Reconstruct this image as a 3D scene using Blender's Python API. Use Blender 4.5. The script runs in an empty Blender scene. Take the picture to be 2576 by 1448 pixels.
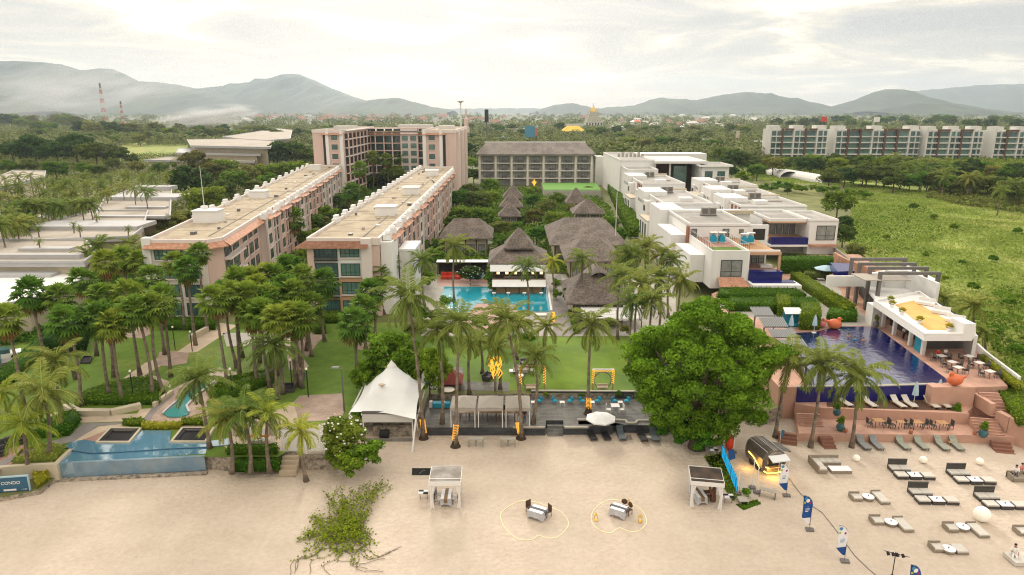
HAZE = 0.85e-4
import bpy, math, random
import numpy as np
from mathutils import Vector, Matrix
R = random.Random(11)
COL = bpy.context.scene.collection
FP = 1717.0; PIT = math.radians(14.5); CH = 32.0
cP, sP = math.cos(PIT), math.sin(PIT)
LZ = 1.5                                     # height of the garden land above the beach
def ray(px, py):
    u = (px-1288)/FP; v = (724-py)/FP
    return (u, cP+v*sP, -sP+v*cP)
def W(px, py, z=0.0):                        # point of the photo on the level z
    d = ray(px, py); t = (z-CH)/d[2]
    return Vector((d[0]*t, d[1]*t, z))
def WY(px, py, y):                           # point of the photo at ground distance y
    d = ray(px, py); t = y/d[1]
    return Vector((d[0]*t, y, CH+d[2]*t))
def mpp(p): return (p[1]*cP+(CH-p[2])*sP)/FP # metres per photo pixel at a point

# ------------------------------------------------------------------ meshes
class MB:
    def __init__(s): s.v=[]; s.f=[]; s.m=[]; s.mi=0; s.T=None
    def pt(s, p):
        p = Vector(p)
        if s.T is not None: p = s.T @ p
        s.v.append(p); return len(s.v)-1
    def face(s, pts, mi=None):
        s.f.append([s.pt(p) for p in pts]); s.m.append(s.mi if mi is None else mi)
    def box(s, x0, y0, z0, x1, y1, z1, mi=None):
        b = [s.pt(p) for p in ((x0,y0,z0),(x1,y0,z0),(x1,y1,z0),(x0,y1,z0),(x0,y0,z1),(x1,y0,z1),(x1,y1,z1),(x0,y1,z1))]
        for q in ((0,3,2,1),(4,5,6,7),(0,1,5,4),(1,2,6,5),(2,3,7,6),(3,0,4,7)):
            s.f.append([b[i] for i in q]); s.m.append(s.mi if mi is None else mi)
        return s
    def cbox(s, c, sz, mi=None):
        return s.box(c[0]-sz[0]/2, c[1]-sz[1]/2, c[2]-sz[2]/2, c[0]+sz[0]/2, c[1]+sz[1]/2, c[2]+sz[2]/2, mi)
    def prism(s, poly, z0, z1, mi=None, mtop=None, bottom=True):
        n = len(poly); mi = s.mi if mi is None else mi
        a = sum(poly[i][0]*poly[(i+1)%n][1]-poly[(i+1)%n][0]*poly[i][1] for i in range(n))
        if a < 0: poly = list(poly)[::-1]
        lo = [s.pt((p[0],p[1],z0)) for p in poly]; hi = [s.pt((p[0],p[1],z1)) for p in poly]
        s.f.append(hi); s.m.append(mi if mtop is None else mtop)
        if bottom: s.f.append(lo[::-1]); s.m.append(mi)
        for i in range(n):
            j = (i+1)%n; s.f.append([lo[i],lo[j],hi[j],hi[i]]); s.m.append(mi)
        return s
    def tube(s, pts, rad, n=6, cap=True, mi=None):
        pts = [Vector(p) for p in pts]; mi = s.mi if mi is None else mi
        if not hasattr(rad, '__len__'): rad = [rad]*len(pts)
        rings = []
        for i, p in enumerate(pts):
            d = (pts[min(i+1,len(pts)-1)]-pts[max(i-1,0)]).normalized()
            a = d.orthogonal().normalized() if i == 0 or True else a
            ref = Vector((1,0,0)) if abs(d.x) < .8 else Vector((0,1,0))
            a = (ref - d*ref.dot(d)).normalized(); b = d.cross(a)
            rings.append([s.pt(p+(a*math.cos(k*2*math.pi/n)+b*math.sin(k*2*math.pi/n))*rad[i]) for k in range(n)])
        for i in range(len(rings)-1):
            for k in range(n):
                l = (k+1)%n; s.f.append([rings[i][k],rings[i][l],rings[i+1][l],rings[i+1][k]]); s.m.append(mi)
        if cap:
            s.f.append(rings[0][::-1]); s.f.append(rings[-1]); s.m += [mi, mi]
        return s
    def bar(s, a, b, w=.05, mi=None): return s.tube([a,b], w*.7, 4, True, mi)
    def lathe(s, c, prof, n=12, mi=None, sx=1, sy=1):
        mi = s.mi if mi is None else mi; rings = []
        for r, z in prof:
            rings.append([s.pt((c[0]+r*sx*math.cos(k*2*math.pi/n), c[1]+r*sy*math.sin(k*2*math.pi/n), c[2]+z)) for k in range(n)])
        for i in range(len(rings)-1):
            for k in range(n):
                l = (k+1)%n; s.f.append([rings[i][k],rings[i][l],rings[i+1][l],rings[i+1][k]]); s.m.append(mi)
        s.f.append(rings[0][::-1]); s.f.append(rings[-1]); s.m += [mi, mi]
        return s
    def blob(s, c, r, n=8, m=5, mi=None):
        prof = [(math.sin(math.pi*(i+.02)/(m+.04)), -math.cos(math.pi*(i+.02)/(m+.04))) for i in range(m+1)]
        rr = r if hasattr(r, '__len__') else (r,r,r)
        return s.lathe(c, [(p*1.0, q*rr[2]) for p, q in prof], n, mi, rr[0], rr[1])
    def build(s, name, mats, parent=None, smooth=False, world=True):
        me = bpy.data.meshes.new(name)
        off = Vector((0,0,0))
        if parent is not None and world:
            q = parent
            while q is not None: off += q.location; q = q.parent
        me.from_pydata([tuple(Vector(p)-off) for p in s.v], [], s.f)
        if not isinstance(mats, (list, tuple)): mats = [mats]
        for m in mats: me.materials.append(m)
        if len(mats) > 1: me.polygons.foreach_set('material_index', s.m)
        if smooth: me.polygons.foreach_set('use_smooth', [True]*len(s.f))
        me.update()
        return link(name, me, parent)
def link(name, data, parent=None, loc=None, rz=None):
    o = bpy.data.objects.new(name, data); COL.objects.link(o)
    if parent is not None: o.parent = parent
    if loc is not None: o.location = loc
    if rz: o.rotation_euler[2] = rz
    return o
LABELS = {}
def tag(o, label, cat, group=None):
    o['label'] = label; o['category'] = cat
    if group: o['group'] = group
    LABELS.setdefault(label, []).append(o.name)
    return o
def thing(name, label, cat, loc=(0,0,0), rz=0, group=None):
    o = bpy.data.objects.new(name, None); COL.objects.link(o)
    o.location = loc; o.rotation_euler[2] = rz
    return tag(o, label, cat, group)
def struct(o, kind='structure'): o['kind'] = kind; return o
def kids(o): return [c for c in ALLKIDS.get(o.name, [])]
def dup(root, loc, rz=0, label=None, scale=None):
    r = root.copy(); COL.objects.link(r); r.location = loc; r.rotation_euler[2] = rz
    if scale is not None: r.scale = (scale,)*3 if not hasattr(scale,'__len__') else scale
    if label: r['label'] = label; LABELS.setdefault(label, []).append(r.name)
    for ch in root.children:
        c = ch.copy(); COL.objects.link(c); c.parent = r
        for g in ch.children:
            d = g.copy(); COL.objects.link(d); d.parent = c
    return r

# ------------------------------------------------------------------ materials
def nodes(name):
    m = bpy.data.materials.new(name); m.use_nodes = True
    nt = m.node_tree; nt.nodes.clear()
    out = nt.nodes.new('ShaderNodeOutputMaterial')
    return m, nt, out
def N(nt, t, **kw):
    n = nt.nodes.new(t)
    for k, v in kw.items():
        if k in n.inputs: n.inputs[k].default_value = v
        else: setattr(n, k, v)
    return n
def rgba(c): return (c[0], c[1], c[2], 1)
def mat(name, col, rough=.85, var=.12, sc=.7, col2=None, sc2=None, bump=0., bsc=8., metal=0., spec=.3, thr=(.4,.6), emit=None, es=1., streak=0, bd=.1):
    m, nt, out = nodes(name); L = nt.links.new
    p = N(nt, 'ShaderNodeBsdfPrincipled', Roughness=rough, Metallic=metal)
    p.inputs['Specular IOR Level'].default_value = spec
    geo = N(nt, 'ShaderNodeNewGeometry')
    n1 = N(nt, 'ShaderNodeTexNoise', Scale=sc, Detail=6., Roughness=.6); 
    if streak:
        mp = N(nt, 'ShaderNodeMapping'); mp.inputs['Scale'].default_value = (1,1,streak)
        L(geo.outputs['Position'], mp.inputs['Vector']); L(mp.outputs[0], n1.inputs['Vector'])
    else: L(geo.outputs['Position'], n1.inputs['Vector'])
    mr = N(nt, 'ShaderNodeMapRange'); mr.inputs['From Min'].default_value=.3; mr.inputs['From Max'].default_value=.7
    mr.inputs['To Min'].default_value=1-var; mr.inputs['To Max'].default_value=1+var
    L(n1.outputs['Fac'], mr.inputs['Value'])
    mul = N(nt, 'ShaderNodeVectorMath', operation='SCALE'); 
    L(mr.outputs[0], mul.inputs['Scale'])
    if col2 is not None:
        n2 = N(nt, 'ShaderNodeTexNoise', Scale=sc2 or sc*.3, Detail=4.); L(geo.outputs['Position'], n2.inputs['Vector'])
        cr = N(nt, 'ShaderNodeMapRange'); cr.inputs['From Min'].default_value=thr[0]; cr.inputs['From Max'].default_value=thr[1]
        L(n2.outputs['Fac'], cr.inputs['Value'])
        mx = N(nt, 'ShaderNodeMix', data_type='RGBA'); mx.inputs[6].default_value=rgba(col); mx.inputs[7].default_value=rgba(col2)
        L(cr.outputs[0], mx.inputs[0]); L(mx.outputs[2], mul.inputs[0])
    else: mul.inputs[0].default_value = col[:3]
    L(mul.outputs[0], p.inputs['Base Color'])
    if bump:
        nb = N(nt, 'ShaderNodeTexNoise', Scale=bsc, Detail=5.); L(geo.outputs['Position'], nb.inputs['Vector'])
        b = N(nt, 'ShaderNodeBump', Strength=bump, Distance=bd); L(nb.outputs['Fac'], b.inputs['Height']); L(b.outputs[0], p.inputs['Normal'])
    if emit is not None:
        p.inputs['Emission Color'].default_value = rgba(emit); p.inputs['Emission Strength'].default_value = es
    L(p.outputs[0], out.inputs[0])
    return m
def brickmat(name, c1, c2, mortar, w=.3, h=.15, rough=.85, axis='XY', msize=.01, offs=.5, bump=0):
    m, nt, out = nodes(name); L = nt.links.new
    p = N(nt, 'ShaderNodeBsdfPrincipled', Roughness=rough); p.inputs['Specular IOR Level'].default_value=.25
    geo = N(nt, 'ShaderNodeNewGeometry')
    br = N(nt, 'ShaderNodeTexBrick', Scale=1.); br.inputs['Color1'].default_value=rgba(c1); br.inputs['Color2'].default_value=rgba(c2)
    br.inputs['Mortar'].default_value=rgba(mortar); br.inputs['Brick Width'].default_value=w; br.inputs['Row Height'].default_value=h
    br.inputs['Mortar Size'].default_value=msize; br.offset = offs
    sep = N(nt, 'ShaderNodeSeparateXYZ'); L(geo.outputs['Position'], sep.inputs[0])
    cmb = N(nt, 'ShaderNodeCombineXYZ')
    if axis == 'XY': L(sep.outputs[0], cmb.inputs[0]); L(sep.outputs[1], cmb.inputs[1])
    else:
        ad = N(nt, 'ShaderNodeMath', operation='ADD'); L(sep.outputs[0], ad.inputs[0]); L(sep.outputs[1], ad.inputs[1])
        L(ad.outputs[0], cmb.inputs[0]); L(sep.outputs[2], cmb.inputs[1])
    L(cmb.outputs[0], br.inputs['Vector'])
    n1 = N(nt, 'ShaderNodeTexNoise', Scale=.6, Detail=6.); L(geo.outputs['Position'], n1.inputs['Vector'])
    mr = N(nt, 'ShaderNodeMapRange'); mr.inputs['From Min'].default_value=.3; mr.inputs['From Max'].default_value=.7
    mr.inputs['To Min'].default_value=.78; mr.inputs['To Max'].default_value=1.2; L(n1.outputs['Fac'], mr.inputs['Value'])
    mul = N(nt, 'ShaderNodeVectorMath', operation='SCALE'); L(mr.outputs[0], mul.inputs['Scale']); L(br.outputs['Color'], mul.inputs[0])
    L(mul.outputs[0], p.inputs['Base Color']); L(p.outputs[0], out.inputs[0])
    return m
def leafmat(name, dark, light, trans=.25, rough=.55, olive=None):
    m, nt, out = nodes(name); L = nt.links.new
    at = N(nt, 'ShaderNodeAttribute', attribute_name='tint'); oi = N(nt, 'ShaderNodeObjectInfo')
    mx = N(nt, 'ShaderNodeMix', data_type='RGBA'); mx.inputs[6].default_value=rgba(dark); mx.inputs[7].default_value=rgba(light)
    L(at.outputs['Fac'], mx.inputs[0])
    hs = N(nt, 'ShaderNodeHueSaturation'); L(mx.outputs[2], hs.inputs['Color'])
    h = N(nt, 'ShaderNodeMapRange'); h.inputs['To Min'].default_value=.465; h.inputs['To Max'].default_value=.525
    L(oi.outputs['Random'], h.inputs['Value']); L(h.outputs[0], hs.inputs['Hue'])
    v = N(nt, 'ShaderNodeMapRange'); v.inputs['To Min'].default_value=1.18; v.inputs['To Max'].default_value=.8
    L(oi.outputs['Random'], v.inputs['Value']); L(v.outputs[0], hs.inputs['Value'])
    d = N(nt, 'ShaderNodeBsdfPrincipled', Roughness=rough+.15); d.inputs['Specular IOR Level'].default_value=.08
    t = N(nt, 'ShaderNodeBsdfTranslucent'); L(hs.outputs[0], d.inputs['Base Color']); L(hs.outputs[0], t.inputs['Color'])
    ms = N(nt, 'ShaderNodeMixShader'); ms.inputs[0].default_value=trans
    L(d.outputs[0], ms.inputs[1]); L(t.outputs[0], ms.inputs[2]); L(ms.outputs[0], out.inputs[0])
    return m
def watermat(name, col, deep=None, rough=.03, bump=.15, bsc=1.2, ior=1.33):
    m, nt, out = nodes(name); L = nt.links.new
    p = N(nt, 'ShaderNodeBsdfPrincipled', Roughness=rough, IOR=ior); p.inputs['Specular IOR Level'].default_value=.6
    geo = N(nt, 'ShaderNodeNewGeometry')
    n1 = N(nt, 'ShaderNodeTexNoise', Scale=.25, Detail=3.); L(geo.outputs['Position'], n1.inputs['Vector'])
    mx = N(nt, 'ShaderNodeMix', data_type='RGBA'); mx.inputs[6].default_value=rgba(col); mx.inputs[7].default_value=rgba(deep or col)
    L(n1.outputs['Fac'], mx.inputs[0]); L(mx.outputs[2], p.inputs['Base Color'])
    nb = N(nt, 'ShaderNodeTexNoise', Scale=bsc, Detail=4., Distortion=.6); L(geo.outputs['Position'], nb.inputs['Vector'])
    b = N(nt, 'ShaderNodeBump', Strength=bump, Distance=.15); L(nb.outputs['Fac'], b.inputs['Height']); L(b.outputs[0], p.inputs['Normal'])
    L(p.outputs[0], out.inputs[0]); return m
def emat(name, col, s):
    m, nt, out = nodes(name); e = N(nt, 'ShaderNodeEmission', Strength=s); e.inputs[0].default_value=rgba(col)
    nt.links.new(e.outputs[0], out.inputs[0]); return m

M = {}
M['sand']   = mat('sand', (.515,.435,.355), .95, .08, 2.2, (.475,.395,.318), .35, 1., 2.6, thr=(.38,.66), bd=.16)
M['soil']   = mat('soil', (.10,.11,.045), .95, .3, .12, (.16,.17,.05), .02, .0)
M['lawn']   = mat('lawn', (.125,.205,.012), .9, .16, .5, (.08,.15,.018), .12, .4, 6.)
M['lawn2']  = mat('lawn_left', (.10,.175,.018), .9, .2, .7, (.19,.22,.045), .10, .4, 6., thr=(.5,.75))
M['meadow'] = mat('meadow', (.20,.27,.045), .95, .3, .25, (.27,.27,.075), .05, .6, 1.5, thr=(.42,.6))
M['cream']  = mat('cream_stone', (.50,.44,.33), .8, .1, .5)
M['creampave']= mat('cream_paving', (.48,.39,.29), .85, .12, .6, bump=.2)
M['pinkpave'] = brickmat('pink_paving', (.40,.30,.24), (.34,.25,.20), (.26,.20,.16), .6, .3, msize=.03)
M['tanround'] = mat('tan_paving', (.42,.35,.27), .85, .12, .6)
M['greypath'] = mat('grey_path', (.22,.20,.19), .85, .15, .6)
M['slate']  = brickmat('slate_paving', (.13,.13,.125), (.19,.185,.17), (.09,.09,.085), 1.2, .35, msize=.02)
M['slatewall']= brickmat('slate_wall', (.045,.048,.055), (.075,.08,.085), (.03,.03,.035), .5, .15, axis='Z', msize=.01)
M['trim']   = mat('pale_trim', (.36,.34,.28), .8, .1, .8)
M['rock']   = mat('rubble_stone', (.34,.29,.23), .9, .4, 3.5, (.16,.14,.115), 2.4, .9, 6., thr=(.5,.62))
M['terra']  = brickmat('terracotta_paving', (.45,.27,.205), (.50,.30,.23), (.40,.23,.175), .6, .6, msize=.02, offs=0)
M['terrawall']= mat('terracotta_render', (.50,.30,.225), .85, .09, .8)
M['terradark']= mat('terracotta_step', (.24,.115,.08), .85, .12, 1)
M['brickpath']= brickmat('brick_path', (.42,.22,.14), (.50,.28,.18), (.33,.2,.14), .5, .25, msize=.03)
M['white']  = mat('white_render', (.73,.725,.71), .8, .05, .5, streak=.15)
M['white2'] = mat('white_paint', (.72,.71,.69), .6, .03, 1)
M['greyroof'] = mat('grey_roof', (.36,.345,.325), .9, .12, .4, (.27,.26,.24), .15)
M['dullroof'] = mat('worn_cream_roof', (.38,.34,.29), .9, .1, .25, (.34,.30,.25), .1)
M['fasc']   = mat('pale_metal_roof', (.42,.42,.42), .5, .05, .5)
M['tanroof']= mat('tan_gravel_roof', (.38,.32,.23), .95, .2, .9, (.27,.215,.15), .3, .2, thr=(.45,.7))
M['pink']   = mat('pink_render', (.62,.465,.41), .85, .07, .5, streak=.2)
M['palepink']= mat('pale_pink_render', (.68,.61,.575), .85, .06, .5, streak=.2)
M['orange'] = mat('orange_render', (.52,.32,.20), .85, .08, .5)
M['tile']   = mat('clay_tiles', (.46,.25,.165), .8, .25, 2.5, (.38,.19,.12), 1.5)
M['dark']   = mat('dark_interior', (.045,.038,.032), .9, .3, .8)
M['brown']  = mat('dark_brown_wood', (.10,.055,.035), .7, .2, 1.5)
M['brickred']= mat('red_brown_cladding', (.27,.115,.07), .8, .12, 1.5)
M['wood']   = mat('warm_wood', (.40,.23,.11), .6, .15, 3)
M['deck']   = mat('timber_deck', (.34,.20,.16), .75, .12, 1.2)
M['glass']  = mat('teal_glass', (.05,.12,.12), .12, .25, .8, spec=.8)
M['gglass'] = mat('green_glass', (.10,.20,.17), .12, .3, .5, spec=.8)
M['greyglass']= mat('curtained_glass', (.24,.25,.245), .2, .25, 1.2, spec=.7)
M['frame']  = mat('dark_frame', (.03,.04,.035), .5, .1, 1)
M['steel']  = mat('grey_steel', (.14,.13,.125), .5, .1, 1)
M['shingle']= mat('grey_shingle', (.165,.135,.115), .92, .55, 3.2, (.115,.095,.082), .5, 1., 6.)
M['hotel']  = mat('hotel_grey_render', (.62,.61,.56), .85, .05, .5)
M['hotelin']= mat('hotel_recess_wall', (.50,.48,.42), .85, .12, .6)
M['bluetile']= mat('cobalt_tiles', (.010,.012,.13), .25, .3, 1.5, spec=.5)
M['poolA']  = watermat('turquoise_water', (.02,.30,.38), (.015,.25,.34), .05, .12, 1.)
M['poolB']  = watermat('cobalt_water', (.001,.007,.10), (.001,.005,.07), .04, .3, 1.5, ior=3.6)
M['poolC']  = watermat('pale_blue_water', (.12,.27,.38), (.09,.22,.33), .03, .12, .6, ior=3.)
M['teal']   = watermat('teal_water', (.04,.24,.22), (.03,.18,.18), .06, .2, 2.)
M['poolwall']= mat('pale_blue_tiles', (.22,.29,.34), .35, .12, 1.2, (.15,.24,.32), .5)
M['black']  = mat('black_fabric', (.018,.018,.02), .8, .2, 2)
M['blackwick']= mat('black_wicker', (.065,.06,.055), .7, .2, 6)
M['wicker'] = mat('grey_wicker', (.26,.22,.17), .8, .15, 6)
M['cushion']= mat('grey_cushion', (.54,.51,.46), .9, .06, 3)
M['greymesh']= mat('grey_mesh_fabric', (.22,.23,.23), .8, .08, 3)
M['greymesh2']= mat('olive_grey_mesh_fabric', (.27,.28,.23), .8, .08, 3)
M['bluegrey']= mat('blue_grey_mesh_fabric', (.085,.11,.125), .8, .08, 3)
M['canvas'] = mat('white_canvas', (.70,.71,.71), .7, .04, .8)
M['greycanvas']= mat('grey_canvas', (.36,.33,.29), .85, .05, 1)
M['bluecan']= mat('pale_blue_canvas', (.36,.50,.58), .85, .05, 1)
M['aqua']   = mat('aqua_cushion', (.02,.28,.42), .8, .1, 2)
M['red']    = mat('red_fabric', (.55,.05,.025), .8, .08, 2)
M['cabroof']= mat('smoked_roof_panel', (.16,.135,.115), .6, .25, .9, (.27,.25,.22), .8)
M['cabdark']= mat('dark_roof_panel', (.05,.04,.035), .55, .3, .9, (.09,.06,.045), .8)
M['globe']  = mat('opal_globe', (.80,.76,.68), .4, .02, 1, emit=(1,.85,.62), es=.12)
M['glow']   = emat('amber_bulb_glow', (1,.42,.04), 1.15)
M['led']    = emat('yellow_tube_light', (1,.66,.10), 3.2)
M['cyan']   = emat('cyan_lit_panel', (.02,.36,.62), .8)
M['rope']   = mat('string_light_cord', (.75,.66,.42), .6, .05, 2, emit=(1,.78,.4), es=.32)
M['warm']   = emat('warm_lamp_glow', (1,.62,.25), 2.2)
M['lampw']  = emat('white_lamp_glow', (1,.85,.6), 4.)
M['bark']   = mat('palm_bark', (.24,.19,.145), .95, .3, 3., (.16,.125,.095), 2., .6, 9.)
M['bark2']  = mat('tree_bark', (.12,.09,.065), .95, .3, 3., bump=.6)
M['barkbase']= mat('dark_root_bark', (.05,.035,.025), .95, .3, 4)
M['skin']   = mat('skin', (.38,.21,.14), .6, .04, 3)
M['hair']   = mat('black_hair', (.012,.010,.009), .5, .1, 3)
M['orangepot']= mat('orange_glaze', (.60,.15,.06), .45, .12, 1.5)
M['pinkpot']= mat('pink_glaze', (.55,.17,.15), .45, .12, 1.5)
M['tealpot']= mat('teal_glaze', (.03,.12,.14), .3, .2, 2, spec=.6)
M['bluepot']= mat('blue_glaze', (.02,.04,.17), .3, .2, 2, spec=.6)
M['terrapot']= mat('clay_pot', (.40,.15,.08), .7, .1, 2)
M['gold']   = mat('gold_leaf', (.60,.42,.10), .4, .15, .5, metal=.4)
M['yellow'] = mat('yellow_roof', (.70,.50,.08), .7, .08, .5)
M['yfloor'] = mat('yellow_timber_deck', (.66,.42,.13), .7, .08, .5, (.58,.36,.12), .6)
M['signblue']= mat('navy_sign_board', (.035,.11,.18), .5, .1, 1)
M['flagblue']= mat('deep_blue_print', (.01,.07,.26), .7, .05, 2)
M['magenta']= mat('magenta_print', (.35,.02,.12), .7, .05, 2)
M['lime']   = mat('lime_print', (.35,.45,.06), .7, .05, 2)
M['skyprint']= mat('sky_blue_print', (.07,.24,.36), .7, .05, 2)
M['redroof']= mat('maroon_roof', (.24,.055,.045), .8, .15, 2)
M['cloth']  = mat('white_tablecloth', (.74,.74,.77), .8, .03, 3)
M['runner'] = mat('slate_runner', (.10,.10,.12), .8, .1, 3)
M['runnerb']= mat('brown_runner', (.20,.13,.07), .8, .1, 3)
M['silver'] = mat('polished_aluminium', (.17,.14,.115), .28, .25, 1.2, metal=.6)
M['concrete']= mat('concrete', (.36,.34,.30), .9, .12, .8)
M['hill']   = mat('forested_hill', (.035,.055,.028), .95, .3, .004, (.055,.075,.035), .002, 0)
M['metalroof']= mat('corrugated_metal', (.32,.30,.28), .5, .1, 1)
M['bluemetal']= mat('blue_metal_roof', (.12,.22,.36), .5, .08, .6)
M['oldwhite']= mat('old_white_wall', (.60,.59,.56), .85, .1, .1)
M['brickclay']= mat('clay_house_roof', (.30,.16,.11), .85, .15, .1)
M['roofgrey2']= mat('far_grey_roof', (.30,.30,.30), .7, .12, .1)

M['amberpot']=M['terrapot']
LM = {
 'coco':  leafmat('coconut_fronds', (.070,.115,.016), (.27,.33,.070), .3),
 'cocoY': leafmat('young_coconut_fronds', (.12,.18,.015), (.38,.45,.06), .3),
 'fan':   leafmat('fan_palm_leaves', (.055,.125,.016), (.22,.34,.045), .25),
 'dry':   leafmat('dry_palm_leaves', (.18,.12,.035), (.33,.24,.08), .2),
 'broad': leafmat('broad_leaves', (.045,.105,.012), (.18,.29,.030), .28),
 'bright':leafmat('bright_leaves', (.050,.13,.008), (.19,.34,.025), .3),
 'big':   leafmat('glossy_leaves', (.030,.10,.006), (.17,.36,.022), .28),
 'dark':  leafmat('dark_leaves', (.024,.062,.012), (.10,.16,.028), .22),
 'olive': leafmat('olive_leaves', (.065,.095,.020), (.22,.26,.055), .28),
 'rust':  leafmat('rusty_leaves', (.065,.075,.018), (.20,.19,.045), .25),
 'hedge': leafmat('hedge_leaves', (.040,.105,.006), (.20,.31,.018), .28),
 'yel':   leafmat('yellow_green_leaves', (.18,.22,.012), (.45,.44,.04), .25),
 'grass': leafmat('wild_grass_blades', (.15,.23,.028), (.44,.47,.10), .3),
 'farg':  leafmat('far_tree_leaves', (.085,.125,.040), (.145,.20,.060), .15),
}

M['farbrown']= mat('far_brown_cladding', (.12,.07,.05), .8, .1, .1)

M['bareearth']= mat('bare_earth', (.26,.19,.10), .95, .2, .3, (.20,.20,.06), .2)
M['hotglass'] = mat('pale_balcony_glass', (.36,.37,.35), .3, .2, .6, spec=.5)
# ------------------------------------------------------------------ foliage
def np_mesh(name, V, Fc, tint, mats, midx=None):
    """V (n,3), Fc (m,k) index array, tint (m,) per face."""
    me = bpy.data.meshes.new(name); V = np.asarray(V, 'f'); Fc = np.asarray(Fc, 'i'); m, k = Fc.shape
    me.vertices.add(len(V)); me.vertices.foreach_set('co', V.ravel())
    me.loops.add(m*k); me.loops.foreach_set('vertex_index', Fc.ravel())
    me.polygons.add(m); me.polygons.foreach_set('loop_start', np.arange(0, m*k, k, dtype='i'))
    for q in mats: me.materials.append(q)
    if midx is not None: me.polygons.foreach_set('material_index', np.asarray(midx, 'i'))
    me.update(calc_edges=True)
    a = me.attributes.new('tint', 'FLOAT', 'FACE'); a.data.foreach_set('value', np.clip(np.asarray(tint, 'f'), 0, 1))
    return me
def unit(a): return a/np.maximum(np.linalg.norm(a, axis=-1, keepdims=True), 1e-6)
def quads(rs, C, Nn, size, asp=.6):
    """leaf quads (diamond-ish) at C facing Nn"""
    n = len(C); r = rs.normal(size=(n,3)); U = unit(np.cross(Nn, r)); Vv = unit(np.cross(Nn, U))
    s = np.broadcast_to(np.asarray(size, 'f'), (n,))[:,None]
    P = np.stack([C-U*s, C-Vv*s*asp+Nn*s*.15, C+U*s, C+Vv*s*asp-Nn*s*.1], 1).reshape(-1,3)
    return P, np.arange(4*n).reshape(n,4)
def crown_arrays(seed, nb, per, rad=(1,1,.8), leaf=.06, blob=(.22,.4), flat=0., hollow=.35, droop=0., low=False, lobe=0.):
    rs = np.random.RandomState(seed)
    d = unit(rs.normal(size=(nb,3)))
    if not low: d[:,2] = np.where(d[:,2] < -.72, -d[:,2], d[:,2])
    rr = rs.uniform(hollow, .86, nb)[:,None]**.7
    if lobe: rr = rr*(1-lobe+lobe*(.5+.5*np.sin(d[:,0:1]*4.1+seed)*np.cos(d[:,2:3]*5.3+d[:,1:2]*3.+seed))*1.6)
    bc = d*rr*np.array(rad); br = rs.uniform(blob[0], blob[1], nb)
    if flat: bc[:,2] *= (1-flat)
    bt = rs.uniform(.1, .8, nb)
    ids = np.repeat(np.arange(nb), per); n = len(ids)
    ld = unit(rs.normal(size=(n,3))); ld[:,2] = np.where((ld[:,2] < -.2) & (rs.rand(n) < .7), -ld[:,2], ld[:,2])
    C = bc[ids] + ld*br[ids][:,None]*np.array([1,1,.75])*rs.uniform(.65,1.05,n)[:,None]
    Nn = unit(ld+rs.normal(size=(n,3))*.45)
    C[:,2] -= droop*rs.rand(n)
    V, Fc = quads(rs, C, Nn, leaf*rs.uniform(.6,1.35,n))
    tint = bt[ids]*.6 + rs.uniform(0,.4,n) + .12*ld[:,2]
    return V, Fc, tint
def tree_crown(name, seed, lm, nb=46, per=110, **kw):
    V, Fc, t = crown_arrays(seed, nb, per, **kw); return np_mesh(name, V, Fc, t, [lm])
def limbs_mesh(name, seed, h=.55, r=.05, n=5, rad=(1,1,.8)):
    """tapered trunk from z=-h-? up into a crown centred at 0"""
    rr = random.Random(seed); b = MB(); z0 = -1.5
    b.tube([(0,0,z0),(rr.uniform(-.04,.04),rr.uniform(-.04,.04),-.75),(0.02,0,-.45)], [r*1.5,r*1.05,r*.9], 7)
    for i in range(n):
        a = i*2*math.pi/n+rr.uniform(-.4,.4); q = rr.uniform(.45,.75)
        b.tube([(0.02,0,-.5),(math.cos(a)*q*.45,math.sin(a)*q*.45,-.12),(math.cos(a)*q,math.sin(a)*q,rr.uniform(.1,.4))],[r*.7,r*.45,r*.15],5)
    me = bpy.data.meshes.new(name); me.from_pydata([tuple(v) for v in b.v], [], b.f); me.materials.append(M['bark2']); me.update(); return me
PROTO = {}
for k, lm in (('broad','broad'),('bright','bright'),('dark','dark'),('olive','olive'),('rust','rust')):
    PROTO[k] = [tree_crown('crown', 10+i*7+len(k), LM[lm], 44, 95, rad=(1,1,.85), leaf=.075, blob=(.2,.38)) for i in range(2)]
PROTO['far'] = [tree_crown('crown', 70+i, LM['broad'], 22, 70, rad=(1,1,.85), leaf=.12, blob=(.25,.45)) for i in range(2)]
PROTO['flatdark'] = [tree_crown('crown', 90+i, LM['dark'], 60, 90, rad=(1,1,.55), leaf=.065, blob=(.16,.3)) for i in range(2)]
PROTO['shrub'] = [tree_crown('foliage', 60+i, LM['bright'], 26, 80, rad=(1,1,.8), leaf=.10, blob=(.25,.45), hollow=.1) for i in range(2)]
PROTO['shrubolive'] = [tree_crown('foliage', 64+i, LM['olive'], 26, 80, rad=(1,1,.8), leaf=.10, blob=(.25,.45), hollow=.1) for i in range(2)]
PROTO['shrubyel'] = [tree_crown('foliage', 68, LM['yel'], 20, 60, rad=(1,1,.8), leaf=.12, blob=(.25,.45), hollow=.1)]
LIMBS = [limbs_mesh('trunk', i) for i in range(3)]

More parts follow.
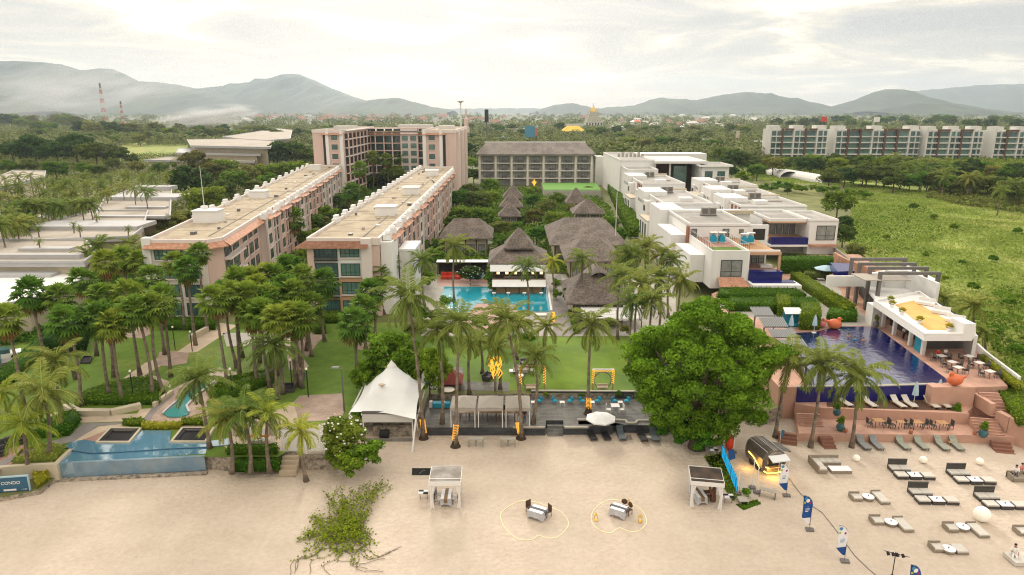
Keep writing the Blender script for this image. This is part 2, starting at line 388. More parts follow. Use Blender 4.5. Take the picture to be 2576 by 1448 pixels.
def frond(rs, out, ang, elev, L, n=13, width=.235, droopk=1.0, lw=.034, tintb=.5):
    """one feather frond appended to out=(V,F,t)"""
    V, Fq, T = out
    ca, sa = math.cos(ang), math.sin(ang)
    pts = []; r, z, e = 0., 0., elev; st = L/n
    for i in range(n+1):
        pts.append((r*ca, r*sa, z)); r += st*math.cos(e); z += st*math.sin(e); e -= droopk*(.10+.13*i/n)
    side = np.array([-sa, ca, 0])
    for i in range(n):
        p, q = np.array(pts[i]), np.array(pts[i+1]); w = .014*(1-i/n)+.004
        k = len(V); V += [p-side*w, p+side*w, q+side*w, q-side*w]; Fq.append((k,k+1,k+2,k+3)); T.append(.8)
        if i == 0: continue
        tt = i/n; ll = width*(math.sin(math.pi*min(1,.12+tt*.83)))**.6
        d = (q-p)/np.linalg.norm(q-p)
        for s in (-1, 1):
            for sub in (0, .5):
                b = p+(q-p)*sub
                dirn = side*s*.70+d*.68+np.array([0,0,-.28-.35*rs.rand()]); dirn /= np.linalg.norm(dirn)
                tip = b+dirn*ll*rs.uniform(.85,1.1); k = len(V)
                mid = b+dirn*ll*.5+np.array([0,0,.03*ll])
                V += [b-d*lw*.5, mid-d*lw*.55, tip, mid+d*lw*.75]; Fq.append((k,k+1,k+2,k+3)); T.append(tintb+rs.uniform(-.22,.25))
def coconut_crown(seed, lm, nf=22):
    rs = np.random.RandomState(seed); out = ([],[],[])
    for i in range(nf):
        u = i/(nf-1); el = 1.4-1.95*u+rs.uniform(-.12,.12)
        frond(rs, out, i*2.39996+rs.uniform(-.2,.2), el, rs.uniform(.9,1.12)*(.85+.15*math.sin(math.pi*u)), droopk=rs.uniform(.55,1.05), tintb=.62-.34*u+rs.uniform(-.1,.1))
    for i in range(9):   # nuts
        a = rs.uniform(0,6.28); c = np.array([.06*math.cos(a),.06*math.sin(a),-.06-.05*rs.rand()]); r = .035
        k = len(out[0])
        out[0].extend([c+np.array(q)*r for q in ((1,0,0),(0,1,0),(-1,0,0),(0,-1,0),(0,0,1),(0,0,-1))])
        for f in ((0,1,4,4),(1,2,4,4),(2,3,4,4),(3,0,4,4),(1,0,5,5),(2,1,5,5),(3,2,5,5),(0,3,5,5)):
            out[1].append(tuple(k+j for j in f)); out[2].append(.9)
    F4 = [f for f in out[1] if len(set(f)) == 4]; T4 = [t for f, t in zip(out[1], out[2]) if len(set(f)) == 4]
    return np_mesh('crown', np.array(out[0]), np.array(F4), T4, [lm])
COCO = [coconut_crown(s, LM['coco']) for s in (1,2,3)]
COCOY = [coconut_crown(s, LM['cocoY'], 17) for s in (5,6)]
COCOF = [coconut_crown(s, LM['coco'], 14) for s in (8,9)]
def fan_crown(seed):
    rs = np.random.RandomState(seed); V, Fq, T, MI = [], [], [], []
    nl = 44
    for i in range(nl):
        u = i/(nl-1); el = 1.45-2.8*u+rs.uniform(-.15,.15); a = i*2.39996
        d = np.array([math.cos(a)*math.cos(el), math.sin(a)*math.cos(el), math.sin(el)])
        dry = u > .86
        pl = rs.uniform(.42,.55); base = d*pl; base[2] -= .03
        side = np.array([-math.sin(a), math.cos(a), 0]); upv = np.cross(d, side)
        k = len(V); V += [np.zeros(3)-side*.012, np.zeros(3)+side*.012, base+side*.01, base-side*.01]; Fq.append((k,k+1,k+2,k+3)); T.append(.6); MI.append(0)
        nseg = 11; R0 = rs.uniform(.42,.52)
        tn = .25+.5*(1-u)+rs.uniform(-.15,.2)
        for j in range(nseg):
            th = (j/(nseg-1)-.5)*3.6
            e = d*math.cos(th)+side*math.sin(th)
            tip = base+e*R0*(.85+.15*math.cos(th)); tip[2] -= .07+.10*rs.rand()
            m = base+e*R0*.5
            pr = (-d*math.sin(th)+side*math.cos(th))*.055
            k = len(V); V += [base, m-pr+upv*.03, tip, m+pr-upv*.01]; Fq.append((k,k+1,k+2,k+3)); T.append(tn+rs.uniform(-.12,.12)); MI.append(1 if dry else 0)
    return np_mesh('crown', np.array(V), np.array(Fq), T, [LM['fan'], LM['dry']], MI)
FAN = [fan_crown(s) for s in (1,2,3)]

def palm(kind, label, base, top, r, group, name=None, bulb=0):
    """base, top world points; trunk is a mesh of its own, crown shared"""
    o = thing(name or {'coco':'coconut_palm','young':'coconut_palm','fan':'fan_palm','cocof':'coconut_palm'}[kind], label, 'palm tree', base, 0, group)
    h = top-base; b = MB(); n = 7; k = R.uniform(-.5,.5)
    bend = Vector((R.uniform(-.05,.05)*h.z, R.uniform(-.03,.03)*h.z, 0)); pts=[]; rad=[]
    tr = .16 if kind != 'fan' else .17
    if kind == 'cocof': n = 4
    for i in range(n+1):
        t = i/n; pts.append(base+h*t+bend*math.sin(math.pi*t)+Vector((h.x,h.y,0))*(t*t-t)*.4); rad.append(tr*(1.45-.75*t**.5) if i else tr*1.9)
    b.tube(pts, rad, 7)
    b.build('trunk', M['bark'], o, smooth=True)
    me = {'coco':COCO,'young':COCOY,'fan':FAN,'cocof':COCOF}[kind]; me = me[R.randrange(len(me))]
    c = link('crown', me, o, h, R.uniform(0,6.28)); c.scale = (r,r,r*R.uniform(.88,1.05))
    return o
def tree(kind, label, c, rx, rz, gz=LZ, cat='tree', group=None, name='tree', lim=True, ry=None):
    """c: crown centre (world). The trunk drops to gz"""
    base = Vector((c.x, c.y, gz)); o = thing(name, label, cat, base, 0, group)
    me = PROTO[kind]; me = me[R.randrange(len(me))]
    cr = link('crown' if lim else 'foliage', me, o, (0,0,c.z-gz), R.uniform(0,6.28)); cr.scale = (rx, ry or rx, rz)
    if lim:
        t = link('trunk', LIMBS[R.randrange(3)], o, (0,0,c.z-gz), R.uniform(0,6.28)); t.scale = (rx*.8, rx*.8, (c.z-gz)/1.5)
    return o
def ptree(kind, label, px, py, rpx, gz=LZ, hr=.85, **kw):
    """tree from the photo: crown centre pixel and pixel radius; crown bottom hangs low over the ground"""
    g = W(px, py+rpx*1.05, gz); k = mpp(g); r = rpx*k
    c = WY(px, py, g.y)
    return tree(kind, label, c, r, r*hr, gz, **kw)
def leafbox(name, label, poly_or_rect, z0, z1, lm, leaf=.12, dens=16, seed=1, cat='hedge', group=None, core=True, part=None):
    """clipped hedge: leaf quads over a solid of the polygon poly (world xy)"""
    poly = [Vector((p[0],p[1],0)) for p in poly_or_rect]; rs = np.random.RandomState(seed)
    n = len(poly); C, Nn = [], []
    ar = sum(poly[i].x*poly[(i+1)%n].y-poly[(i+1)%n].x*poly[i].y for i in range(n))/2
    if ar < 0: poly = poly[::-1]; ar = -ar
    for i in range(n):
        a, b = poly[i], poly[(i+1)%n]; L = (b-a).length; m = int(L*(z1-z0)*dens)+2
        nn = np.array([(b-a).y, -(b-a).x, 0])/max(L,1e-6)
        t = rs.rand(m)[:,None]; z = rs.rand(m)[:,None]
        C.append(np.array(a)[None]+(np.array(b)-np.array(a))[None]*t+np.concatenate([np.zeros((m,2)), z0+(z1-z0)*z],1)+nn*rs.normal(size=(m,1))*.06)
        Nn.append(np.tile(nn,(m,1)))
    xs=[p.x for p in poly]; ys=[p.y for p in poly]; m = int(ar*dens); box=(max(xs)-min(xs))*(max(ys)-min(ys)); mm=int(box*dens)+4
    P = np.stack([rs.uniform(min(xs),max(xs),mm), rs.uniform(min(ys),max(ys),mm)],1)
    ins = np.zeros(mm,bool)
    for i in range(n):
        a,b=poly[i],poly[(i+1)%n]
        cond=((a.y>P[:,1])!=(b.y>P[:,1]))
        with np.errstate(divide='ignore',invalid='ignore'):
            ins ^= cond & (P[:,0] < (b.x-a.x)*(P[:,1]-a.y)/(b.y-a.y if b.y!=a.y else 1e-9)+a.x)
    P=P[ins]; C.append(np.concatenate([P, z1+rs.normal(size=(len(P),1))*.07],1)); Nn.append(np.tile(np.array([0,0,1.]),(len(P),1)))
    C=np.concatenate(C); Nn=unit(np.concatenate(Nn)+rs.normal(size=C.shape)*.55)
    V, Fc = quads(rs, C, Nn, leaf*rs.uniform(.6,1.3,len(C)))
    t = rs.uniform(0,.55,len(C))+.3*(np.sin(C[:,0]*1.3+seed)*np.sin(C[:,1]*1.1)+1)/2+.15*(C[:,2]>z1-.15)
    base = Vector((sum(xs)/n, sum(ys)/n, z0)); V = V-np.array(base)
    if core:
        b = MB(); b.prism([((p.x-base.x)*.97, (p.y-base.y)*.97) for p in poly], 0, z1-z0-.06)
        k = len(V); cv = np.array([tuple(v) for v in b.v]); V = np.concatenate([V, cv])
        extra=[]
        for f in b.f:
            f=[i+k for i in f]
            for q in range(1,len(f)-1,2):
                f4=[f[0],f[q],f[q+1],f[q+2] if q+2 < len(f) else f[q+1]]
                if len(set(f4))==4: extra.append(f4)
                else: extra.append(None) 
        tris=[e for e in extra if e]
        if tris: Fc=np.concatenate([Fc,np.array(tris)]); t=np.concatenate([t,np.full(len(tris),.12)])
    me = np_mesh('foliage', V, Fc, t, [lm])
    o = link(name, me, None, base); tag(o, label, cat, group); return o
# ------------------------------------------------------------------ camera, light, sky
sc = bpy.context.scene
cam = bpy.data.cameras.new('camera'); cam.sensor_width = 36; cam.lens = FP/2576*36; cam.clip_end = 40000; cam.clip_start = .5
co = link('camera', cam); co.location = (0,0,CH); co.rotation_euler = (math.radians(90)-PIT, 0, 0); sc.camera = co
SE, SA = math.radians(24), math.radians(-8)     # sun elevation, azimuth from +Y (left)
sd = Vector((math.sin(SA)*math.cos(SE), math.cos(SA)*math.cos(SE), math.sin(SE)))
sun = bpy.data.lights.new('sun', 'SUN'); sun.energy = 2.0; sun.angle = math.radians(12); sun.color = (1,.90,.78)
so = link('sun', sun); so.rotation_euler = (-sd).to_track_quat('-Z', 'Y').to_euler()
w = bpy.data.worlds.new('World'); sc.world = w; w.use_nodes = True; nt = w.node_tree; nt.nodes.clear(); L = nt.links.new
out = nt.nodes.new('ShaderNodeOutputWorld'); bg = N(nt, 'ShaderNodeBackground', Strength=.1)
sky = nt.nodes.new('ShaderNodeTexSky'); sky.sky_type = 'NISHITA'; sky.sun_disc = False; sky.sun_elevation = SE; sky.sun_rotation = SA
tc = nt.nodes.new('ShaderNodeTexCoord'); sep = nt.nodes.new('ShaderNodeSeparateXYZ'); L(tc.outputs['Generated'], sep.inputs[0])
zc = N(nt, 'ShaderNodeMath', operation='MAXIMUM'); zc.inputs[1].default_value = 0.; L(sep.outputs[2], zc.inputs[0])
za = N(nt, 'ShaderNodeMath', operation='ADD'); za.inputs[1].default_value = .10; L(zc.outputs[0], za.inputs[0])
dx = N(nt, 'ShaderNodeMath', operation='DIVIDE'); dy = N(nt, 'ShaderNodeMath', operation='DIVIDE')
L(sep.outputs[0], dx.inputs[0]); L(za.outputs[0], dx.inputs[1]); L(sep.outputs[1], dy.inputs[0]); L(za.outputs[0], dy.inputs[1])
cb = nt.nodes.new('ShaderNodeCombineXYZ'); L(dx.outputs[0], cb.inputs[0]); L(dy.outputs[0], cb.inputs[1])
n1 = N(nt, 'ShaderNodeTexNoise', Scale=.85, Detail=10., Roughness=.58, Distortion=.7); L(cb.outputs[0], n1.inputs['Vector'])
cr = nt.nodes.new('ShaderNodeValToRGB'); L(n1.outputs['Fac'], cr.inputs[0])
e = cr.color_ramp.elements; e[0].position = .38; e[0].color = (4.1,3.9,3.7,1); e[1].position = .60; e[1].color = (9.3,8.0,6.2,1)
q = e.new(.47); q.color = (4.75,4.45,4.05,1); q = e.new(.54); q.color = (6.2,5.5,4.5,1)
# brighter veil round the hidden sun
dt = N(nt, 'ShaderNodeVectorMath', operation='DOT_PRODUCT'); L(tc.outputs['Generated'], dt.inputs[0]); dt.inputs[1].default_value = sd
gl = N(nt, 'ShaderNodeMapRange'); gl.inputs['From Min'].default_value=.90; gl.inputs['From Max'].default_value=1.; gl.inputs['To Min'].default_value=1.; gl.inputs['To Max'].default_value=1.12
L(dt.outputs['Value'], gl.inputs['Value'])
sm = N(nt, 'ShaderNodeVectorMath', operation='SCALE'); L(cr.outputs[0], sm.inputs[0]); L(gl.outputs[0], sm.inputs['Scale'])
# paler, calmer cloud towards the horizon
hz = N(nt, 'ShaderNodeMapRange'); hz.inputs['From Min'].default_value=.0; hz.inputs['From Max'].default_value=.09; hz.inputs['To Min'].default_value=.55; hz.inputs['To Max'].default_value=0.
L(sep.outputs[2], hz.inputs['Value'])
m1 = N(nt, 'ShaderNodeMix', data_type='RGBA'); m1.inputs[7].default_value=(5.9,5.4,4.65,1); L(hz.outputs[0], m1.inputs[0]); L(sm.outputs[0], m1.inputs[6])
m2 = N(nt, 'ShaderNodeMix', data_type='RGBA'); m2.inputs[0].default_value=.9; L(sky.outputs[0], m2.inputs[6]); 
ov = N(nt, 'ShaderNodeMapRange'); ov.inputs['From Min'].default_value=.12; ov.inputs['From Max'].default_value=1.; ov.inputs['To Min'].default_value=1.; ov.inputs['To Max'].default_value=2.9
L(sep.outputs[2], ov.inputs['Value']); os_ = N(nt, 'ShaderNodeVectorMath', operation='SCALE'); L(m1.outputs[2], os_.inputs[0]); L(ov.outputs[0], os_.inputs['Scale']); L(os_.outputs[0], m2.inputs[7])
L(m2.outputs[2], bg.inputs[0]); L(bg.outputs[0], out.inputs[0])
sc.view_settings.view_transform = 'Standard'; sc.view_settings.look = 'None'; sc.view_settings.exposure = .6; sc.view_settings.gamma = 1
sc.cycles.max_bounces = 6; sc.cycles.diffuse_bounces = 3; sc.cycles.transmission_bounces = 4; sc.cycles.volume_bounces = 0; sc.cycles.transparent_max_bounces = 6
sc.cycles.use_denoising = True; sc.cycles.denoising_prefilter = 'NONE'; sc.cycles.filter_width = 1.15; sc.cycles.volume_max_steps = 48; sc.cycles.volume_step_rate = 2
sc.render.film_transparent = False

# ------------------------------------------------------------------ ground
FARY = 11500.
def sheet(name, pts, z, m, label=None, kind='structure', px=True, th=.02, zz=None):
    b = MB(); P = [W(p[0], p[1], z) for p in pts] if px else pts
    b.prism(P, z-(zz if zz is not None else th), z); o = b.build(name, m); struct(o, kind)
    if label: o['label'] = label
    return o
b = MB(); b.face([(-200,-60,0),(200,-60,0),(200,90,0),(-200,90,0)]); struct(b.build('beach', M['sand']))
coast = [(-900,1260),(27,1176),(138,1170),(150,1162),(517,1144),(575,1150),(710,1137),(760,1137),(823,1139),(868,1085),(900,1050),(1060,1040),(1078,992),(1700,990),(1800,1010),(1930,1035),(2100,975),(2600,985),(3300,1000)]
P = [W(x,y,LZ) for x,y in coast]
P = [Vector((-9500,P[0].y,0))]+P+[Vector((9500,P[-1].y,0)),Vector((9500,FARY,0)),Vector((-9500,FARY,0))]
b = MB(); b.prism(P, -.5, LZ, mi=1, mtop=0); struct(b.build('ground', [M['soil'], M['rock']]))
# hills
def ridge(name, pts, D, depth, label, seed=1):
    rr = random.Random(seed); xs = []; step = 6
    for (x0,y0),(x1,y1) in zip(pts[:-1], pts[1:]):
        n = max(1,int(abs(x1-x0)/step)); xs += [(x0+(x1-x0)*i/n, y0+(y1-y0)*i/n) for i in range(n)]
    xs.append(pts[-1]); rows = 12; b = MB(); V = []
    ph = [rr.uniform(0,6.28) for _ in range(8)]
    amp = 1.1
    for i,(x,y) in enumerate(xs):
        jit = amp*(math.sin(x*.11+ph[0])*.5+math.sin(x*.23+ph[1])*.35+math.sin(x*.51+ph[2])*.25)
        c = WY(x, y+jit, D); H = max(c.z-LZ, 0)
        col = []
        for j in range(rows+1):
            v = j/rows; f = (v/.62)**.85 if v < .62 else 1-((v-.62)/.38)**1.6
            gul = 1+.10*math.sin(x*.09+v*7+ph[3])*math.sin(math.pi*v*1.4)+.07*math.sin(x*.21-v*11+ph[4])*(1-abs(2*v-1))
            if abs(v-.62) < .06: gul = 1
            yy = D-depth*.62+depth*v
            col.append(b.pt((c.x*(yy/D) if False else c.x, yy, LZ-.5+H*max(0,f)*min(gul,1.0 if v>.55 else 1.2))))
        V.append(col)
    for i in range(len(V)-1):
        for j in range(rows):
            b.f.append([V[i][j],V[i+1][j],V[i+1][j+1],V[i][j+1]]); b.m.append(0)
    o = b.build(name, M['hill'], smooth=True); struct(o); o['label'] = label; return o
ridge('hill', [(-260,190),(-100,160),(0,150),(60,148),(130,155),(200,175),(230,172),(262,168),(290,178),(330,200),(400,205),(460,215),(500,224),(560,240),(620,262),(665,278)], 6000, 2200, 'long forested mountain on the left behind the smoke', 1)
ridge('hill', [(380,262),(440,238),(500,222),(600,210),(680,195),(710,185),(745,182),(790,202),(840,225),(900,248),(960,262),(1000,276)], 7200, 2500, 'peaked mountain right of the long left mountain', 2)
ridge('hill', [(820,279),(870,262),(900,256),(960,247),(1000,245),(1040,256),(1080,267),(1140,278)], 5600, 1600, 'low rounded hill beside the white mast', 3)
ridge('hill', [(-300,225),(-60,232),(0,239),(40,252),(80,266),(120,279)], 3300, 900, 'low near hill at the left edge', 4)
ridge('hill', [(1350,278),(1370,272),(1400,262),(1440,259),(1475,266),(1500,277)], 6500, 1200, 'small round hill left of the golden temple', 5)
ridge('hill', [(1480,276),(1530,270),(1600,265),(1640,250),(1665,245),(1700,248),(1760,251),(1800,241),(1870,230),(1910,232),(1960,241),(1985,246),(2020,262),(2060,274),(2100,279)], 6400, 2000, 'wide double peaked hill right of the temple', 6)
ridge('hill', [(2010,279),(2035,268),(2060,264),(2090,271),(2120,279)], 9300, 900, 'tiny far hill in the gap', 7)
ridge('hill', [(2040,279),(2080,272),(2120,264),(2180,245),(2215,228),(2240,222),(2270,229),(2310,248),(2360,262),(2420,279)], 5900, 1800, 'pointed hill on the right', 8)
ridge('hill', [(2180,280),(2250,270),(2310,259),(2380,262),(2430,275),(2460,281)], 4700, 1000, 'low hill in front of the right mountains', 9)
ridge('hill', [(2120,272),(2200,244),(2260,232),(2300,228),(2400,219),(2480,211),(2576,209),(2700,203),(2900,215)], 9800, 2400, 'pale far mountain range at the right edge', 10)
ridge('hill', [(-200,277),(300,275),(900,276),(1300,272),(1700,274),(2200,275),(2800,277)], 9900, 900, 'flat far wooded rise along the horizon', 12)

# ------------------------------------------------------------------ garden sheets (left)
def PX(z2): return [(x*.3262, 815.8+y*.3262) for x,y in z2]      # helper for readings taken from an enlargement
sheet('left_lawn', [(-300,1150),(-300,940),(230,820),(330,812),(1150,812),(1150,985),(1063,985),(1055,1032),(860,1052),(700,1150),(140,1150),(20,1160)], LZ+.01, M['lawn2'])
z = LZ+.02
sheet('path', PX([(950,420),(1110,400),(1400,225),(1520,215),(1830,10),(1700,-10),(1380,205),(1120,300)]), z, M['creampave'])
sheet('path', PX([(1110,405),(1150,385),(1300,440),(1330,500),(1260,470)]), z+.004, M['creampave'])
sheet('paving', PX([(1200,320),(1230,215),(1340,208),(1455,225),(1440,300),(1330,322)]), z+.008, M['pinkpave'])
sheet('paving', PX([(1610,350),(1700,335),(1820,370),(1850,460),(1740,470),(1620,400)]), z, M['tanround'])
sheet('paving', PX([(890,95),(960,30),(1150,20),(1160,75),(1100,110)]), z, M['pinkpave'])
sheet('paving', PX([(1100,790),(1105,740),(1300,520),(1450,440),(1620,400),(1700,470),(1590,600),(1610,720),(1540,800)]), z+.004, M['pinkpave'])
sheet('path', PX([(370,680),(520,680),(560,720),(1060,690),(1080,655),(1170,650),(1110,745),(650,760),(420,745)]), z+.012, M['creampave'])
sheet('path', PX([(1000,775),(1100,735),(1170,650),(1320,520),(1350,535),(1190,690),(1140,775)]), z+.016, M['greypath'])
sheet('path', PX([(640,765),(950,758),(940,780),(760,785),(660,850),(560,905),(330,960),(150,1010),(0,1120),(0,1060),(250,950),(540,860)]), z+.016, M['greypath'])
sheet('path', PX([(520,935),(640,860),(760,790),(940,772),(1000,790),(860,805),(720,860),(640,890),(500,945)]), z+.02, M['creampave'])
sheet('paving', PX([(640,890),(660,830),(780,795),(960,790),(1000,905),(740,905)]), z+.012, M['deck'])
sheet('path', [(716,851),(728,848),(777,922),(763,932),(727,930)], z, M['creampave'])
sheet('path', [(640,815),(770,800),(776,822),(752,852),(716,851),(724,826),(648,838)], z+.004, M['creampave'])
sheet('paving', [(735,860),(778,838),(822,842),(800,862),(772,900)], z, M['pinkpave'])
sheet('paving', [(560,838),(700,838),(700,868),(570,872)], z, M['concrete'])
sheet('paving', [(738,1012),(754,996),(860,990),(868,1030),(858,1056),(752,1062)], z, M['pinkpave'])
sheet('path', [(700,1030),(738,1012),(752,1062),(724,1085),(690,1080),(610,1082),(600,1060)], z, M['creampave'])
sheet('paving', [(600,1082),(760,1075),(860,1056),(850,1136),(712,1136),(600,1130)], z+.004, M['concrete'])
sheet('paving', [(560,1120),(570,1104),(600,1092),(705,1092),(710,1135),(580,1135)], z+.012, M['creampave'])
sheet('paving', [(-60,1210),(-60,1140),(60,1120),(70,1140),(10,1180)], z, M['deck'])
sheet('terrace', [(900,865),(960,855),(1000,900),(900,880)], z, M['pinkpave'])
# centre: lower stone terrace, lawn, pool court
b = MB(); b.prism([W(x,y,.9) for x,y in [(1068,1076),(1068,985),(1705,985),(1705,1058),(1679,1058),(1679,1072),(1570,1069),(1560,1066),(1455,1069),(1455,1056),(1480,1056),(1542,1056),(1542,1073),(1485,1073),(1485,1074),(1417,1074),(1417,1058),(1373,1058),(1373,1076)]], -.3, .9, mi=1, mtop=0)
struct(b.build('terrace', [M['slate'], M['slatewall']]))
sheet('lawn', [(1060,982),(1060,870),(1130,848),(1600,848),(1760,850),(1760,982)], LZ+.012, M['lawn'])
sheet('paving', [(1060,846),(1600,846),(1700,830),(1700,690),(1060,690)], LZ+.015, M['concrete'])
sheet('path', [(1391,846),(1391,699),(1410,690),(1426,760),(1446,846)], LZ+.03, M['greypath'])
sheet('terrace', [(1100,720),(1100,697),(1226,697),(1226,720)], LZ+.04, M['deck'], th=.1)
sheet('terrace', [(1150,830),(1168,765),(1250,765),(1312,790),(1312,800),(1300,830)], LZ+.05, M['deck'], th=.1)
sheet('pool_water', [(1105,760),(1118,722),(1377,722),(1384,784),(1305,784),(1300,766),(1200,763),(1180,786),(1130,785)], LZ+.06, M['poolA'])
sheet('paving', [(1060,980),(1060,925),(1165,925),(1165,960),(1280,962),(1280,985)], LZ+.02, M['slate'])
sheet('road', [(1502,395),(1516,395),(1530,430),(1564,512),(1610,600),(1590,600),(1545,510)], LZ+.02, M['concrete'])
sheet('lawn', [(1368,478),(1362,461),(1500,461),(1512,478)], 4.6, mat('bright_roof_lawn', (.09,.24,.02), .9, .1, .5), zz=.3)
# right: tall rear plateau, pool and terracotta terraces
PZ = 3.6
pl = [(1960,975),(2205,973),(2350,967),(2455,975),(2535,972),(2458,886),(2300,740),(2160,640),(1990,645),(1985,660),(1790,740),(1850,850)]
b = MB(); b.prism([W(x,y,PZ) for x,y in pl], 0, PZ, mi=1, mtop=0); struct(b.build('plateau', [M['terra'], M['terrawall']]))
sheet('pool_water', [(2000,838),(2050,836),(2110,822),(2203,822),(2391,961),(2352,966),(2203,971),(2030,970)], PZ+.03, M['poolB'])
sheet('path', [(2100,690),(2150,690),(2265,815),(2203,820),(2120,745)], PZ+.03, M['brickpath'])
sheet('paving', [(1800,770),(1990,700),(2080,700),(2200,800),(2190,820),(2100,820),(1990,830)], PZ+.012, M['concrete'])
sheet('paving', [(1960,838),(1990,826),(2100,818),(2112,822),(2050,836)], PZ+.02, M['deck'])
sheet('meadow', [(2112,600),(2150,520),(2130,470),(1900,455),(1920,430),(2300,470),(2576,500),(2900,530),(3300,1100),(2650,1060),(2460,886),(2300,740),(2170,640)], LZ+.01, M['meadow'])
sheet('soil_track', [(2395,500),(2576,515),(2700,560),(2576,545),(2420,520)], LZ+.02, M['bareearth'])
sheet('meadow', [(300,392),(310,350),(480,346),(470,372),(400,400)], LZ+.01, M['meadow'])
sheet('meadow', [(1930,412),(1900,370),(2000,366),(2070,396)], LZ+.01, M['meadow'])
# ------------------------------------------------------------------ buildings
def V2(x, y, z=0): return Vector((x, y, z))
_wc = {}
def winmesh(w, h, n, glass, sill=True):
    k = (round(w,2), round(h,2), n, glass)
    if k in _wc: return _wc[k]
    b = MB(); b.mi = 1
    b.box(-w/2,-.03,0,w/2,.02,h, 0)
    f = .09
    b.box(-w/2-f,-.09,-f,w/2+f,-.01,0); b.box(-w/2-f,-.09,h,w/2+f,-.01,h+f)
    b.box(-w/2-f,-.09,0,-w/2,-.01,h); b.box(w/2,-.09,0,w/2+f,-.01,h)
    for i in range(1, n): x = -w/2+w*i/n; b.box(x-.035,-.07,0,x+.035,-.032,h)
    b.box(-w/2,-.068,h*.28,w/2,-.034,h*.28+.06)
    if sill: b.box(-w/2-.2,-.22,-.28,w/2+.2,-.012,-f-.003, 2)
    me = bpy.data.meshes.new('window'); me.from_pydata([tuple(v) for v in b.v], [], b.f)
    for q in (M[glass], M['frame'], M['palepink']): me.materials.append(q)
    me.polygons.foreach_set('material_index', b.m); me.update(); _wc[k] = me; return me
class Wall:
    """a facade line A->B (outside on the right hand), gives local placement"""
    def __init__(s, root, A, B):
        s.root = root; s.A = Vector((A[0],A[1],0)); s.B = Vector((B[0],B[1],0)); s.L = (s.B-s.A).length
        s.d = (s.B-s.A)/s.L; s.ang = math.atan2(s.d.y, s.d.x); s.T = Matrix.Translation(s.A) @ Matrix.Rotation(s.ang, 4, 'Z')
    def mb(s): b = MB(); b.T = s.T; return b
    def place(s, name, me, x, z, y=0):
        p = s.T @ Vector((x, y, z)); o = link(name, me, s.root, p-s.root.location, s.ang); return o
    def window(s, x, z, w, h, n=2, glass='glass', y=0, sill=True): return s.place('window', winmesh(w,h,n,glass,sill), x, z, y)
def railing(b, x0, x1, z, y=0, h=1.0, mi=0, step=.45):
    b.box(x0,y-.03,z+h-.06,x1,y+.03,z+h, mi); b.box(x0,y-.02,z+.08,x1,y+.02,z+.13, mi)
    n = int((x1-x0)/step)
    for i in range(n+1): x = x0+(x1-x0)*i/max(n,1); b.box(x-.02,y-.02,z,x+.02,y+.02,z+h-.06, mi)

def pink_side(root, A, B, z0, nf, fh, flip=False, whitefrom=9e9):
    """long facade of alternating projecting bays and balcony recesses"""
    w = Wall(root, A, B); pitch = 11.2; n = int(w.L/pitch); top = z0+nf*fh
    for i in range(n):
        x = i*pitch+.2; white = (i % 3 == 0) or x > whitefrom
        # projecting bay
        b = w.mb(); b.box(x,-1.3,z0,x+4.6,0.05,top-.3); 
        b.box(x-.1,-1.45,z0+2*fh-.2,x+4.7,-1.28,z0+2*fh+.1); b.box(x-.25,-1.55,z0,x+.25,-1.2,top+.3); b.box(x+4.35,-1.55,z0,x+4.85,-1.2,top+.3)
        b.build('projecting_bay', M['palepink'] if white else M['pink'], root)
        for f in range(nf):
            w.window(x+2.3, z0+f*fh+.85, 2.1, 1.6, 2, 'glass', -1.3)
        # awning of clay tiles and finials on the parapet
        b = w.mb(); b.prism([(x+.9,-1.9),(x+3.7,-1.9),(x+4.2,-1.25),(x+.4,-1.25)], top-.45, top-.3)
        b.face([(x+.8,-1.95,top-.3),(x+3.8,-1.95,top-.3),(x+4.3,-1.2,top+.25),(x+.3,-1.2,top+.25)])
        b.face([(x+.8,-1.95,top-.33),(x+3.8,-1.95,top-.33),(x+4.3,-1.2,top+.2),(x+.3,-1.2,top+.2)][::-1]); b.build('tiled_awning', M['tile'], root)
        for xx in (x, x+4.6):
            b = w.mb(); b.box(xx-.55,-1.5,top-.1,xx+.55,-.3,top+.75); b.blob((xx,-1.0,top+.95), (.65,.55,.5), 8, 4); b.build('finial', M['white'], root)
        # recess with balconies
        xa, xb = x+5.2, min(x+pitch-.3, w.L-.2)
        if xb-xa < 2: continue
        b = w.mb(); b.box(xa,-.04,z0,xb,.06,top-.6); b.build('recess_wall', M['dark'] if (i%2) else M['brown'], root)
        b = w.mb()
        for f in range(nf+1): b.box(xa-.1,-1.2,z0+f*fh-.12,xb+.1,-.04,z0+f*fh+.12)
        b.build('balcony_slabs', M['palepink'], root)
        b = w.mb()
        for f in range(nf): railing(b, xa, xb, z0+f*fh+.12, -1.1, .95)
        b.build('balcony_railing', M['frame'] , root)
        for xx in (xa+.1, (xa+xb)/2, xb-.1):
            b = w.mb(); b.box(xx-.2,-1.3,z0,xx+.2,-1.0,top-.2); b.build('column', M['palepink'] if white else M['pink'], root)
        b = w.mb()
        b.face([(xa-.2,-1.9,top-.55),(xb+.2,-1.9,top-.55),(xb+.2,-.0,top+.3),(xa-.2,0,top+.3)]); b.face([(xa-.2,-1.9,top-.6),(xb+.2,-1.9,top-.6),(xb+.2,-.0,top+.22),(xa-.2,0,top+.22)][::-1])
        b.build('tiled_awning', M['tile'], root)
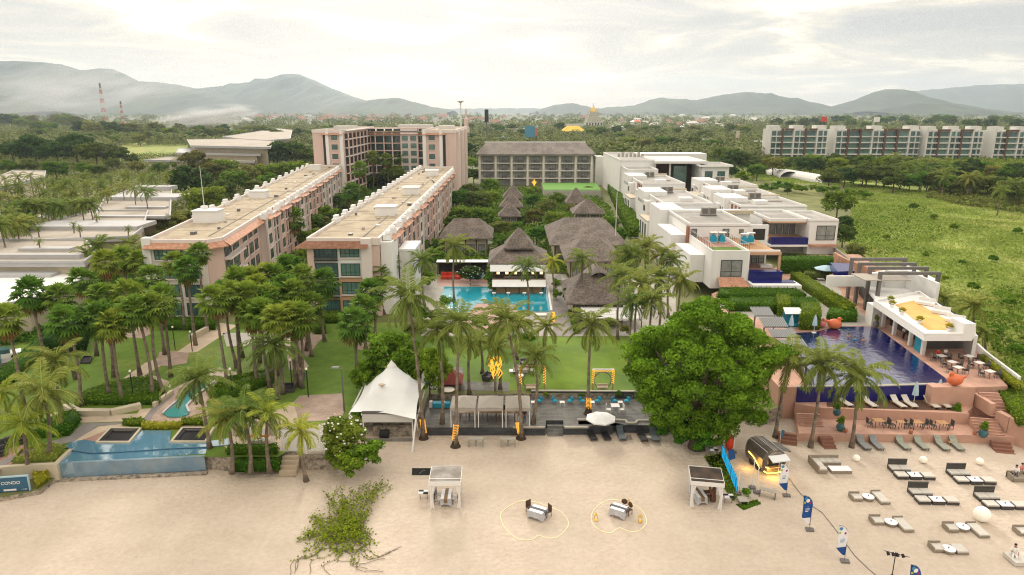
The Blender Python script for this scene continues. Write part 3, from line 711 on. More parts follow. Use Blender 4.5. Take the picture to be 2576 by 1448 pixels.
def roof_kit(root, poly, top, boxes, label=None, cap='white', par=.45):
    b = MB(); b.prism(poly, top-.2, top); b.build('roof', M['tanroof'], root)
    n = len(poly)
    for i in range(n):
        a, c = Vector(poly[i]).to_2d(), Vector(poly[(i+1)%n]).to_2d()
        w = Wall(root, a, c); m = w.mb(); m.box(.003*i,-.18,top-.6,w.L-.003*i,.14,top+par+.002*i); m.build('parapet', M[cap], root)
def stepped_merlons(root, A, B, top, pitch=6.2):
    w = Wall(root, A, B); n = int(w.L/pitch)
    for i in range(n):
        x = i*pitch+2; b = w.mb(); b.box(x,-.5,top-.4,x+3.0,.35,top+.75); b.box(x+.7,-.42,top+.6,x+2.2,.28,top+1.25); b.build('merlon', M['white'], root)
def ac_box(label, p, s=(3.4,2.6,1.5), group='white boxes on the pink block roofs'):
    t = thing('roof_box', label, 'roof box', p, R.uniform(-.05,.05), group)
    b = MB(); b.box(-s[0]/2,-s[1]/2,0,s[0]/2,s[1]/2,s[2]); b.build('casing', M['white'], t, world=False)
    b = MB(); b.box(-s[0]/2-.15,-s[1]/2-.15,s[2],s[0]/2+.15,s[1]/2+.15,s[2]+.14); b.build('lid', M['white2'], t, world=False)

TOP = 13.2
# -- right pink block
rb = thing('apartment_block', 'right one of the two long pink apartment blocks, white front with teal windows', 'apartment block', (-25,100,LZ))
P = [(-30.6,100.6),(-20,100.6),(-20,236),(-30.6,236)]
b = MB(); b.prism(P, LZ, TOP-.2); b.build('wall', M['pink'], rb)
roof_kit(rb, P, TOP, None, cap='palepink')
w = Wall(rb, (-30.6,100.55), (-20,100.55))
b = w.mb(); b.box(.9,-.35,LZ+6.1,8.2,.03,TOP-.9); b.build('upper_front', M['white'], rb)
b = w.mb(); b.box(.9,-.35,LZ,8.2,.03,LZ+6.05); b.build('lower_front', M['orange'], rb)
b = w.mb(); b.box(0,-.7,LZ,1.0,.02,TOP-.3); b.build('corner_pier', M['pink'], rb); b = w.mb(); b.box(8.1,-.8,LZ,9.6,.02,TOP+.5); b.build('corner_pier', M['palepink'], rb)
for f in range(4):
    w.window(2.75, LZ+.55+f*2.87, 3.2, 2.0, 5, 'glass', -.37); w.window(6.3, LZ+.75+f*2.87, 2.7, 1.75, 4, 'gglass', -.37)
    b = w.mb(); b.box(1.05,-.95,LZ+f*2.87+.18,4.5,-.4,LZ+f*2.87+.36); railing(b, 1.05, 4.5, LZ+f*2.87+.36, -.9, .6, 0); b.build('balcony', M['frame'], rb)
b = w.mb()
for i in range(2): b.face([(-1.6,-1.5,TOP-.75),(9.2,-1.5,TOP-.75),(9.2,0,TOP+.05),(0,0,TOP+.05)]); b.face([(-1.6,-1.5,TOP-.75),(0,0,TOP+.05),(0,14,TOP+.05),(-1.6,14,TOP-.75)])
b.face([(-1.6,-1.5,TOP-.9),(9.2,-1.5,TOP-.9),(9.2,-1.5,TOP-.76),(-1.6,-1.5,TOP-.76)]); b.build('tiled_eave', M['tile'], rb)
pink_side(rb, (-20,103), (-20,234), LZ, 4, 2.87, whitefrom=900)
b = MB(); b.box(-19.9,101.5,LZ,-18.2,107,TOP-.4); b.build('corner_block', M['white'], rb)
b = MB(); b.box(-18.2,108,LZ,-15.8,115,LZ+8.6); b.box(-18.3,107.9,LZ+8.6,-15.6,115.2,LZ+9); b.build('side_block', M['white'], rb)
stepped_merlons(rb, (-30.6,234), (-30.6,112), TOP, 6.6)
for i,(x,y,s) in enumerate([(-23.5,127,'nearest'),(-23.5,160,'middle'),(-24,207,'farthest')]): ac_box(f'white box standing on the right pink block roof, {s} of its three', (x,y,TOP), (3.6,3,1.6))
def roof_bits(root, a, c, wd, z, n):
    a, c = Vector(a), Vector(c); d = (c-a).normalized(); sd_ = Vector((d.y,-d.x))
    for i in range(n):
        p = a.lerp(c, (i+R.uniform(.2,.8))/n)+sd_*R.uniform(-wd,wd)
        b = MB(); s_ = R.uniform(.18,.4); b.box(p.x-s_,p.y-s_,z+.002,p.x+s_,p.y+s_,z+R.uniform(.25,.6)); b.build('roof_vent', M[R.choice(['concrete','white2','steel'])], root)
    for i in range(int((c-a).length/11)):
        p = a+d*(6+i*11); w_ = Wall(root, (p-sd_*wd*1.12).to_tuple(), (p+sd_*wd*1.12).to_tuple()); b = w_.mb(); b.box(0,-.05,z+.001,w_.L,.05,z+.05); b.build('roof_seam', M['greyroof' if i%3 else 'cream'], root)
    p0, p1 = a+sd_*wd*.55, c+sd_*wd*.55; b = MB(); b.tube([(p0.x,p0.y,z+.12),(p1.x,p1.y,z+.12)], .07, 5); b.build('roof_pipe', M['concrete'], root)
roof_bits(rb, (-25.3,103), (-25.3,233), 4.3, TOP, 26)
# -- left pink block (turned a little to the left)
lb = thing('apartment_block', 'left one of the two long pink apartment blocks, antenna on its roof', 'apartment block', (-50,100,LZ))
A0, A1, B0, B1 = Vector((-54,99.5)), Vector((-43.6,101.2)), Vector((-60.5,244)), Vector((-71,242))
A1b = Vector((-45.2,99.2))
P = [A0, A1b, A1, B0, B1]
b = MB(); b.prism(P, LZ, TOP-.2); b.build('wall', M['pink'], lb); roof_kit(lb, P, TOP, None, cap='palepink')
w = Wall(lb, A0, A1b)
b = w.mb(); b.box(.2,-.3,LZ,w.L-.1,.03,TOP-.8); b.build('front_panel', M['palepink'], lb)
for f in range(4):
    w.window(2.6, LZ+.6+f*2.87, 3.0, 1.8, 5, 'gglass', -.32); w.window(6.4, LZ+.6+f*2.87, 2.6, 1.8, 4, 'glass', -.32)
for a, c in ((A0,A1b),(A1b,A1),(A1,A1+(B0-A1)*.17)):
    ww = Wall(lb, a, c); b = ww.mb(); b.face([(-.3,-1.2,TOP-.75),(ww.L+.3,-1.2,TOP-.75),(ww.L,0,TOP+.05),(0,0,TOP+.05)]); b.face([(-.3,-1.2,TOP-.9),(ww.L+.3,-1.2,TOP-.9),(ww.L+.3,-1.2,TOP-.76),(-.3,-1.2,TOP-.76)]); b.build('tiled_eave', M['tile'], lb)
b = MB(); b.box(-54.6,98.9,LZ,-53.4,100.1,TOP+.7); b.build('corner_pier', M['white'], lb)
dB = (B0-A1).normalized()
wf = Wall(lb, A1, A1+dB*22)
for f in range(4):
    wf.window(2.2, LZ+.5+f*2.87, 3.4, 1.9, 5, 'glass'); wf.window(6.6, LZ+.5+f*2.87, 3.0, 1.9, 4, 'gglass')
    b = wf.mb(); b.box(.2,-1.0,LZ+f*2.87,9.2,-.03,LZ+f*2.87+.22); railing(b, .2, 9.2, LZ+f*2.87+.22, -.9, .8); b.build('balcony', M['palepink'], lb)
    wf.window(12.2, LZ+.8+f*2.87, 2.2, 1.7, 2, 'glass'); wf.window(16, LZ+.8+f*2.87, 2.2, 1.7, 2, 'glass'); wf.window(19.5, LZ+.8+f*2.87, 2.0, 1.7, 2, 'glass')
pink_side(lb, A1+dB*22.5, B0, LZ, 4, 2.87, whitefrom=62)
stepped_merlons(lb, B1, A0+(B1-A0)*.06, TOP, 9)
roof_bits(lb, (-49.2,104), (-65.3,240), 4.2, TOP, 26)
ac_box('largest white roof box, carrying the antenna mast on the left pink block', (-53.2,119,TOP), (4.2,3.2,2.0))
t = thing('antenna_mast', 'tall thin antenna mast above the white box on the left pink roof', 'antenna', (-54,119.5,TOP+2.1)); b = MB(); b.tube([(0,0,0),(0,0,7.5)], [.07,.03], 5); b.cbox((0,0,.3),(1,.8,.6)); b.build('mast', M['white2'], t, world=False)
ac_box('white box in the middle of the left pink roof', (-56.5,153,TOP)); ac_box('white box at the far end of the left pink roof', (-65,228,TOP))
# -- tall pink block at the back
bb = thing('apartment_block', 'tall U shaped pink apartment block closing the court behind the two long blocks', 'apartment block', (-45,250,LZ))
H = 25.2
def bx(name, x0,y0,z0,x1,y1,z1,m,root):
    b = MB(); b.box(x0,y0,z0,x1,y1,z1); return b.build(name, m, root)
bx('wall', -70,245,LZ,-59.2,300,H-.2, M['pink'], bb); bx('wall', -31.5,245,LZ,-19.6,300,H-.2, M['pink'], bb); bx('wall', -59.3,287,LZ,-31.4,300.1,H-1.4, M['brown'], bb)
for P in ([(-70,245),(-59.2,245),(-59.2,300),(-70,300)], [(-31.5,245),(-19.6,245),(-19.6,300),(-31.5,300)]): roof_kit(bb, P, H, None, cap='palepink')
bx('roof', -60,284,H-1.6,-31,301,H-1.2, M['tanroof'], bb)
for x0, x1 in ((-70,-59.2),(-31.5,-19.6)):
    w = Wall(bb, (x0,245),(x1,245)); fl = x0 > -50
    xs = (6.4,8.4) if not fl else (.4,5.6)
    for xx in ((4.6,9.6) if not fl else (.2,6.0)):
        b = w.mb(); b.box(xx,-.6,LZ,xx+1.1,.02,H+.7); b.build('pilaster', M['white'], bb)
    sx = 3.6 if not fl else 7.2
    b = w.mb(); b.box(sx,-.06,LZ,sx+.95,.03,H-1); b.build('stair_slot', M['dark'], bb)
    for f in range(7): w.window(8.2-.6 if not fl else 3.3, LZ+.9+f*3.3, 1.9, 1.6, 2, 'gglass' if (f+fl)%3==0 else 'glass', -.01)
    b = w.mb(); b.face([(3.2 if not fl else 0,-.9,H-1.3),(10.8 if not fl else 8,-.9,H-1.3),(10.8 if not fl else 8,0,H-.5),(3.2 if not fl else 0,0,H-.5)]); b.build('tiled_eave', M['tile'], bb)
w = Wall(bb, (-59.2,286.9), (-31.5,286.9)); nb = 8; pw = w.L/nb
for f in range(8):
    b = w.mb(); b.box(0,-2.4,LZ+f*3.0+2.6,w.L,-.03,LZ+f*3.0+2.95); b.build('floor_slab', M['pink'] if f%3 else M['palepink'], bb)
    for i in range(nb):
        if i in (4,5): continue
        w.window((i+.5)*pw, LZ+f*3+.15, pw*.8, 2.2, 3, 'glass', -.02, sill=False)
for i in range(nb+1):
    if i == 5: continue
    b = w.mb(); b.box(i*pw-.22,-2.6,LZ,i*pw+.22,-2.35,H-1.6); b.build('column', M['palepink'] if i%2 else M['pink'], bb)
b = w.mb(); b.box(4*pw,-2.9,LZ,6*pw,-.02,H-.2); b.build('centre_bay', M['palepink'], bb)
for f in range(7):
    for i in (4,5): w.window((i+.5)*pw, LZ+.9+f*3, 2.2, 1.7, 2, 'gglass', -2.92)
b = w.mb(); b.face([(-1,-3.4,H-2.4),(w.L+1,-3.4,H-2.4),(w.L+1,0,H-1.1),(-1,0,H-1.1)]); b.build('tiled_eave', M['tile'], bb)
w = Wall(bb, (-59.2,246), (-59.2,286))
for f in range(8): b = w.mb(); b.box(1,-1.4,LZ+f*3.0+2.6,w.L,-.03,LZ+f*3.0+2.9); b.build('floor_slab', M['palepink'], bb)
for i in range(7): b = w.mb(); b.box(1+i*6.4,-1.5,LZ,1.4+i*6.4,-1.1,H-.6); b.build('column', M['pink'], bb)
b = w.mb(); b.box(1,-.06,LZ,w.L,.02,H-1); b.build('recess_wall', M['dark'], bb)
w = Wall(bb, (-19.6,246), (-19.6,299))
for i in range(5): b = w.mb(); b.box(2+i*10,-1.0,LZ,5+i*10,.02,H-.1); b.build('projecting_bay', M['pink'] if i%2 else M['palepink'], bb)
for i,(x,y,sx) in enumerate([(-64,270,8),(-40,292,14),(-26,280,6)]): bx('roof_plant', x-sx/2,y-3,H-1.4,x+sx/2,y+3,H+1.3, M['oldwhite'], bb)
# -- grey hotel
gh = thing('hotel_building', 'long grey four storey hotel block with shingle roof and open balconies behind the thatched village', 'hotel', (10,290,LZ))
x0, x1, y0 = -13.6, 33.4, 290
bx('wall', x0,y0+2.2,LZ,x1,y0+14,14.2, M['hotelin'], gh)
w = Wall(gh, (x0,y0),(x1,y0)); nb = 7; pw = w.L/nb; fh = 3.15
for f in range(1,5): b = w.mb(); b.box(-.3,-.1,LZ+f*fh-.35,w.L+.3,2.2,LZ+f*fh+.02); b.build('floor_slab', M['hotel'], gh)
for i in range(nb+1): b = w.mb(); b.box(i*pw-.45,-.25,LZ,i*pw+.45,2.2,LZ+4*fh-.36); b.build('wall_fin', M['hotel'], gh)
for i in range(nb):
    for f in range(4):
        w.window((i+.5)*pw, LZ+f*fh+.1, pw*.55, 2.3, 3, 'hotglass', 2.15, sill=False)
        if f: b = w.mb(); b.cbox(((i+.55)*pw,1.0,LZ+f*fh+.42),(2.2,.9,.55)); b.cbox(((i+.55)*pw-.9,1.0,LZ+f*fh+.7),(.35,.9,.9)); b.build('balcony_sofa', M['steel'], gh)
def hip(b, x0,y0,x1,y1,z0,z1,rl=0,axis='x',th=.22, mi=None):
    cx,cy=(x0+x1)/2,(y0+y1)/2
    r0,r1 = (Vector((cx-rl/2,cy,z1)),Vector((cx+rl/2,cy,z1))) if axis=='x' else (Vector((cx,cy-rl/2,z1)),Vector((cx,cy+rl/2,z1)))
    a,bb_,c,d=[Vector(q) for q in ((x0,y0,z0),(x1,y0,z0),(x1,y1,z0),(x0,y1,z0))]
    if axis=='x':
        b.face([a,bb_,r1,r0],mi); b.face([bb_,c,r1],mi); b.face([c,d,r0,r1],mi); b.face([d,a,r0],mi)
    else:
        b.face([a,bb_,r0],mi); b.face([bb_,c,r1,r0],mi); b.face([c,d,r1],mi); b.face([d,a,r0,r1],mi)
    b.box(x0,y0,z0-th,x1,y1,z0-.003,mi)
b = MB(); hip(b, x0-1.6,y0-1.6,x1+1.6,y0+15,14.6,19.0,42); b.build('roof', mat('hotel_shingle', (.25,.225,.20), .92, .3, 2., (.19,.17,.155), .3, .5, 5.), gh)
bx('ridge_parapet', x0+2,y0+7.2,18.6,x1-2,y0+7.6,19.4, M['oldwhite'], gh); bx('stair_tower', x1+1.7,y0+1,LZ,x1+5,y0+9,13.5, M['oldwhite'], gh)
lit = MB(); lit.lathe((9.3,287,1.6), [(.3,0),(.35,.8),(1.1,1.7),(.4,1.9),(.2,2.7),(.05,2.8)], 8); o = lit.build('lit_sculpture', M['glow']); tag(o, 'glowing amber sculpture hanging before the grey hotel entrance', 'sculpture')
b = MB(); P=[W(x,y,4.58) for x,y in [(1368,479),(1362,461),(1500,461),(1512,479)]]; b.prism([p.to_2d() for p in P], LZ, 4.28); o=b.build('podium', M['concrete']); tag(o,'low concrete podium carrying the bright green lawn before the grey hotel','podium')

# -- shingle roofed village
def pavilion(label, x0,x1,y0,y1,ze,zr,rl,axis='x',name='shingle_house',wall='cream',over=1.2,tier=None,cat='house',nwin=4):
    t = thing(name, label, cat, ((x0+x1)/2,y0,LZ), 0, 'shingle roofed houses of the village')
    b = MB(); hip(b, x0,y0,x1,y1,ze,zr,rl,axis); b.build('roof', M['shingle'], t)
    if tier:
        a = tier; b = MB(); hip(b, a[0],a[1],a[2],a[3],a[4],a[5],a[6]); b.build('upper_roof', M['shingle'], t)
    b = MB(); b.box(x0+over,y0+over,LZ,x1-over,y1-over,ze-.2); b.build('wall', M[wall], t)
    w = Wall(t, (x0+over,y0+over),(x1-over,y0+over))
    for i in range(nwin):
        w.window(w.L*(i+.5)/nwin, LZ+.2, w.L/nwin*.6, min(2.3, ze-LZ-.9), 2, 'greyglass', -.01, sill=False)
    b = w.mb()
    for i in range(nwin+1): b.box(w.L*i/nwin-.12,-.2,LZ,w.L*i/nwin+.12,-.0,ze-.25)
    b.build('posts', M['brown'], t)
    return t
cp = pavilion('two tier shingle roofed pavilion with lit dining floor above the pool bar', -4.2,6.6,115.5,127,6.4,9.3,3,'x','restaurant_pavilion','dark',1.0,(-1.4,118,3.9,124.2,8.6,11.8,.4),'pavilion',1)
w = Wall(cp, (-3.4,115.2),(5.8,115.2))
b = w.mb(); b.face([(-.4,-.5,5.2),(w.L+.4,-.5,5.2),(w.L+.4,.3,6.2),(-.4,.3,6.2)]); b.face([(-.4,-.48,5.15),(w.L+.4,-.48,5.15),(w.L+.4,.32,6.15),(-.4,.32,6.15)][::-1]); b.build('blind', M['canvas'], cp)
b = w.mb(); b.face([(0,-2.2,2.9),(w.L,-2.2,2.9),(w.L,-.5,3.75),(0,-.5,3.75)]); b.face([(0,-2.2,2.85),(w.L,-2.2,2.85),(w.L,-.5,3.7),(0,-.5,3.7)][::-1]); b.build('awning', M['canvas'], cp)
b = w.mb(); b.box(0,-.5,3.72,w.L,-.05,3.9); railing(b, 0, w.L, 3.9, -.4, .75, 0, .6); b.build('railing', M['brown'], cp)
for i in range(6): b = w.mb(); b.cbox((1+i*1.5,.25,4.75),(.5,.2,.35)); b.build('lit_lamp', M['warm'], cp)
for i in range(5): b = w.mb(); b.box(i*2.25,-2.1,LZ,i*2.25+.2,-1.9,2.9); b.build('post', M['brown'], cp)
b = w.mb(); b.box(.6,-1.2,LZ,w.L-.6,-.6,2.5); b.build('bar_counter', M['wood'], cp)
for i in range(4):
    t = thing('bar_stool', f'white bar seat standing in the pool edge, number {["one","two","three","four"][i]} from the left', 'stool', (-3.2+i*2.7+R.uniform(-.3,.3),112.4,LZ+.05)); b = MB(); b.box(-.3,-.3,.35,.3,.3,.5); b.tube([(0,0,0),(0,0,.36)],.1,6); b.build('seat', M['white2'], t, world=False)
    t['label'] = 'white bar seat in the turquoise pool, ' + ['leftmost of four','second from the left of four','third from the left of four','rightmost of four'][i]; LABELS[t['label']]=['x']
pavilion('wide hip roofed shingle house behind the white umbrella, left of the lit pavilion', -15.8,-4.2,144,157,5.6,9.0,5.5)
pavilion('big rear shingle hall with the broadest roof right of the lit pavilion', 7.6,23.6,136,160,5.7,9.5,8.5,'x')
pavilion('shingle house with hipped roof overlapping in front of the broad hall', 9.6,20.6,121.5,137,5.5,8.6,3,'x')
t = pavilion('low shingle restaurant with gabled dormer above the striped awning', 8.0,17.6,96.5,110,4.6,7.6,4,'x')
b = MB(); b.face([(11.2,103.2,6.6),(13.4,101.5,8.3),(13.4,108,8.3),(11.2,108,6.6)]); b.face([(13.4,101.5,8.3),(15.8,103.2,6.6),(15.8,108,6.6),(13.4,108,8.3)]); b.face([(11.5,103.4,6.3),(15.5,103.4,6.3),(13.4,101.9,7.9)]); b.build('gable', M['shingle'], t)
b = MB()
for k in range(3):
    y1_ = 96.9-k*1.1; z1_ = 4.0-k*.28
    for i in range(12):
        xa = 10.1+i*.72; b.face([(xa,y1_-1.0,z1_-.25),(xa+.36,y1_-1.05,z1_-.33),(xa+.36,y1_,z1_),(xa,y1_,z1_)], 0); b.face([(xa+.36,y1_-1.05,z1_-.33),(xa+.72,y1_-1.0,z1_-.25),(xa+.72,y1_,z1_),(xa+.36,y1_,z1_)], 0)
        b.face([(xa,y1_-1.02,z1_-.27),(xa+.72,y1_-1.02,z1_-.27),(xa+.72,y1_-1.05,z1_-.5),(xa+.36,y1_-1.05,z1_-.62),(xa,y1_-1.05,z1_-.5)], 0)
b.build('awning', M['white2'], t)
b = MB()
for i in range(4): b.box(10.2+i*2.8,93.9,LZ,10.32+i*2.8,94.02,3.2)
b.build('awning_posts', M['brown'], t)
for lab,(px0,px1,ye,za,zr) in {'smallest pyramid roofed cottage nearest the grey hotel, left of the village':(1262,1318,500,4.6,8.6),'pyramid roofed cottage in the middle of the left stepped row':(1256,1316,522,4.6,8.4),'front pyramid roofed cottage of the left stepped row':(1252,1312,545,4.4,7.6),
    'cottage with steep shingle roof at the back right of the village':(1424,1478,512,4.6,9.0),'shingle cottage at the right end behind the broad hall':(1440,1524,538,4.6,8.2)}.items():
    a = W(px0,ye,za); c = W(px1,ye,za); wd = c.x-a.x
    pavilion(lab, a.x,c.x,a.y,a.y+wd,za,zr,.5,'x',nwin=2)
pm = thing('flag_pole', 'thin pale mast rising behind the shingle hall', 'mast', (21.5,140,LZ)); b = MB(); b.tube([(0,0,0),(0,0,14.5)],[.09,.05],5); b.build('pole', M['white2'], pm, world=False)

# -- white villas on the right
def vbox(root, name, x0,x1,y0,y1,z0,z1,m='white'):
    b = MB(); b.box(x0,y0,z0,x1,y1,z1); return b.build(name, M[m], root)
def flat_roof(root, x0,x1,y0,y1,z, m='greyroof', par=.5):
    vbox(root,'roof',x0+.25,x1-.25,y0+.25,y1-.25,z-.1,z+.03,m)
    b = MB(); b.box(x0,y0,z-.1,x1,y0+.25,z+par); b.box(x0,y1-.25,z-.1,x1,y1,z+par); b.box(x0,y0+.25,z-.1,x0+.25,y1-.25,z+par); b.box(x1-.25,y0+.25,z-.1,x1,y1-.25,z+par); b.build('parapet', M['white'], root)
def ac_unit(label, x, y, z):
    t = thing('air_conditioner', label, 'air conditioner', (x,y,z), 0, 'air conditioners on the villa roofs')
    b = MB(); b.box(-1.5,-.4,.25,-.1,.4,1.7); b.box(.1,-.4,.25,1.5,.4,1.7); b.mi=1
    b.box(-1.35,-.44,.45,-.25,-.41,1.5); b.box(.25,-.44,.45,1.35,-.41,1.5); b.build('casing', [M['concrete'],M['steel']], t, world=False)
    b = MB(); b.box(-1.6,-.5,0,1.6,.5,.25); b.build('stand', M['steel'], t, world=False)
# villa 1
v = thing('villa', 'nearest white villa with roof terrace, blue balcony pool and big curtained window', 'villa', (38,110,PZ))
vbox(v,'front_block',32.7,38.9,109.3,124.4,PZ,9.4); vbox(v,'parapet',32.7,32.95,109.3,124.4,9.4,9.95); vbox(v,'parapet',32.95,38.9,109.3,109.55,9.4,9.95); vbox(v,'parapet',38.65,38.9,109.55,124.4,9.4,9.9)
vbox(v,'roof_grass',32.97,38.63,109.57,115,9.4,9.43,'lawn'); vbox(v,'terrace_floor',32.97,38.63,115,124.38,9.4,9.44,'deck'); vbox(v,'terrace_floor',38.92,44.3,110.5,124.38,9.0,9.3,'wood')
w = Wall(v,(32.7,109.3),(38.9,109.3)); w.window(3.3,5.7,3.3,2.6,2,'greyglass',-.01,sill=False)
vbox(v,'back_wall',38.95,44.0,116,124.3,PZ,9.0); w2 = Wall(v,(38.95,116),(44,116))
for i in range(4): w2.window(.7+i*1.2,6.5,.85,2.3,1,'greyglass',-.01,sill=False)
vbox(v,'pergola_frame',38.95,44.4,110.2,110.6,9.0,9.5,'orange'); vbox(v,'pergola_frame',44.0,44.4,110.25,110.65,6.4,9.0,'orange'); vbox(v,'parapet',39,44.35,110.65,111,9.3,9.75)
vbox(v,'balcony_floor',38.95,44.2,110.5,115.95,6.0,6.35,'deck'); vbox(v,'pool_wall',38.95,44.4,109.0,110.45,4.9,6.5,'bluetile'); vbox(v,'pool_ledge',38.95,46,107.2,109,5.0,5.1,'bluetile'); vbox(v,'canopy_slab',38.6,46.4,105.8,109.0,4.45,4.98)
vbox(v,'lower_glass',38.95,44.2,109.1,109.2,PZ,4.44,'dark'); vbox(v,'daybed',42,44,112.5,113.6,6.36,6.8,'white2')
b = MB(); b.face([(33.5,106.6,4.5),(38.4,106.6,4.5),(38.0,109.25,5.5),(33.9,109.25,5.5)]); b.face([(33.5,106.6,4.4),(38.4,106.6,4.4),(38.4,106.6,4.5),(33.5,106.6,4.5)]); b.build('tiled_canopy', M['tile'], v)
vbox(v,'upper_block',32.7,43.9,124.5,141.8,PZ,11.5); flat_roof(v,32.7,43.9,124.5,141.8,11.5)
w = Wall(v,(32.7,124.5),(43.9,124.5)); w.window(.9,9.6,.8,1.3,1,'greyglass',-.01,sill=False); w.window(6.8,9.6,.9,1.3,1,'greyglass',-.01,sill=False); w.window(9.6,10.2,.6,.6,1,'greyglass',-.01,sill=False)
vbox(v,'brown_panel',32.4,32.68,124.2,125.6,PZ,11.4,'brickred'); vbox(v,'side_block',30.2,32.66,113.5,124.1,PZ,8.4); vbox(v,'side_block',29.8,32.6,126,138.8,LZ,9.6)
b = MB(); b.bar((32.8,109.6,10.9),(32.8,124.3,10.9)); b.bar((38.8,109.6,10.9),(38.8,124.3,10.9))
for i in range(16): b.bar((32.8,109.6+i*.98,9.9),(32.8,109.6+i*.98,10.9)); b.bar((38.8,109.6+i*.98,9.9),(38.8,109.6+i*.98,10.9))
b.build('railing', M['steel'], v)
vbox(v,'gate_frame',43.95,47.5,125,125.5,PZ,11.6); vbox(v,'gate_opening',44.6,46.9,124.96,124.99,8.8,10.9,'dark')
vbox(v,'tower',31,36,142,153,LZ,12.1); vbox(v,'roof_band',36.05,50.5,142,142.6,11.2,11.9,'cream'); vbox(v,'link_block',36.05,50,142.65,150,LZ,11.1)
w = Wall(v,(31,153),(31,142))
# terrace chairs: blue pods
for i,(x,y,lab) in enumerate([(35.6,119,'left pod chair of the pair with white frame on the villa roof terrace'),(37.1,119,'right pod chair of the pair on the villa roof terrace'),(40.6,117.5,'front blue pod chair on the timber roof terrace'),(42.0,118.5,'rear blue pod chair on the timber roof terrace')]):
    t = thing('pod_chair', lab, 'chair', (x,y,9.44), 0, 'blue pod chairs on the villa roof')
    b = MB(); b.box(-.6,-.5,.1,.6,.5,.2); b.box(-.65,.4,.1,.65,.5,1.9); b.box(-.65,-.5,1.8,.65,.5,1.9); b.build('frame', M['white2'], t, world=False)
    b = MB(); b.box(-.5,-.45,.2,.5,.38,1.1); b.blob((0,0,1.1),(.45,.4,.35),8,4); b.build('cushion', M['aqua'], t, world=False)
ac_unit('air conditioner pair on the nearest villa roof', 39.6, 137, 11.55)
# the villas behind in the first row
def row_villa(label, x0, x1, y0, y1, z, fins=True, ac=None, setb=12, low=7.2, gz=LZ):
    v = thing('villa', label, 'villa', ((x0+x1)/2,y0,gz), 0, 'white flat roofed villas')
    vbox(v,'main_block',x0,x1,y0,y1,gz,z); flat_roof(v,x0,x1,y0,y1,z)
    vbox(v,'rear_block',x0-1.2,x0+4.5,y1-9,y1+.6,gz,z+1.1); vbox(v,'roof_band',x0+4.6,x1+.4,y1+.02,y1+.5,z-.2,z+.9,'cream')
    vbox(v,'low_wing',x0-3.0,x0-.02,y0+2,y0+setb,gz,low)
    vbox(v,'stair_block',x0-1.5,x0-.02,y0+setb+.5,y0+setb+4,gz,z-.8)
    b = MB()
    for i in range(3): b.box(x0-.25,y0+.6+i*2.6,gz,x0-.003,y0+1.5+i*2.6,z-.1)
    b.build('brown_fins', M['brickred'], v)
    w = Wall(v,(x0,y0),(x1,y0))
    for f in range(2):
        for i in range(3): w.window(w.L*(i+.7)/3.4, gz+3.6+f*3-.4, 1.6, 1.7, 2, 'greyglass', -.01, sill=False)
    ws = Wall(v,(x0-1.5,y0+setb+4),(x0-1.5,y0+setb+.5)); ws.window(1.7, z-3.2, 1.6, 1.2, 2, 'greyglass', -.01, sill=False)
    wl = Wall(v,(x0-3,y0+setb),(x0-3,y0+2))
    for q in range(3): wl.window(1.8+q*3, gz+1.2, 1.0, 3.6, 1, 'greyglass', -.01, sill=False)
    wm = Wall(v,(x0,max(y1-9.2,y0+setb+5)),(x0,y0+setb+4.3))
    for q in range(int(wm.L/2.6)):
        for f in range(2): wm.window(1.2+q*2.6, gz+2.6+f*3.6, .9, 2.2, 1, 'glass' if (q+f)%3 else 'greyglass', -.01, sill=False)
    vbox(v,'low_wing_cap',x0-3.1,x0-.01,y0+1.9,y0+setb+.1,low,low+.25,'cream'); vbox(v,'roof_hatch',x0+5,x0+8,y0+5,y0+8,z+.04,z+.9,'white2'); vbox(v,'duct',x0+6,x1-2,y0+10,y0+10.4,z+.04,z+.35,'concrete')
    vbox(v,'front_recess',x0+1.0,x0+4.2,y0-.03,y0-.01,gz+1,z-1.2,'dark'); vbox(v,'front_slab',x0+.8,x0+4.4,y0-1.0,y0-.04,gz+4.4,gz+4.65,'white2')
    b = MB()
    for k in range(5): b.box(x0-1.22, y1-8+k*1.6, z-2, x0-1.21, y1-7.4+k*1.6, z-1.2)
    b.build('vents', M['dark'], v)
    if ac: ac_unit(ac, (x0+x1)/2+R.uniform(-1,1), y1-3, z+.06)
    return v
row_villa('second white villa of the left row, directly behind the nearest one', 34.3,45.5,154.5,180,11.4,ac='air conditioner pair on the second villa roof')
row_villa('third white villa of the left row, two behind the nearest', 37.6,50,198,224,11.4,ac='air conditioner pair on the third villa roof')
bx2 = thing('villa', 'low white link house between the second and third villas of the left row', 'villa', (42,182,LZ)); vbox(bx2,'main_block',35.6,47.5,181.5,197.4,LZ,9.8); flat_roof(bx2,35.6,47.5,181.5,197.4,9.8); vbox(bx2,'brown_panel',35.2,35.58,182,186,LZ,9.9,'brickred')
row_villa('villa of the right row nearest the banana plants, farthest back', 59,73,204,221,10.2,ac='air conditioner pair on the farthest right row villa')
row_villa('middle villa of the right row with brown window fins', 55.5,70,181,196,10.2,ac='air conditioner pair on the middle right row villa')
row_villa('right row villa just behind the one with the blue balcony pool', 53.2,68.5,158,176,10.3,ac='air conditioner pair above the blue balcony villa')
v = thing('villa', 'white villa with blue balcony pool at the edge of the meadow', 'villa', (59,137.7,PZ))
vbox(v,'right_block',60.4,66.2,137.2,150,PZ,10.3); flat_roof(v,60.4,66.2,137.2,150,10.3); vbox(v,'main_block',52.8,60.35,143,152,PZ,10.2); flat_roof(v,52.8,60.35,138.6,152,10.2)
vbox(v,'ceiling_slab',52.8,60.35,138.6,143,9.75,10.1,'orange'); w = Wall(v,(52.8,143),(60.3,143))
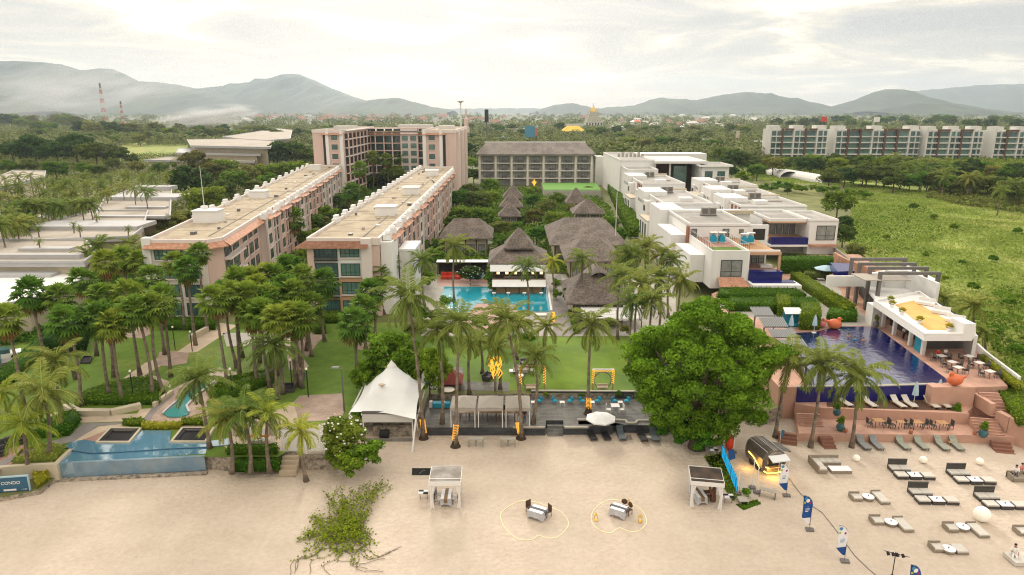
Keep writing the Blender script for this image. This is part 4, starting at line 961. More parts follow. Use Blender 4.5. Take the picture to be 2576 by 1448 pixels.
for i in range(5): w.window(.9+i*1.4,6.9,1.0,2.4,1,'greyglass',-.01,sill=False)
vbox(v,'balcony_floor',52.8,60.35,138.4,142.95,6.3,6.7,'wood'); vbox(v,'pool_wall',52.8,60.35,137.0,138.35,5.6,7.0,'bluetile'); vbox(v,'lower_wall',52.8,60.35,139,139.2,PZ,5.6,'greyglass'); vbox(v,'slab',52.5,60.35,136.8,139.2,5.2,5.58)
w = Wall(v,(60.4,137.2),(66.2,137.2)); w.window(3.4,6.6,3.6,2.8,2,'greyglass',-.01,sill=False); vbox(v,'clay_canopy',60.5,66,135.8,137.1,5.4,5.7,'tile')
v = thing('hotel_wing', 'tall white wing with brown lobby at the far end of the villa rows', 'hotel wing', (50,240,LZ))
vbox(v,'left_block',37.5,50,240,285,LZ,15.2); flat_roof(v,37.5,50,240,285,15.2); vbox(v,'lobby_back',50,66,246,262,LZ,14.6,'brown'); vbox(v,'lobby_roof',49,67,236,263,14.6,15.4,'oldwhite')
vbox(v,'glass_bay',56.5,61,241,245.9,LZ,13.5,'gglass'); vbox(v,'slim_column',54,54.5,237,237.6,LZ,14.6,'oldwhite'); vbox(v,'right_block',64,73,232,245.8,6,14.0); flat_roof(v,63,74,231,246,14.0)
w = Wall(v,(64,232),(73,232)); w.window(2.2,9.5,2.4,2.8,2,'glass',-.01); w.window(6.4,9.5,2.4,2.8,2,'glass',-.01); vbox(v,'rear_wing',50,80,285,296,LZ,15); vbox(v,'front_block',38,48,226.5,239.9,LZ,13.0); flat_roof(v,38,48,226.5,239.9,13)
b = MB()
for i in range(7): b.box(40+i*1.5,262,15.3,40.9+i*1.5,263,16.4+.5*(i%2))
b.build('roof_plant', M['concrete'], v)

# -- pool restaurant with yellow roof deck
def P3(pts, z): return [W(x,y,z).to_2d() for x,y in pts]
r = thing('pool_restaurant', 'white open sided pool restaurant with yellow timber roof deck', 'restaurant', W(2330,880,PZ))
ZR = 7.0
roofp = P3([(2197,761),(2325,847),(2446,847),(2455,836),(2313,738)], ZR)
b = MB(); b.prism(roofp, ZR-.55, ZR); b.build('roof_slab', M['white'], r)
b = MB(); b.prism(P3([(2251,767),(2298,757),(2427,831),(2334,831)], ZR+.01), ZR+.004, ZR+.03); b.build('timber_deck', M['yfloor'], r)
for i in range(len(roofp)):
    if i == 2: continue
    w = Wall(r, roofp[(i+1)%5] if False else roofp[i], roofp[(i+1)%5]); b = w.mb(); b.box(0,.02,ZR,w.L,.25,ZR+.35+.004*i); b.build('parapet', M['white2'], r)
b = MB(); A_, B_ = W(2443,903,PZ), W(2325,790,PZ); 
wr = Wall(r, (A_.x, A_.y), (W(2425,880,PZ).x, W(2425,880,PZ).y)); b = wr.mb(); b.box(0,-.3,PZ,wr.L,.1,ZR-.56); b.build('side_wall', M['white'], r)
b = MB(); q = W(2446,847,ZR); b.box(q.x-1.1,q.y,ZR,q.x+.2,q.y+2.6,ZR+1.5); b.build('corner_tower', M['white'], r)
for x,y in ((2220,823),(2248,843),(2288,869),(2320,893)):
    p = W(x,y,PZ); b = MB(); b.box(p.x-.2,p.y-.2,PZ,p.x+.2,p.y+.2,ZR-.56); b.build('column', M['white2'], r)
p = W(2213,820,PZ); b = MB(); b.box(p.x-1.2,p.y,PZ,p.x+.3,p.y+1.8,ZR-.56); b.build('corner_wall', M['white2'], r)
a, c = W(2300,880,PZ), W(2318,892,PZ); w = Wall(r,(a.x+.1,a.y+.3),(c.x,c.y+.25)); b = w.mb(); b.box(0,0,PZ,w.L,.12,ZR-.6); b.build('blue_panel', M['aqua'], r)
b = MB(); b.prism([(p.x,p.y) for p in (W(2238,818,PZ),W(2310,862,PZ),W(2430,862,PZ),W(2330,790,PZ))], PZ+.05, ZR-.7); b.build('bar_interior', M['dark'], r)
p = W(2390,882,PZ); b = MB()
for i in range(14): b.box(p.x-3+i*.4,p.y+.9,PZ+1.0+.05*(i%3),p.x-2.85+i*.4,p.y+1.1,PZ+1.35+.1*(i%2))
b.build('bottles', M['wood'], r); b = MB(); b.box(p.x-3.4,p.y+.6,PZ,p.x+2.6,p.y+1.4,PZ+1.0); b.build('bar_counter', M['steel'], r)
# frames and terrace of the rooftop bar behind
f = thing('frame_bar', 'white rooftop bar with four tall dark portal frames behind the yellow deck', 'bar', W(2200,760,PZ))
tp = P3([(2155,694),(2215,767),(2300,738),(2360,705),(2285,668)], 6.6); b = MB(); b.prism(tp, 6.2, 6.6); b.build('terrace_slab', M['white'], f)
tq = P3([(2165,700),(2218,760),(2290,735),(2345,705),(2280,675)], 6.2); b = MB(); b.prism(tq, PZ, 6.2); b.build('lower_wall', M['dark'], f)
for i,(x,y) in enumerate([(2131,752),(2150,767),(2175,780),(2200,796)]):
    p = W(x,y,PZ); b = MB(); b.box(p.x-.2,p.y-.25,PZ,p.x+.2,p.y+.25,9.7); b.box(p.x-.2,p.y-.25,9.7,p.x+8.4,p.y+.25,10.1); b.box(p.x+8.0,p.y-.25,6.6,p.x+8.4,p.y+.25,9.7); b.build('portal_frame', M['steel'], f)
a, c = W(2350,668,9.0), W(2345,720,9.0)
b = MB(); p0 = W(2300,740,6.6); 
for (x0_,y0_,x1_,y1_,z0_,z1_) in [(55.5,98,58.5,99,PZ,9.2),(58.2,90.5,58.6,98,PZ,9.2),(47,98.8,58,99.2,6.6,8.2)]: b.box(x0_,y0_,z0_,x1_,y1_,z1_)
b.build('screen_wall', M['white'], f)
b = MB(); b.box(49.5,93,8.9,56,97,9.05); b.build('canopy', M['greycanvas'], f)
def low_wall(name, label, pts, z0, z1, m, th=.3, cat='wall', group=None):
    """pts world 2d polyline"""
    b = MB()
    for i in range(len(pts)-1):
        w = Wall(type('q',(),{'location':Vector((0,0,0))}), pts[i], pts[i+1]); b.T = w.T; b.box(-.0,-th/2+.002*i,z0,w.L,th/2-.002*i,z1-.003*i)
    b.T=None; o = b.build(name, M[m]); tag(o, label, cat, group); return o
bw = P3([(2200,722),(2120,688),(2095,672)], PZ); low_wall('brick_wall','tall brown brick wall beside the path behind the portal frames', bw, PZ, 6.4, 'brickpath', .5)
o = sheet('blue_tank', [(2088,661),(2140,664),(2150,682),(2108,684)], 6.6, M['bluetile'], zz=1.2); del o['kind']; tag(o, 'cobalt tiled plunge pool on the brick wall behind the frames', 'plunge pool')
low_wall('boundary_wall','long white wall between meadow and villa gardens', P3([(2085,630),(2160,690),(2300,745)],PZ)+[], PZ-2, PZ+1.4, 'concrete', .25)
low_wall('boundary_wall','white wall edging the meadow beside the dining deck', P3([(2456,882),(2480,905),(2562,968)],PZ), LZ, PZ+.9, 'white', .25)

# -- far right condominium slabs
def condo(label, px0, px1, d, top, seq, seed):
    a = WY(px0+3, 400, d).x; c = WY(px1-12, 400, d).x; t = thing('condominium_block', label, 'condominium', ((a+c)/2,d,LZ), 0, 'white and brown condominium blocks in a row')
    nf = 5; fh = (top-LZ-2.2)/nf; bwid = (c-a)/len(seq)
    b = MB(); b.box(a,d+1.4,LZ,c,d+13,top-1.4); b.build('wall', M['oldwhite'], t)
    for k, s in enumerate(seq):
        x0_, x1_ = a+k*bwid, a+(k+1)*bwid
        if s == 'w':
            b = MB(); b.box(x0_,d,LZ,x0_+bwid*.14,d+1.4,top); b.box(x0_+bwid*.55,d-.1,LZ,x0_+bwid*.60,d+1.19,top-1.5); b.build('white_pier', M['oldwhite'], t)
            b = MB(); b.box(x0_+.2,d+3,top-1.4,x1_-.3,d+9,top+.9); b.build('roof_box', M['oldwhite'], t)
        if s == 'b':
            b = MB(); b.box(x0_,d-.4,LZ,x0_+bwid*.16,d+1.4,top-.9); b.box(x0_+bwid*.3,d-.4,top-1.7,x1_,d+1.4,top-.9); b.build('brown_frame', M['farbrown'], t)
        b = MB()
        for f in range(nf): b.box(x0_+bwid*.16,d-.3,LZ+f*fh-.2,x1_-.1,d+1.19,LZ+f*fh+.5)
        b.build('balcony_slabs', M['oldwhite'], t)
        for f in range(nf):
            b = MB(); g = 'gglass' if (f+k)%3 == 0 or s=='b' and f%2 else 'glass'; b.box(x0_+bwid*.18,d+1.2,LZ+f*fh+.3,x1_-.3,d+1.37,LZ+f*fh+fh-.25); b.build('window', M[g], t)
    return t
condo('white and brown condominium block, leftmost of the far row', 1929, 2089, 440, 22.3, 'wbwbw', 1)
condo('longest condominium block with many green window bays, second in the far row', 2091, 2321, 442, 22.0, 'wbbwbbw', 2)
condo('condominium block third from the left in the far row', 2320, 2478, 438, 21.8, 'wbwbw', 3)
condo('condominium block cut by the right edge of the photo', 2490, 2680, 436, 21.6, 'wbwbwb', 4)
# -- left resort with flat roofs
def slab_house(label, pts, z, m='dullroof', fascia='fasc', gz=LZ, win=True, boxes=()):
    P = P3(pts, z); c = sum((Vector(p) for p in P), Vector((0,0)))/len(P); t = thing('resort_building', label, 'building', (c.x,c.y,gz), 0, 'flat roofed resort buildings')
    b = MB(); b.prism(P, z-.7, z, mi=0, mtop=1); b.build('roof', [M[fascia], M[m]], t)
    Q = [Vector(p)+(c-Vector(p))*.08 for p in P]; b = MB(); b.prism(Q, gz, z-.7); b.build('wall', M['cream'], t)
    for i in range(len(P)):
        w = Wall(t, P[i], P[(i+1)%len(P)]); bb_ = w.mb(); bb_.box(0,-.15+.003*i,z,w.L,.15,z+.35+.003*i); bb_.build('parapet', M['fasc'], t)
    for (x,y,sx,sy,h) in boxes:
        q = W(x,y,z); b = MB(); b.box(q.x-sx/2,q.y-sy/2,z+.01,q.x+sx/2,q.y+sy/2,z+h); b.build('roof_panel', M['fasc'], t)
    a = min(P, key=lambda p: p[1]); 
    return t
slab_house('nearest flat roofed resort building with bright white sloping wall at the left edge', [(-200,668),(206,668),(232,690),(190,715),(70,760),(-200,800)], 6.4, 'white', boxes=[(60,690,12,5,.5)])
slab_house('tan roofed resort building behind the white one at the left edge', [(-200,606),(215,606),(240,640),(212,662),(-200,662)], 8.4, boxes=[(120,630,9,2,.5),(40,650,22,1.2,.7)])
slab_house('resort building with pale metal roof among the thin palms', [(-60,590),(110,565),(235,532),(372,532),(360,575),(330,598),(-60,612)], 8.2, boxes=[(240,572,22,8,.8),(330,547,16,2,.4)])
slab_house('stepped white roofed resort building farther behind', [(262,505),(345,472),(432,474),(428,545),(240,545)], 8.0, boxes=[(375,500,20,9,.9),(390,478,12,5,1.2),(370,525,10,2,.5)])
slab_house('small pale roofed house at the left edge beyond the palms', [(-60,468),(35,430),(115,432),(112,446),(-20,478)], 8.0)
slab_house('low resort house with grey roof at the left edge under the palms', [(-60,545),(30,530),(112,540),(90,556),(-60,560)], 6.0)
slab_house('broad low hotel building with long veranda left of the tall pink block', [(362,404),(420,396),(640,398),(640,408)], 7.5, boxes=[])
slab_house('upper storey building with lavender wall behind the veranda', [(444,386),(450,374),(655,374),(655,390)], 10.5, 'fasc')
slab_house('wide cream roofed building left of the tall pink block', [(470,352),(600,350),(690,356),(680,372),(480,368)], 14.0)
slab_house('cream terraced building just left of the tall pink block', [(560,345),(700,324),(735,328),(730,350),(650,356)], 13.0)
slab_house('long tan roofed hall right behind the tall pink block', [(900,322),(1150,322),(1148,334),(900,334)], 14.0)
# -- polytunnels and blue roofed house
for i,(x0_,y0_,x1_,y1_,lab) in enumerate([(1912,432,1962,448,'shorter arched greenhouse behind, nearer the villas'),(1955,440,2066,462,'longer arched greenhouse tunnel at the edge of the field')]):
    a, c = W(x0_,y0_+4,LZ), W(x1_,y1_+2,LZ); t = thing('greenhouse', lab, 'greenhouse', a); w = Wall(t,(a.x,a.y),(c.x,c.y)); b = w.mb(); n=8; Wd=9
    for k in range(n):
        t0, t1 = math.pi*k/n, math.pi*(k+1)/n
        b.face([(0,Wd/2-Wd/2*math.cos(t0),1.8+3*math.sin(t0)),(w.L,Wd/2-Wd/2*math.cos(t0),1.8+3*math.sin(t0)),(w.L,Wd/2-Wd/2*math.cos(t1),1.8+3*math.sin(t1)),(0,Wd/2-Wd/2*math.cos(t1),1.8+3*math.sin(t1))])
    b.build('arched_cover', M['oldwhite'], t); b = w.mb(); b.box(.1,.1,LZ,w.L-.1,Wd-.1,2.2); b.build('side_screen', M['metalroof'], t)
    b = w.mb()
    for k in range(int(w.L/3)): b.box(k*3,-.1,LZ,k*3+.15,-.0,1.9)
    b.build('posts', M['white2'], t)
a = W(2262,446,LZ); t = thing('blue_roof_house', 'small house with bright blue gabled roof among the trees', 'house', a); b = MB()
b.face([(a.x-9,a.y,6),(a.x+6,a.y,6),(a.x+4,a.y+6,9),(a.x-7,a.y+6,9)]); b.face([(a.x+6,a.y,6),(a.x+6,a.y+12,6),(a.x+4,a.y+6,9)]); b.face([(a.x-7,a.y+6,9),(a.x+4,a.y+6,9),(a.x+6,a.y+12,6),(a.x-9,a.y+12,6)]); b.face([(a.x+1,a.y-3,5.5),(a.x+4,a.y-3,7.2),(a.x+4,a.y+3,7.6),(a.x+1,a.y+1,5.8)]); b.face([(a.x+4,a.y-3,7.2),(a.x+7.5,a.y-3,5.5),(a.x+7.5,a.y+1,5.8),(a.x+4,a.y+3,7.6)])
b.build('roof', M['bluemetal'], t); bx('wall', a.x-8,a.y+.6,LZ,a.x+5.5,a.y+11,6, M['cream'], t)
# ------------------------------------------------------------------ palms and trees
ORD = ['first','second','third','fourth','fifth','sixth','seventh','eighth','ninth','tenth','eleventh','twelfth','thirteenth','fourteenth','fifteenth','sixteenth','seventeenth','eighteenth','nineteenth','twentieth','twenty-first','twenty-second','twenty-third','twenty-fourth','twenty-fifth','twenty-sixth','twenty-seventh','twenty-eighth','twenty-ninth','thirtieth']
def at_height(cx, cy, H, gz=LZ):
    d = ray(cx, cy); t = (gz+H-CH)/d[2]; return Vector((d[0]*t, d[1]*t, gz+H))
def bp(kind, label, bx_, by_, cx, cy, r=3.2, gz=LZ, group='coconut palms of the resort', **kw):
    base = W(bx_, by_, gz); r = r*1.12 if kind in ('coco','young') else r; return palm(kind, label, base, WY(cx, cy, base.y), r, group, **kw)
def hp(kind, label, cx, cy, H, r, gz=LZ, group='', lean=0.0):
    top = at_height(cx, cy, H, gz); base = Vector((top.x+R.uniform(-1,1)*lean, top.y, gz)); return palm(kind, label, base, top, r, group)
# fan palms of the left garden, by rows
rows = {
 'in the back row of the left garden': [(265,660,9),(381,700,9.2),(471,676,9.6),(500,636,10.5),(207,706,9),(350,655,8),(600,709,9),(630,703,9),(675,693,9.2),(690,698,9),(732,668,9.5),(758,697,9),(721,672,9.5),(310,650,8),(440,660,9)],
 'in the middle row of the left garden': [(78,738,9.5),(150,748,9),(255,744,9),(324,741,9),(410,752,8.6),(540,754,9.5),(590,742,9),(625,746,9),(672,751,8.5),(690,738,8.5),(737,734,8.6),(720,724,8.6),(568,735,8.6),(645,722,8.8)],
 'in the front row of the left garden': [(15,803,9),(168,808,8.6),(255,799,8.4),(342,779,9.2),(387,772,9.2),(285,815,8.0),(633,790,7.6),(660,788,8),(668,765,8.2),(735,793,7.8),(753,800,7.4),(729,798,7.4),(700,800,8)],
}
for place, items in rows.items():
    for i,(x,y,H) in enumerate(sorted(items)):
        hp('fan', f'{ORD[i]} fan palm from the left {place}', x, y, H+(.9 if 'front' in place else 1.0), R.uniform(2.2,2.6), group='fan palms of the left garden', lean=.5)
for lab,bx_,by_,cx,cy in [('fan palm just left of the white and pink corner, tall and slim',817,860,814,710),('yellowing fan palm left of the path junction on the lawn',785,897,780,768),('lowest fan palm on the open lawn, right of the path',897,942,892,814),('fan palm between the lawn palm and the right pink block',920,878,916,774),
    ('fan palm against the lower right corner of the right pink block',943,846,935,734),('upper fan palm beside the white side of the right pink block',985,770,975,659),('fan palm below the upper one at the side of the right pink block',968,790,952,690),('tall fan palm in front of the left pink block side windows',735,640,735,551),('tall fan palm behind the court path, between the pink blocks',880,560,884,482),
    ('large shaggy fan palm in the court before the tall pink block',905,515,905,425),('fan palm to the left inside the far court',938,480,938,395),('dark fan palm at the right of the far court',1012,470,1010,395),('dark fan palm in the middle of the far court',975,480,972,402)]:
    bp('fan', lab, bx_, by_, cx, cy, 2.6 if cy > 600 else 3.6, group='fan palms round the pink blocks')
# coconut palms
CP = [('coco','tall coconut palm leaning over the right pole of the white tent',1066,1104,1027,748,3.6,0.05),
 ('coco','curved coconut palm in front of the maroon pavilion',1112,1067,1100,832,3.0,.9),('coco','straight coconut palm with lit foot at the left grey canopy',1146,1124,1156,812,3.3,.05),
 ('coco','tall coconut palm leaning left, lit foot at the right grey canopy',1311,1104,1272,806,3.5,.05),('coco','small coconut palm on the terrace edge right of the grey canopies',1341,1066,1347,897,2.5,.9),
 ('coco','thin coconut palm on the lawn behind the left grey canopy',1181,992,1181,862,2.2,LZ),('coco','coconut palm with lit trunk at the terrace chairs, left of the second swing',1480,1040,1488,818,3.3,.9),
 ('coco','coconut palm on the lawn edge below the path end',1366,905,1374,822,2.6,LZ),('coco','coconut palm standing in front of the pool pavilion, middle of three',1328,795,1322,672,2.9,LZ),
 ('young','yellow green coconut palm right of the pool pavilion',1396,735,1390,658,2.5,LZ),('coco','slender coconut palm before the low shingle restaurant',1462,792,1464,652,2.9,LZ),
 ('coco','coconut palm beside the red sofas of the pool deck',1143,762,1143,622,3.3,LZ),('coco','coconut palm close to the right pink block, left of the red sofas',1068,770,1062,655,2.8,LZ),
 ('coco','bushy coconut palm on the lawn left of the amber lit shrub',1213,940,1205,850,2.6,LZ),('coco','short coconut palm beside the amber lit shrub',1258,980,1250,870,2.5,LZ),('coco','coconut palm rising behind the tall leaning one near the pool steps',1300,905,1305,815,2.4,LZ),
 ('coco','coconut palm left of the big tree beside the food trailer',1950,1101,1985,905,3.9,.0),('coco','middle coconut palm of the three before the cobalt pool',2039,1126,2070,915,3.6,.0),('coco','right coconut palm of the three before the cobalt pool',2142,1126,2158,945,3.7,.0),
 ('coco','coconut palm behind the yellow deck restaurant, right one',2455,868,2450,770,3.2,LZ),('coco','coconut palm behind the yellow deck restaurant, left one',2385,820,2372,752,3.0,LZ),('coco','small drooping coconut palm at the right wall of the restaurant',2478,900,2474,838,1.9,LZ),
 ('coco','coconut palm standing nearest the pale blue pool, left of it',123,1146,108,990,3.5,LZ),('coco','coconut palm behind the left garden seat wall',158,1080,140,910,3.2,LZ),('young','bright young coconut palm at the left edge above the blue sign',70,1192,55,1070,3.0,.8),
 ('coco','coconut palm leaning over the corner of the pale blue pool',528,1128,497,952,3.3,LZ),('coco','left of three coconut palms beside the cream parasols',584,1192,568,1052,2.7,.6),('coco','middle of three coconut palms beside the cream parasols',631,1190,613,1040,2.9,.6),('young','right of three coconut palms beside the cream parasols',679,1187,674,1042,2.9,.6),
 ('young','small bent coconut palm on the sand at the beach steps',771,1211,757,1084,2.4,.0),('coco','wide coconut palm on the left lawn, above the hedge',697,1006,687,870,3.4,LZ),('young','yellowish coconut palm at the far left edge of the lawn',-6,1050,8,985,2.8,LZ)]
for k,lab,bx_,by_,cx,cy,r,gz in CP: bp(k, lab, bx_, by_, cx, cy, r, gz)
for i,(x,y,H,r) in enumerate(sorted([(1585,640,9.5,3.6),(1625,622,10,3.8),(1668,640,9.5,3.4),(1560,695,9,3.4),(1612,715,9.5,3.8),(1660,700,9.5,3.6),(1715,705,9.5,3.2),(1640,755,9,3.3),(1590,760,8.6,3.0),(1690,655,9,3.0),(1560,650,8,2.6)])):
    hp('coco', f'{ORD[i]} coconut palm from the left in the clump above the huge tree', x, y, H, r, group='coconut palms behind the big tree')
for i,(x,y) in enumerate(sorted([(185,565),(243,548),(322,575),(95,575),(98,608),(200,575)])):
    hp('cocof', f'{ORD[i]} thin small headed palm from the left before the pale metal roof', x, y, 8.5, 1.15, group='thin palms before the resort roofs')
for i,(x,y,H,r) in enumerate(sorted([(248,618,8.5,3.2),(300,640,8,3.2),(330,615,7,3),(350,632,8.5,3.0),(385,612,7,2.6),(222,640,7,3)])):
    hp('coco', f'{ORD[i]} coconut palm from the left just left of the left pink block', x, y, H, r, group='coconut palms left of the pink block')
rs = random.Random(5); k = 0
for band,(y0,y1,n,txt) in enumerate([(440,462,15,'in the farthest row of the left coconut grove'),(465,490,15,'in the second row of the left coconut grove'),(495,525,13,'in the third row of the left coconut grove'),(535,575,9,'in the nearest row of the left coconut grove')]):
    xm = [430,395,235,85][band]; xs = sorted(-5+(xm+5)*(i+rs.uniform(.1,.9))/n for i in range(n))
    for i,x in enumerate(xs): hp('cocof' if band < 2 else 'coco', f'{ORD[i]} coconut palm from the left {txt}', x, rs.uniform(y0,y1), rs.uniform(8,11), rs.uniform(3.0,3.7), group='coconut palms of the left grove')
xs = sorted(rs.uniform(2240,2576) for _ in range(16))
for i,x in enumerate(xs): hp('cocof', f'{ORD[i]} coconut palm from the left in the belt before the condominiums', x, 398+(x-2240)*.20+rs.uniform(-12,28), rs.uniform(6.5,8.5), rs.uniform(3.8,4.8), group='coconut palms at the right')
# broad trees: (kind, x, y, r px) in clusters
def grove(place, items, group, noun='tree', gz=LZ, hr=.85):
    for i,(k,x,y,r) in enumerate(sorted(items, key=lambda q: q[1])):
        adj = {'dark':'dark green','flatdark':'dark spreading','broad':'leafy green','bright':'bright green','olive':'olive green','rust':'rusty green'}[k]
        lab = f'{adj} {noun}, {ORD[i]} from the left {place}'
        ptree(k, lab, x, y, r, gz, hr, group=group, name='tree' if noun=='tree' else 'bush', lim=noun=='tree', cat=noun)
grove('in the dark row beyond the left grove', [('flatdark',30,378,42),('dark',85,374,46),('flatdark',140,380,44),('dark',190,372,46),('flatdark',240,382,46),('dark',292,388,34),('olive',282,412,20),('dark',330,400,18)], 'dark trees beyond the left grove')
grove('in the row under the dark trees', [('broad',138,426,30),('olive',70,418,24),('broad',20,420,24),('bright',210,424,20),('olive',345,420,20),('broad',400,425,22),('bright',440,415,18),('olive',250,428,20)], 'trees under the dark row')
grove('in the mango clump left of pink roofs', [('dark',478,452,52),('rust',492,410,40),('rust',530,440,42),('broad',562,425,36),('broad',520,505,52),('olive',432,565,40),('rust',395,600,28),('olive',470,555,40),('broad',590,455,38),('dark',560,480,36),('olive',620,440,34)], 'mango trees left of the pink roofs')
grove('left of the tall pink block', [('dark',655,395,32),('dark',695,385,38),('dark',742,385,38),('dark',772,395,30),('broad',700,432,32),('bright',742,428,30),('broad',655,435,28),('bright',672,455,26),('broad',775,425,22),('olive',640,470,24)], 'trees left of the tall pink block')
grove('between the two long pink blocks', [('broad',760,600,28),('broad',790,560,30),('bright',822,540,30),('broad',852,505,26),('olive',880,520,24),('broad',800,590,24),('bright',760,640,22),('broad',905,480,20),('dark',930,455,20),('broad',990,440,32),('dark',955,450,22),('olive',740,650,20)], 'trees between the pink blocks')
grove('right of the right pink block', [('dark',1185,378,26),('dark',1196,352,20),('bright',1188,412,20),('broad',1192,440,22),('bright',1160,500,30),('olive',1200,505,36),('broad',1160,540,30),('broad',1215,545,34),('bright',1235,500,28),('olive',1180,480,24),('broad',1140,560,24),('bright',1232,468,26),('dark',1120,590,18)], 'trees right of the right pink block')
grove('among the shingle roofs of the village', [('broad',1340,505,24),('olive',1375,520,26),('broad',1402,500,22),('rust',1345,545,26),('broad',1395,550,26),('olive',1262,575,28),('broad',1268,608,26),('bright',1350,590,26),('bright',1378,578,20),('broad',1318,550,18),('olive',1440,525,16),('bright',1340,480,16),('broad',1480,478,14),('olive',1390,605,14),('broad',1300,570,18),('bright',1245,640,16)], 'trees of the village')
grove('along the lane beside the white villas', [('bright',1540,560,20),('bright',1558,590,22),('broad',1590,640,24),('dark',1700,625,28),('broad',1685,605,18),('dark',1660,590,14),('broad',1650,560,12),('broad',1690,660,20)], 'trees along the villa lane')
grove('behind the grey hotel and the lane', [('broad',1512,380,20),('olive',1532,372,22),('broad',1556,380,22),('dark',1500,395,14),('broad',1585,362,24),('olive',1625,365,24),('broad',1665,360,24),('dark',1700,362,22),('olive',1745,362,24),('broad',1790,368,24)], 'trees behind the grey hotel')
grove('behind the white villa rows', [('dark',1850,402,34),('broad',1812,388,24),('dark',1885,408,30),('broad',1905,430,24),('bright',1868,445,20),('olive',1930,405,22),('dark',1840,430,20),('olive',1912,560,24),('broad',1900,585,18)], 'trees behind the villas')
belt=[]; rb_ = random.Random(3)
for i in range(28):
    x = 1950+i*23+rb_.uniform(-8,8); y = 412+max(0,(x-2200))*.05+rb_.uniform(-6,10); belt.append((rb_.choice(['dark','broad','olive','broad','dark']),x,y,rb_.uniform(20,30)))
grove('in the belt under the condominiums', belt, 'trees under the condominiums')
belt=[]
for i in range(24):
    x = 2085+i*21+rb_.uniform(-8,8); y = 440+max(0,(x-2200))*.10+rb_.uniform(-8,12); belt.append((rb_.choice(['dark','broad','olive','rust','olive']),x,y,rb_.uniform(24,36)))
grove('in the belt along the meadow top', belt, 'trees at the top of the meadow')
grove('standing alone beside the villas', [('broad',2108,512,42),('dark',2122,590,32),('olive',2152,632,26),('dark',1982,480,10),('broad',2298,520,12),('dark',2126,560,22)], 'trees in the meadow')
grove('of the clumps in the open meadow', [('bright',2400,570,12),('bright',2230,595,10),('bright',2500,650,12),('bright',2330,640,9),('bright',2450,720,15),('bright',2540,760,16),('bright',2350,545,10),('bright',2560,580,12),('bright',2500,830,18),('bright',2560,880,20),('bright',2420,660,9),('bright',2380,700,9)], 'bushes in the meadow', 'bush', hr=.75)
ban=[('bright' if i%2 else 'olive', 1925+i*17+rb_.uniform(-4,4), 468+i*1.3+rb_.uniform(-5,5), rb_.uniform(11,15)) for i in range(16)]
for i,(k,x,y,r) in enumerate(ban): 
    o=ptree('shrub', f'{ORD[i]} banana clump from the left along the greenhouse field', x, y, r, LZ, .9, group='banana clumps', name='banana_clump', lim=False, cat='banana plant')
# far tree groups, still countable
for place,(x0,x1,y0,y1,n,ks,r0,r1) in {'in the far row under the smoke':(0,300,300,330,20,('dark','broad','olive'),16,26),'in the row between masts and pink block':(330,780,322,345,24,('dark','broad','olive'),14,22),
   'in the row behind the left meadow':(60,430,335,352,18,('olive','broad'),12,20),'beyond the tall pink block and the hotel roof':(800,1500,318,340,26,('broad','dark','olive'),12,18),'beyond the villas and hotel lane':(1500,1940,322,352,24,('broad','olive','dark'),13,20),
   'behind the condominium blocks':(1950,2576,300,318,24,('broad','dark'),12,18)}.items():
    it=[(rb_.choice(ks), x0+(x1-x0)*(i+rb_.uniform(0,.9))/n, rb_.uniform(y0,y1), rb_.uniform(r0,r1)) for i in range(n)]
    grove(place, it, 'trees '+place)

# the great tree on the beach
base = W(1752,1128,0); k = mpp(base)
t = thing('great_tree', 'huge dense glossy green tree on the sand between terrace and food trailer', 'tree', base)
V, Fc, ti = crown_arrays(501, 230, 300, rad=(1,1,1), leaf=.021, blob=(.10,.19), hollow=.55, low=True, lobe=.22)
Cn = V.reshape(-1,4,3).mean(1)                      # skirt narrower below, as a hanging crown
sc_ = np.where(V[:,2] < -.1, 1-.40*np.clip((-V[:,2]-.1),0,1), 1.0)
V[:,0] *= sc_; V[:,1] *= sc_
me = np_mesh('crown', V, Fc, ti, [LM['big']]); c = link('crown', me, t, (.2,1.2,7.3)); c.scale = (8.2,6.4,7.8)
b = MB(); b.tube([(0,0,-.2),(.1,.1,2),(.2,.5,4.5)],[.9,.6,.5],9)
for a in range(7): b.tube([(.2,.5,3.5),(1.6*math.cos(a),.5+1.6*math.sin(a),6),(4.2*math.cos(a),1+4.2*math.sin(a),9.5)],[.4,.28,.08],6)
b.build('trunk', M['bark2'], t, world=False, smooth=True); BIGB = tree_crown('foliage', 66, LM['big'], 34, 150, rad=(1,1,.85), leaf=.07, blob=(.22,.4), hollow=.1)
for i in range(3):
    p = W([1705,1752,1800][i],[1122,1138,1126][i],0); me = BIGB
    o = thing('bush', ['lower bush under the left skirt of the huge tree','glossy bush at the foot of the huge tree','drooping bush under the right side of the huge tree'][i], 'bush', p)
    c = link('foliage', me, o, (0,.2,1.5)); c.scale = (1.9,1.3,1.7)
# drooping thicket behind the tent
for i,(x,y,by_,rx,rz,lab) in enumerate([(985,890,985,3.7,3.3,'large drooping thicket behind the white tent peak'),(1082,925,1000,2.6,2.9,'smaller drooping thicket right of the tent peak'),(930,945,1000,1.9,2.0,'low thicket at the left back of the white tent')]):
    g = W(x,by_,LZ); V,Fc,ti = crown_arrays(300+i, 60, 160, rad=(1,1,.85), leaf=.055, blob=(.16,.28), droop=.12)
    o = thing('thicket', lab, 'bush', g); c = link('foliage', np_mesh('foliage',V,Fc,ti,[LM['bright' if i!=1 else 'big']]), o, (0,0,WY(x,y,g.y).z-LZ)); c.scale=(rx,rx,rz)
    s = link('trunk', LIMBS[i%3], o, (0,0,WY(x,y,g.y).z-LZ)); s.scale=(rx*.6,rx*.6,(WY(x,y,g.y).z-LZ)/1.5)
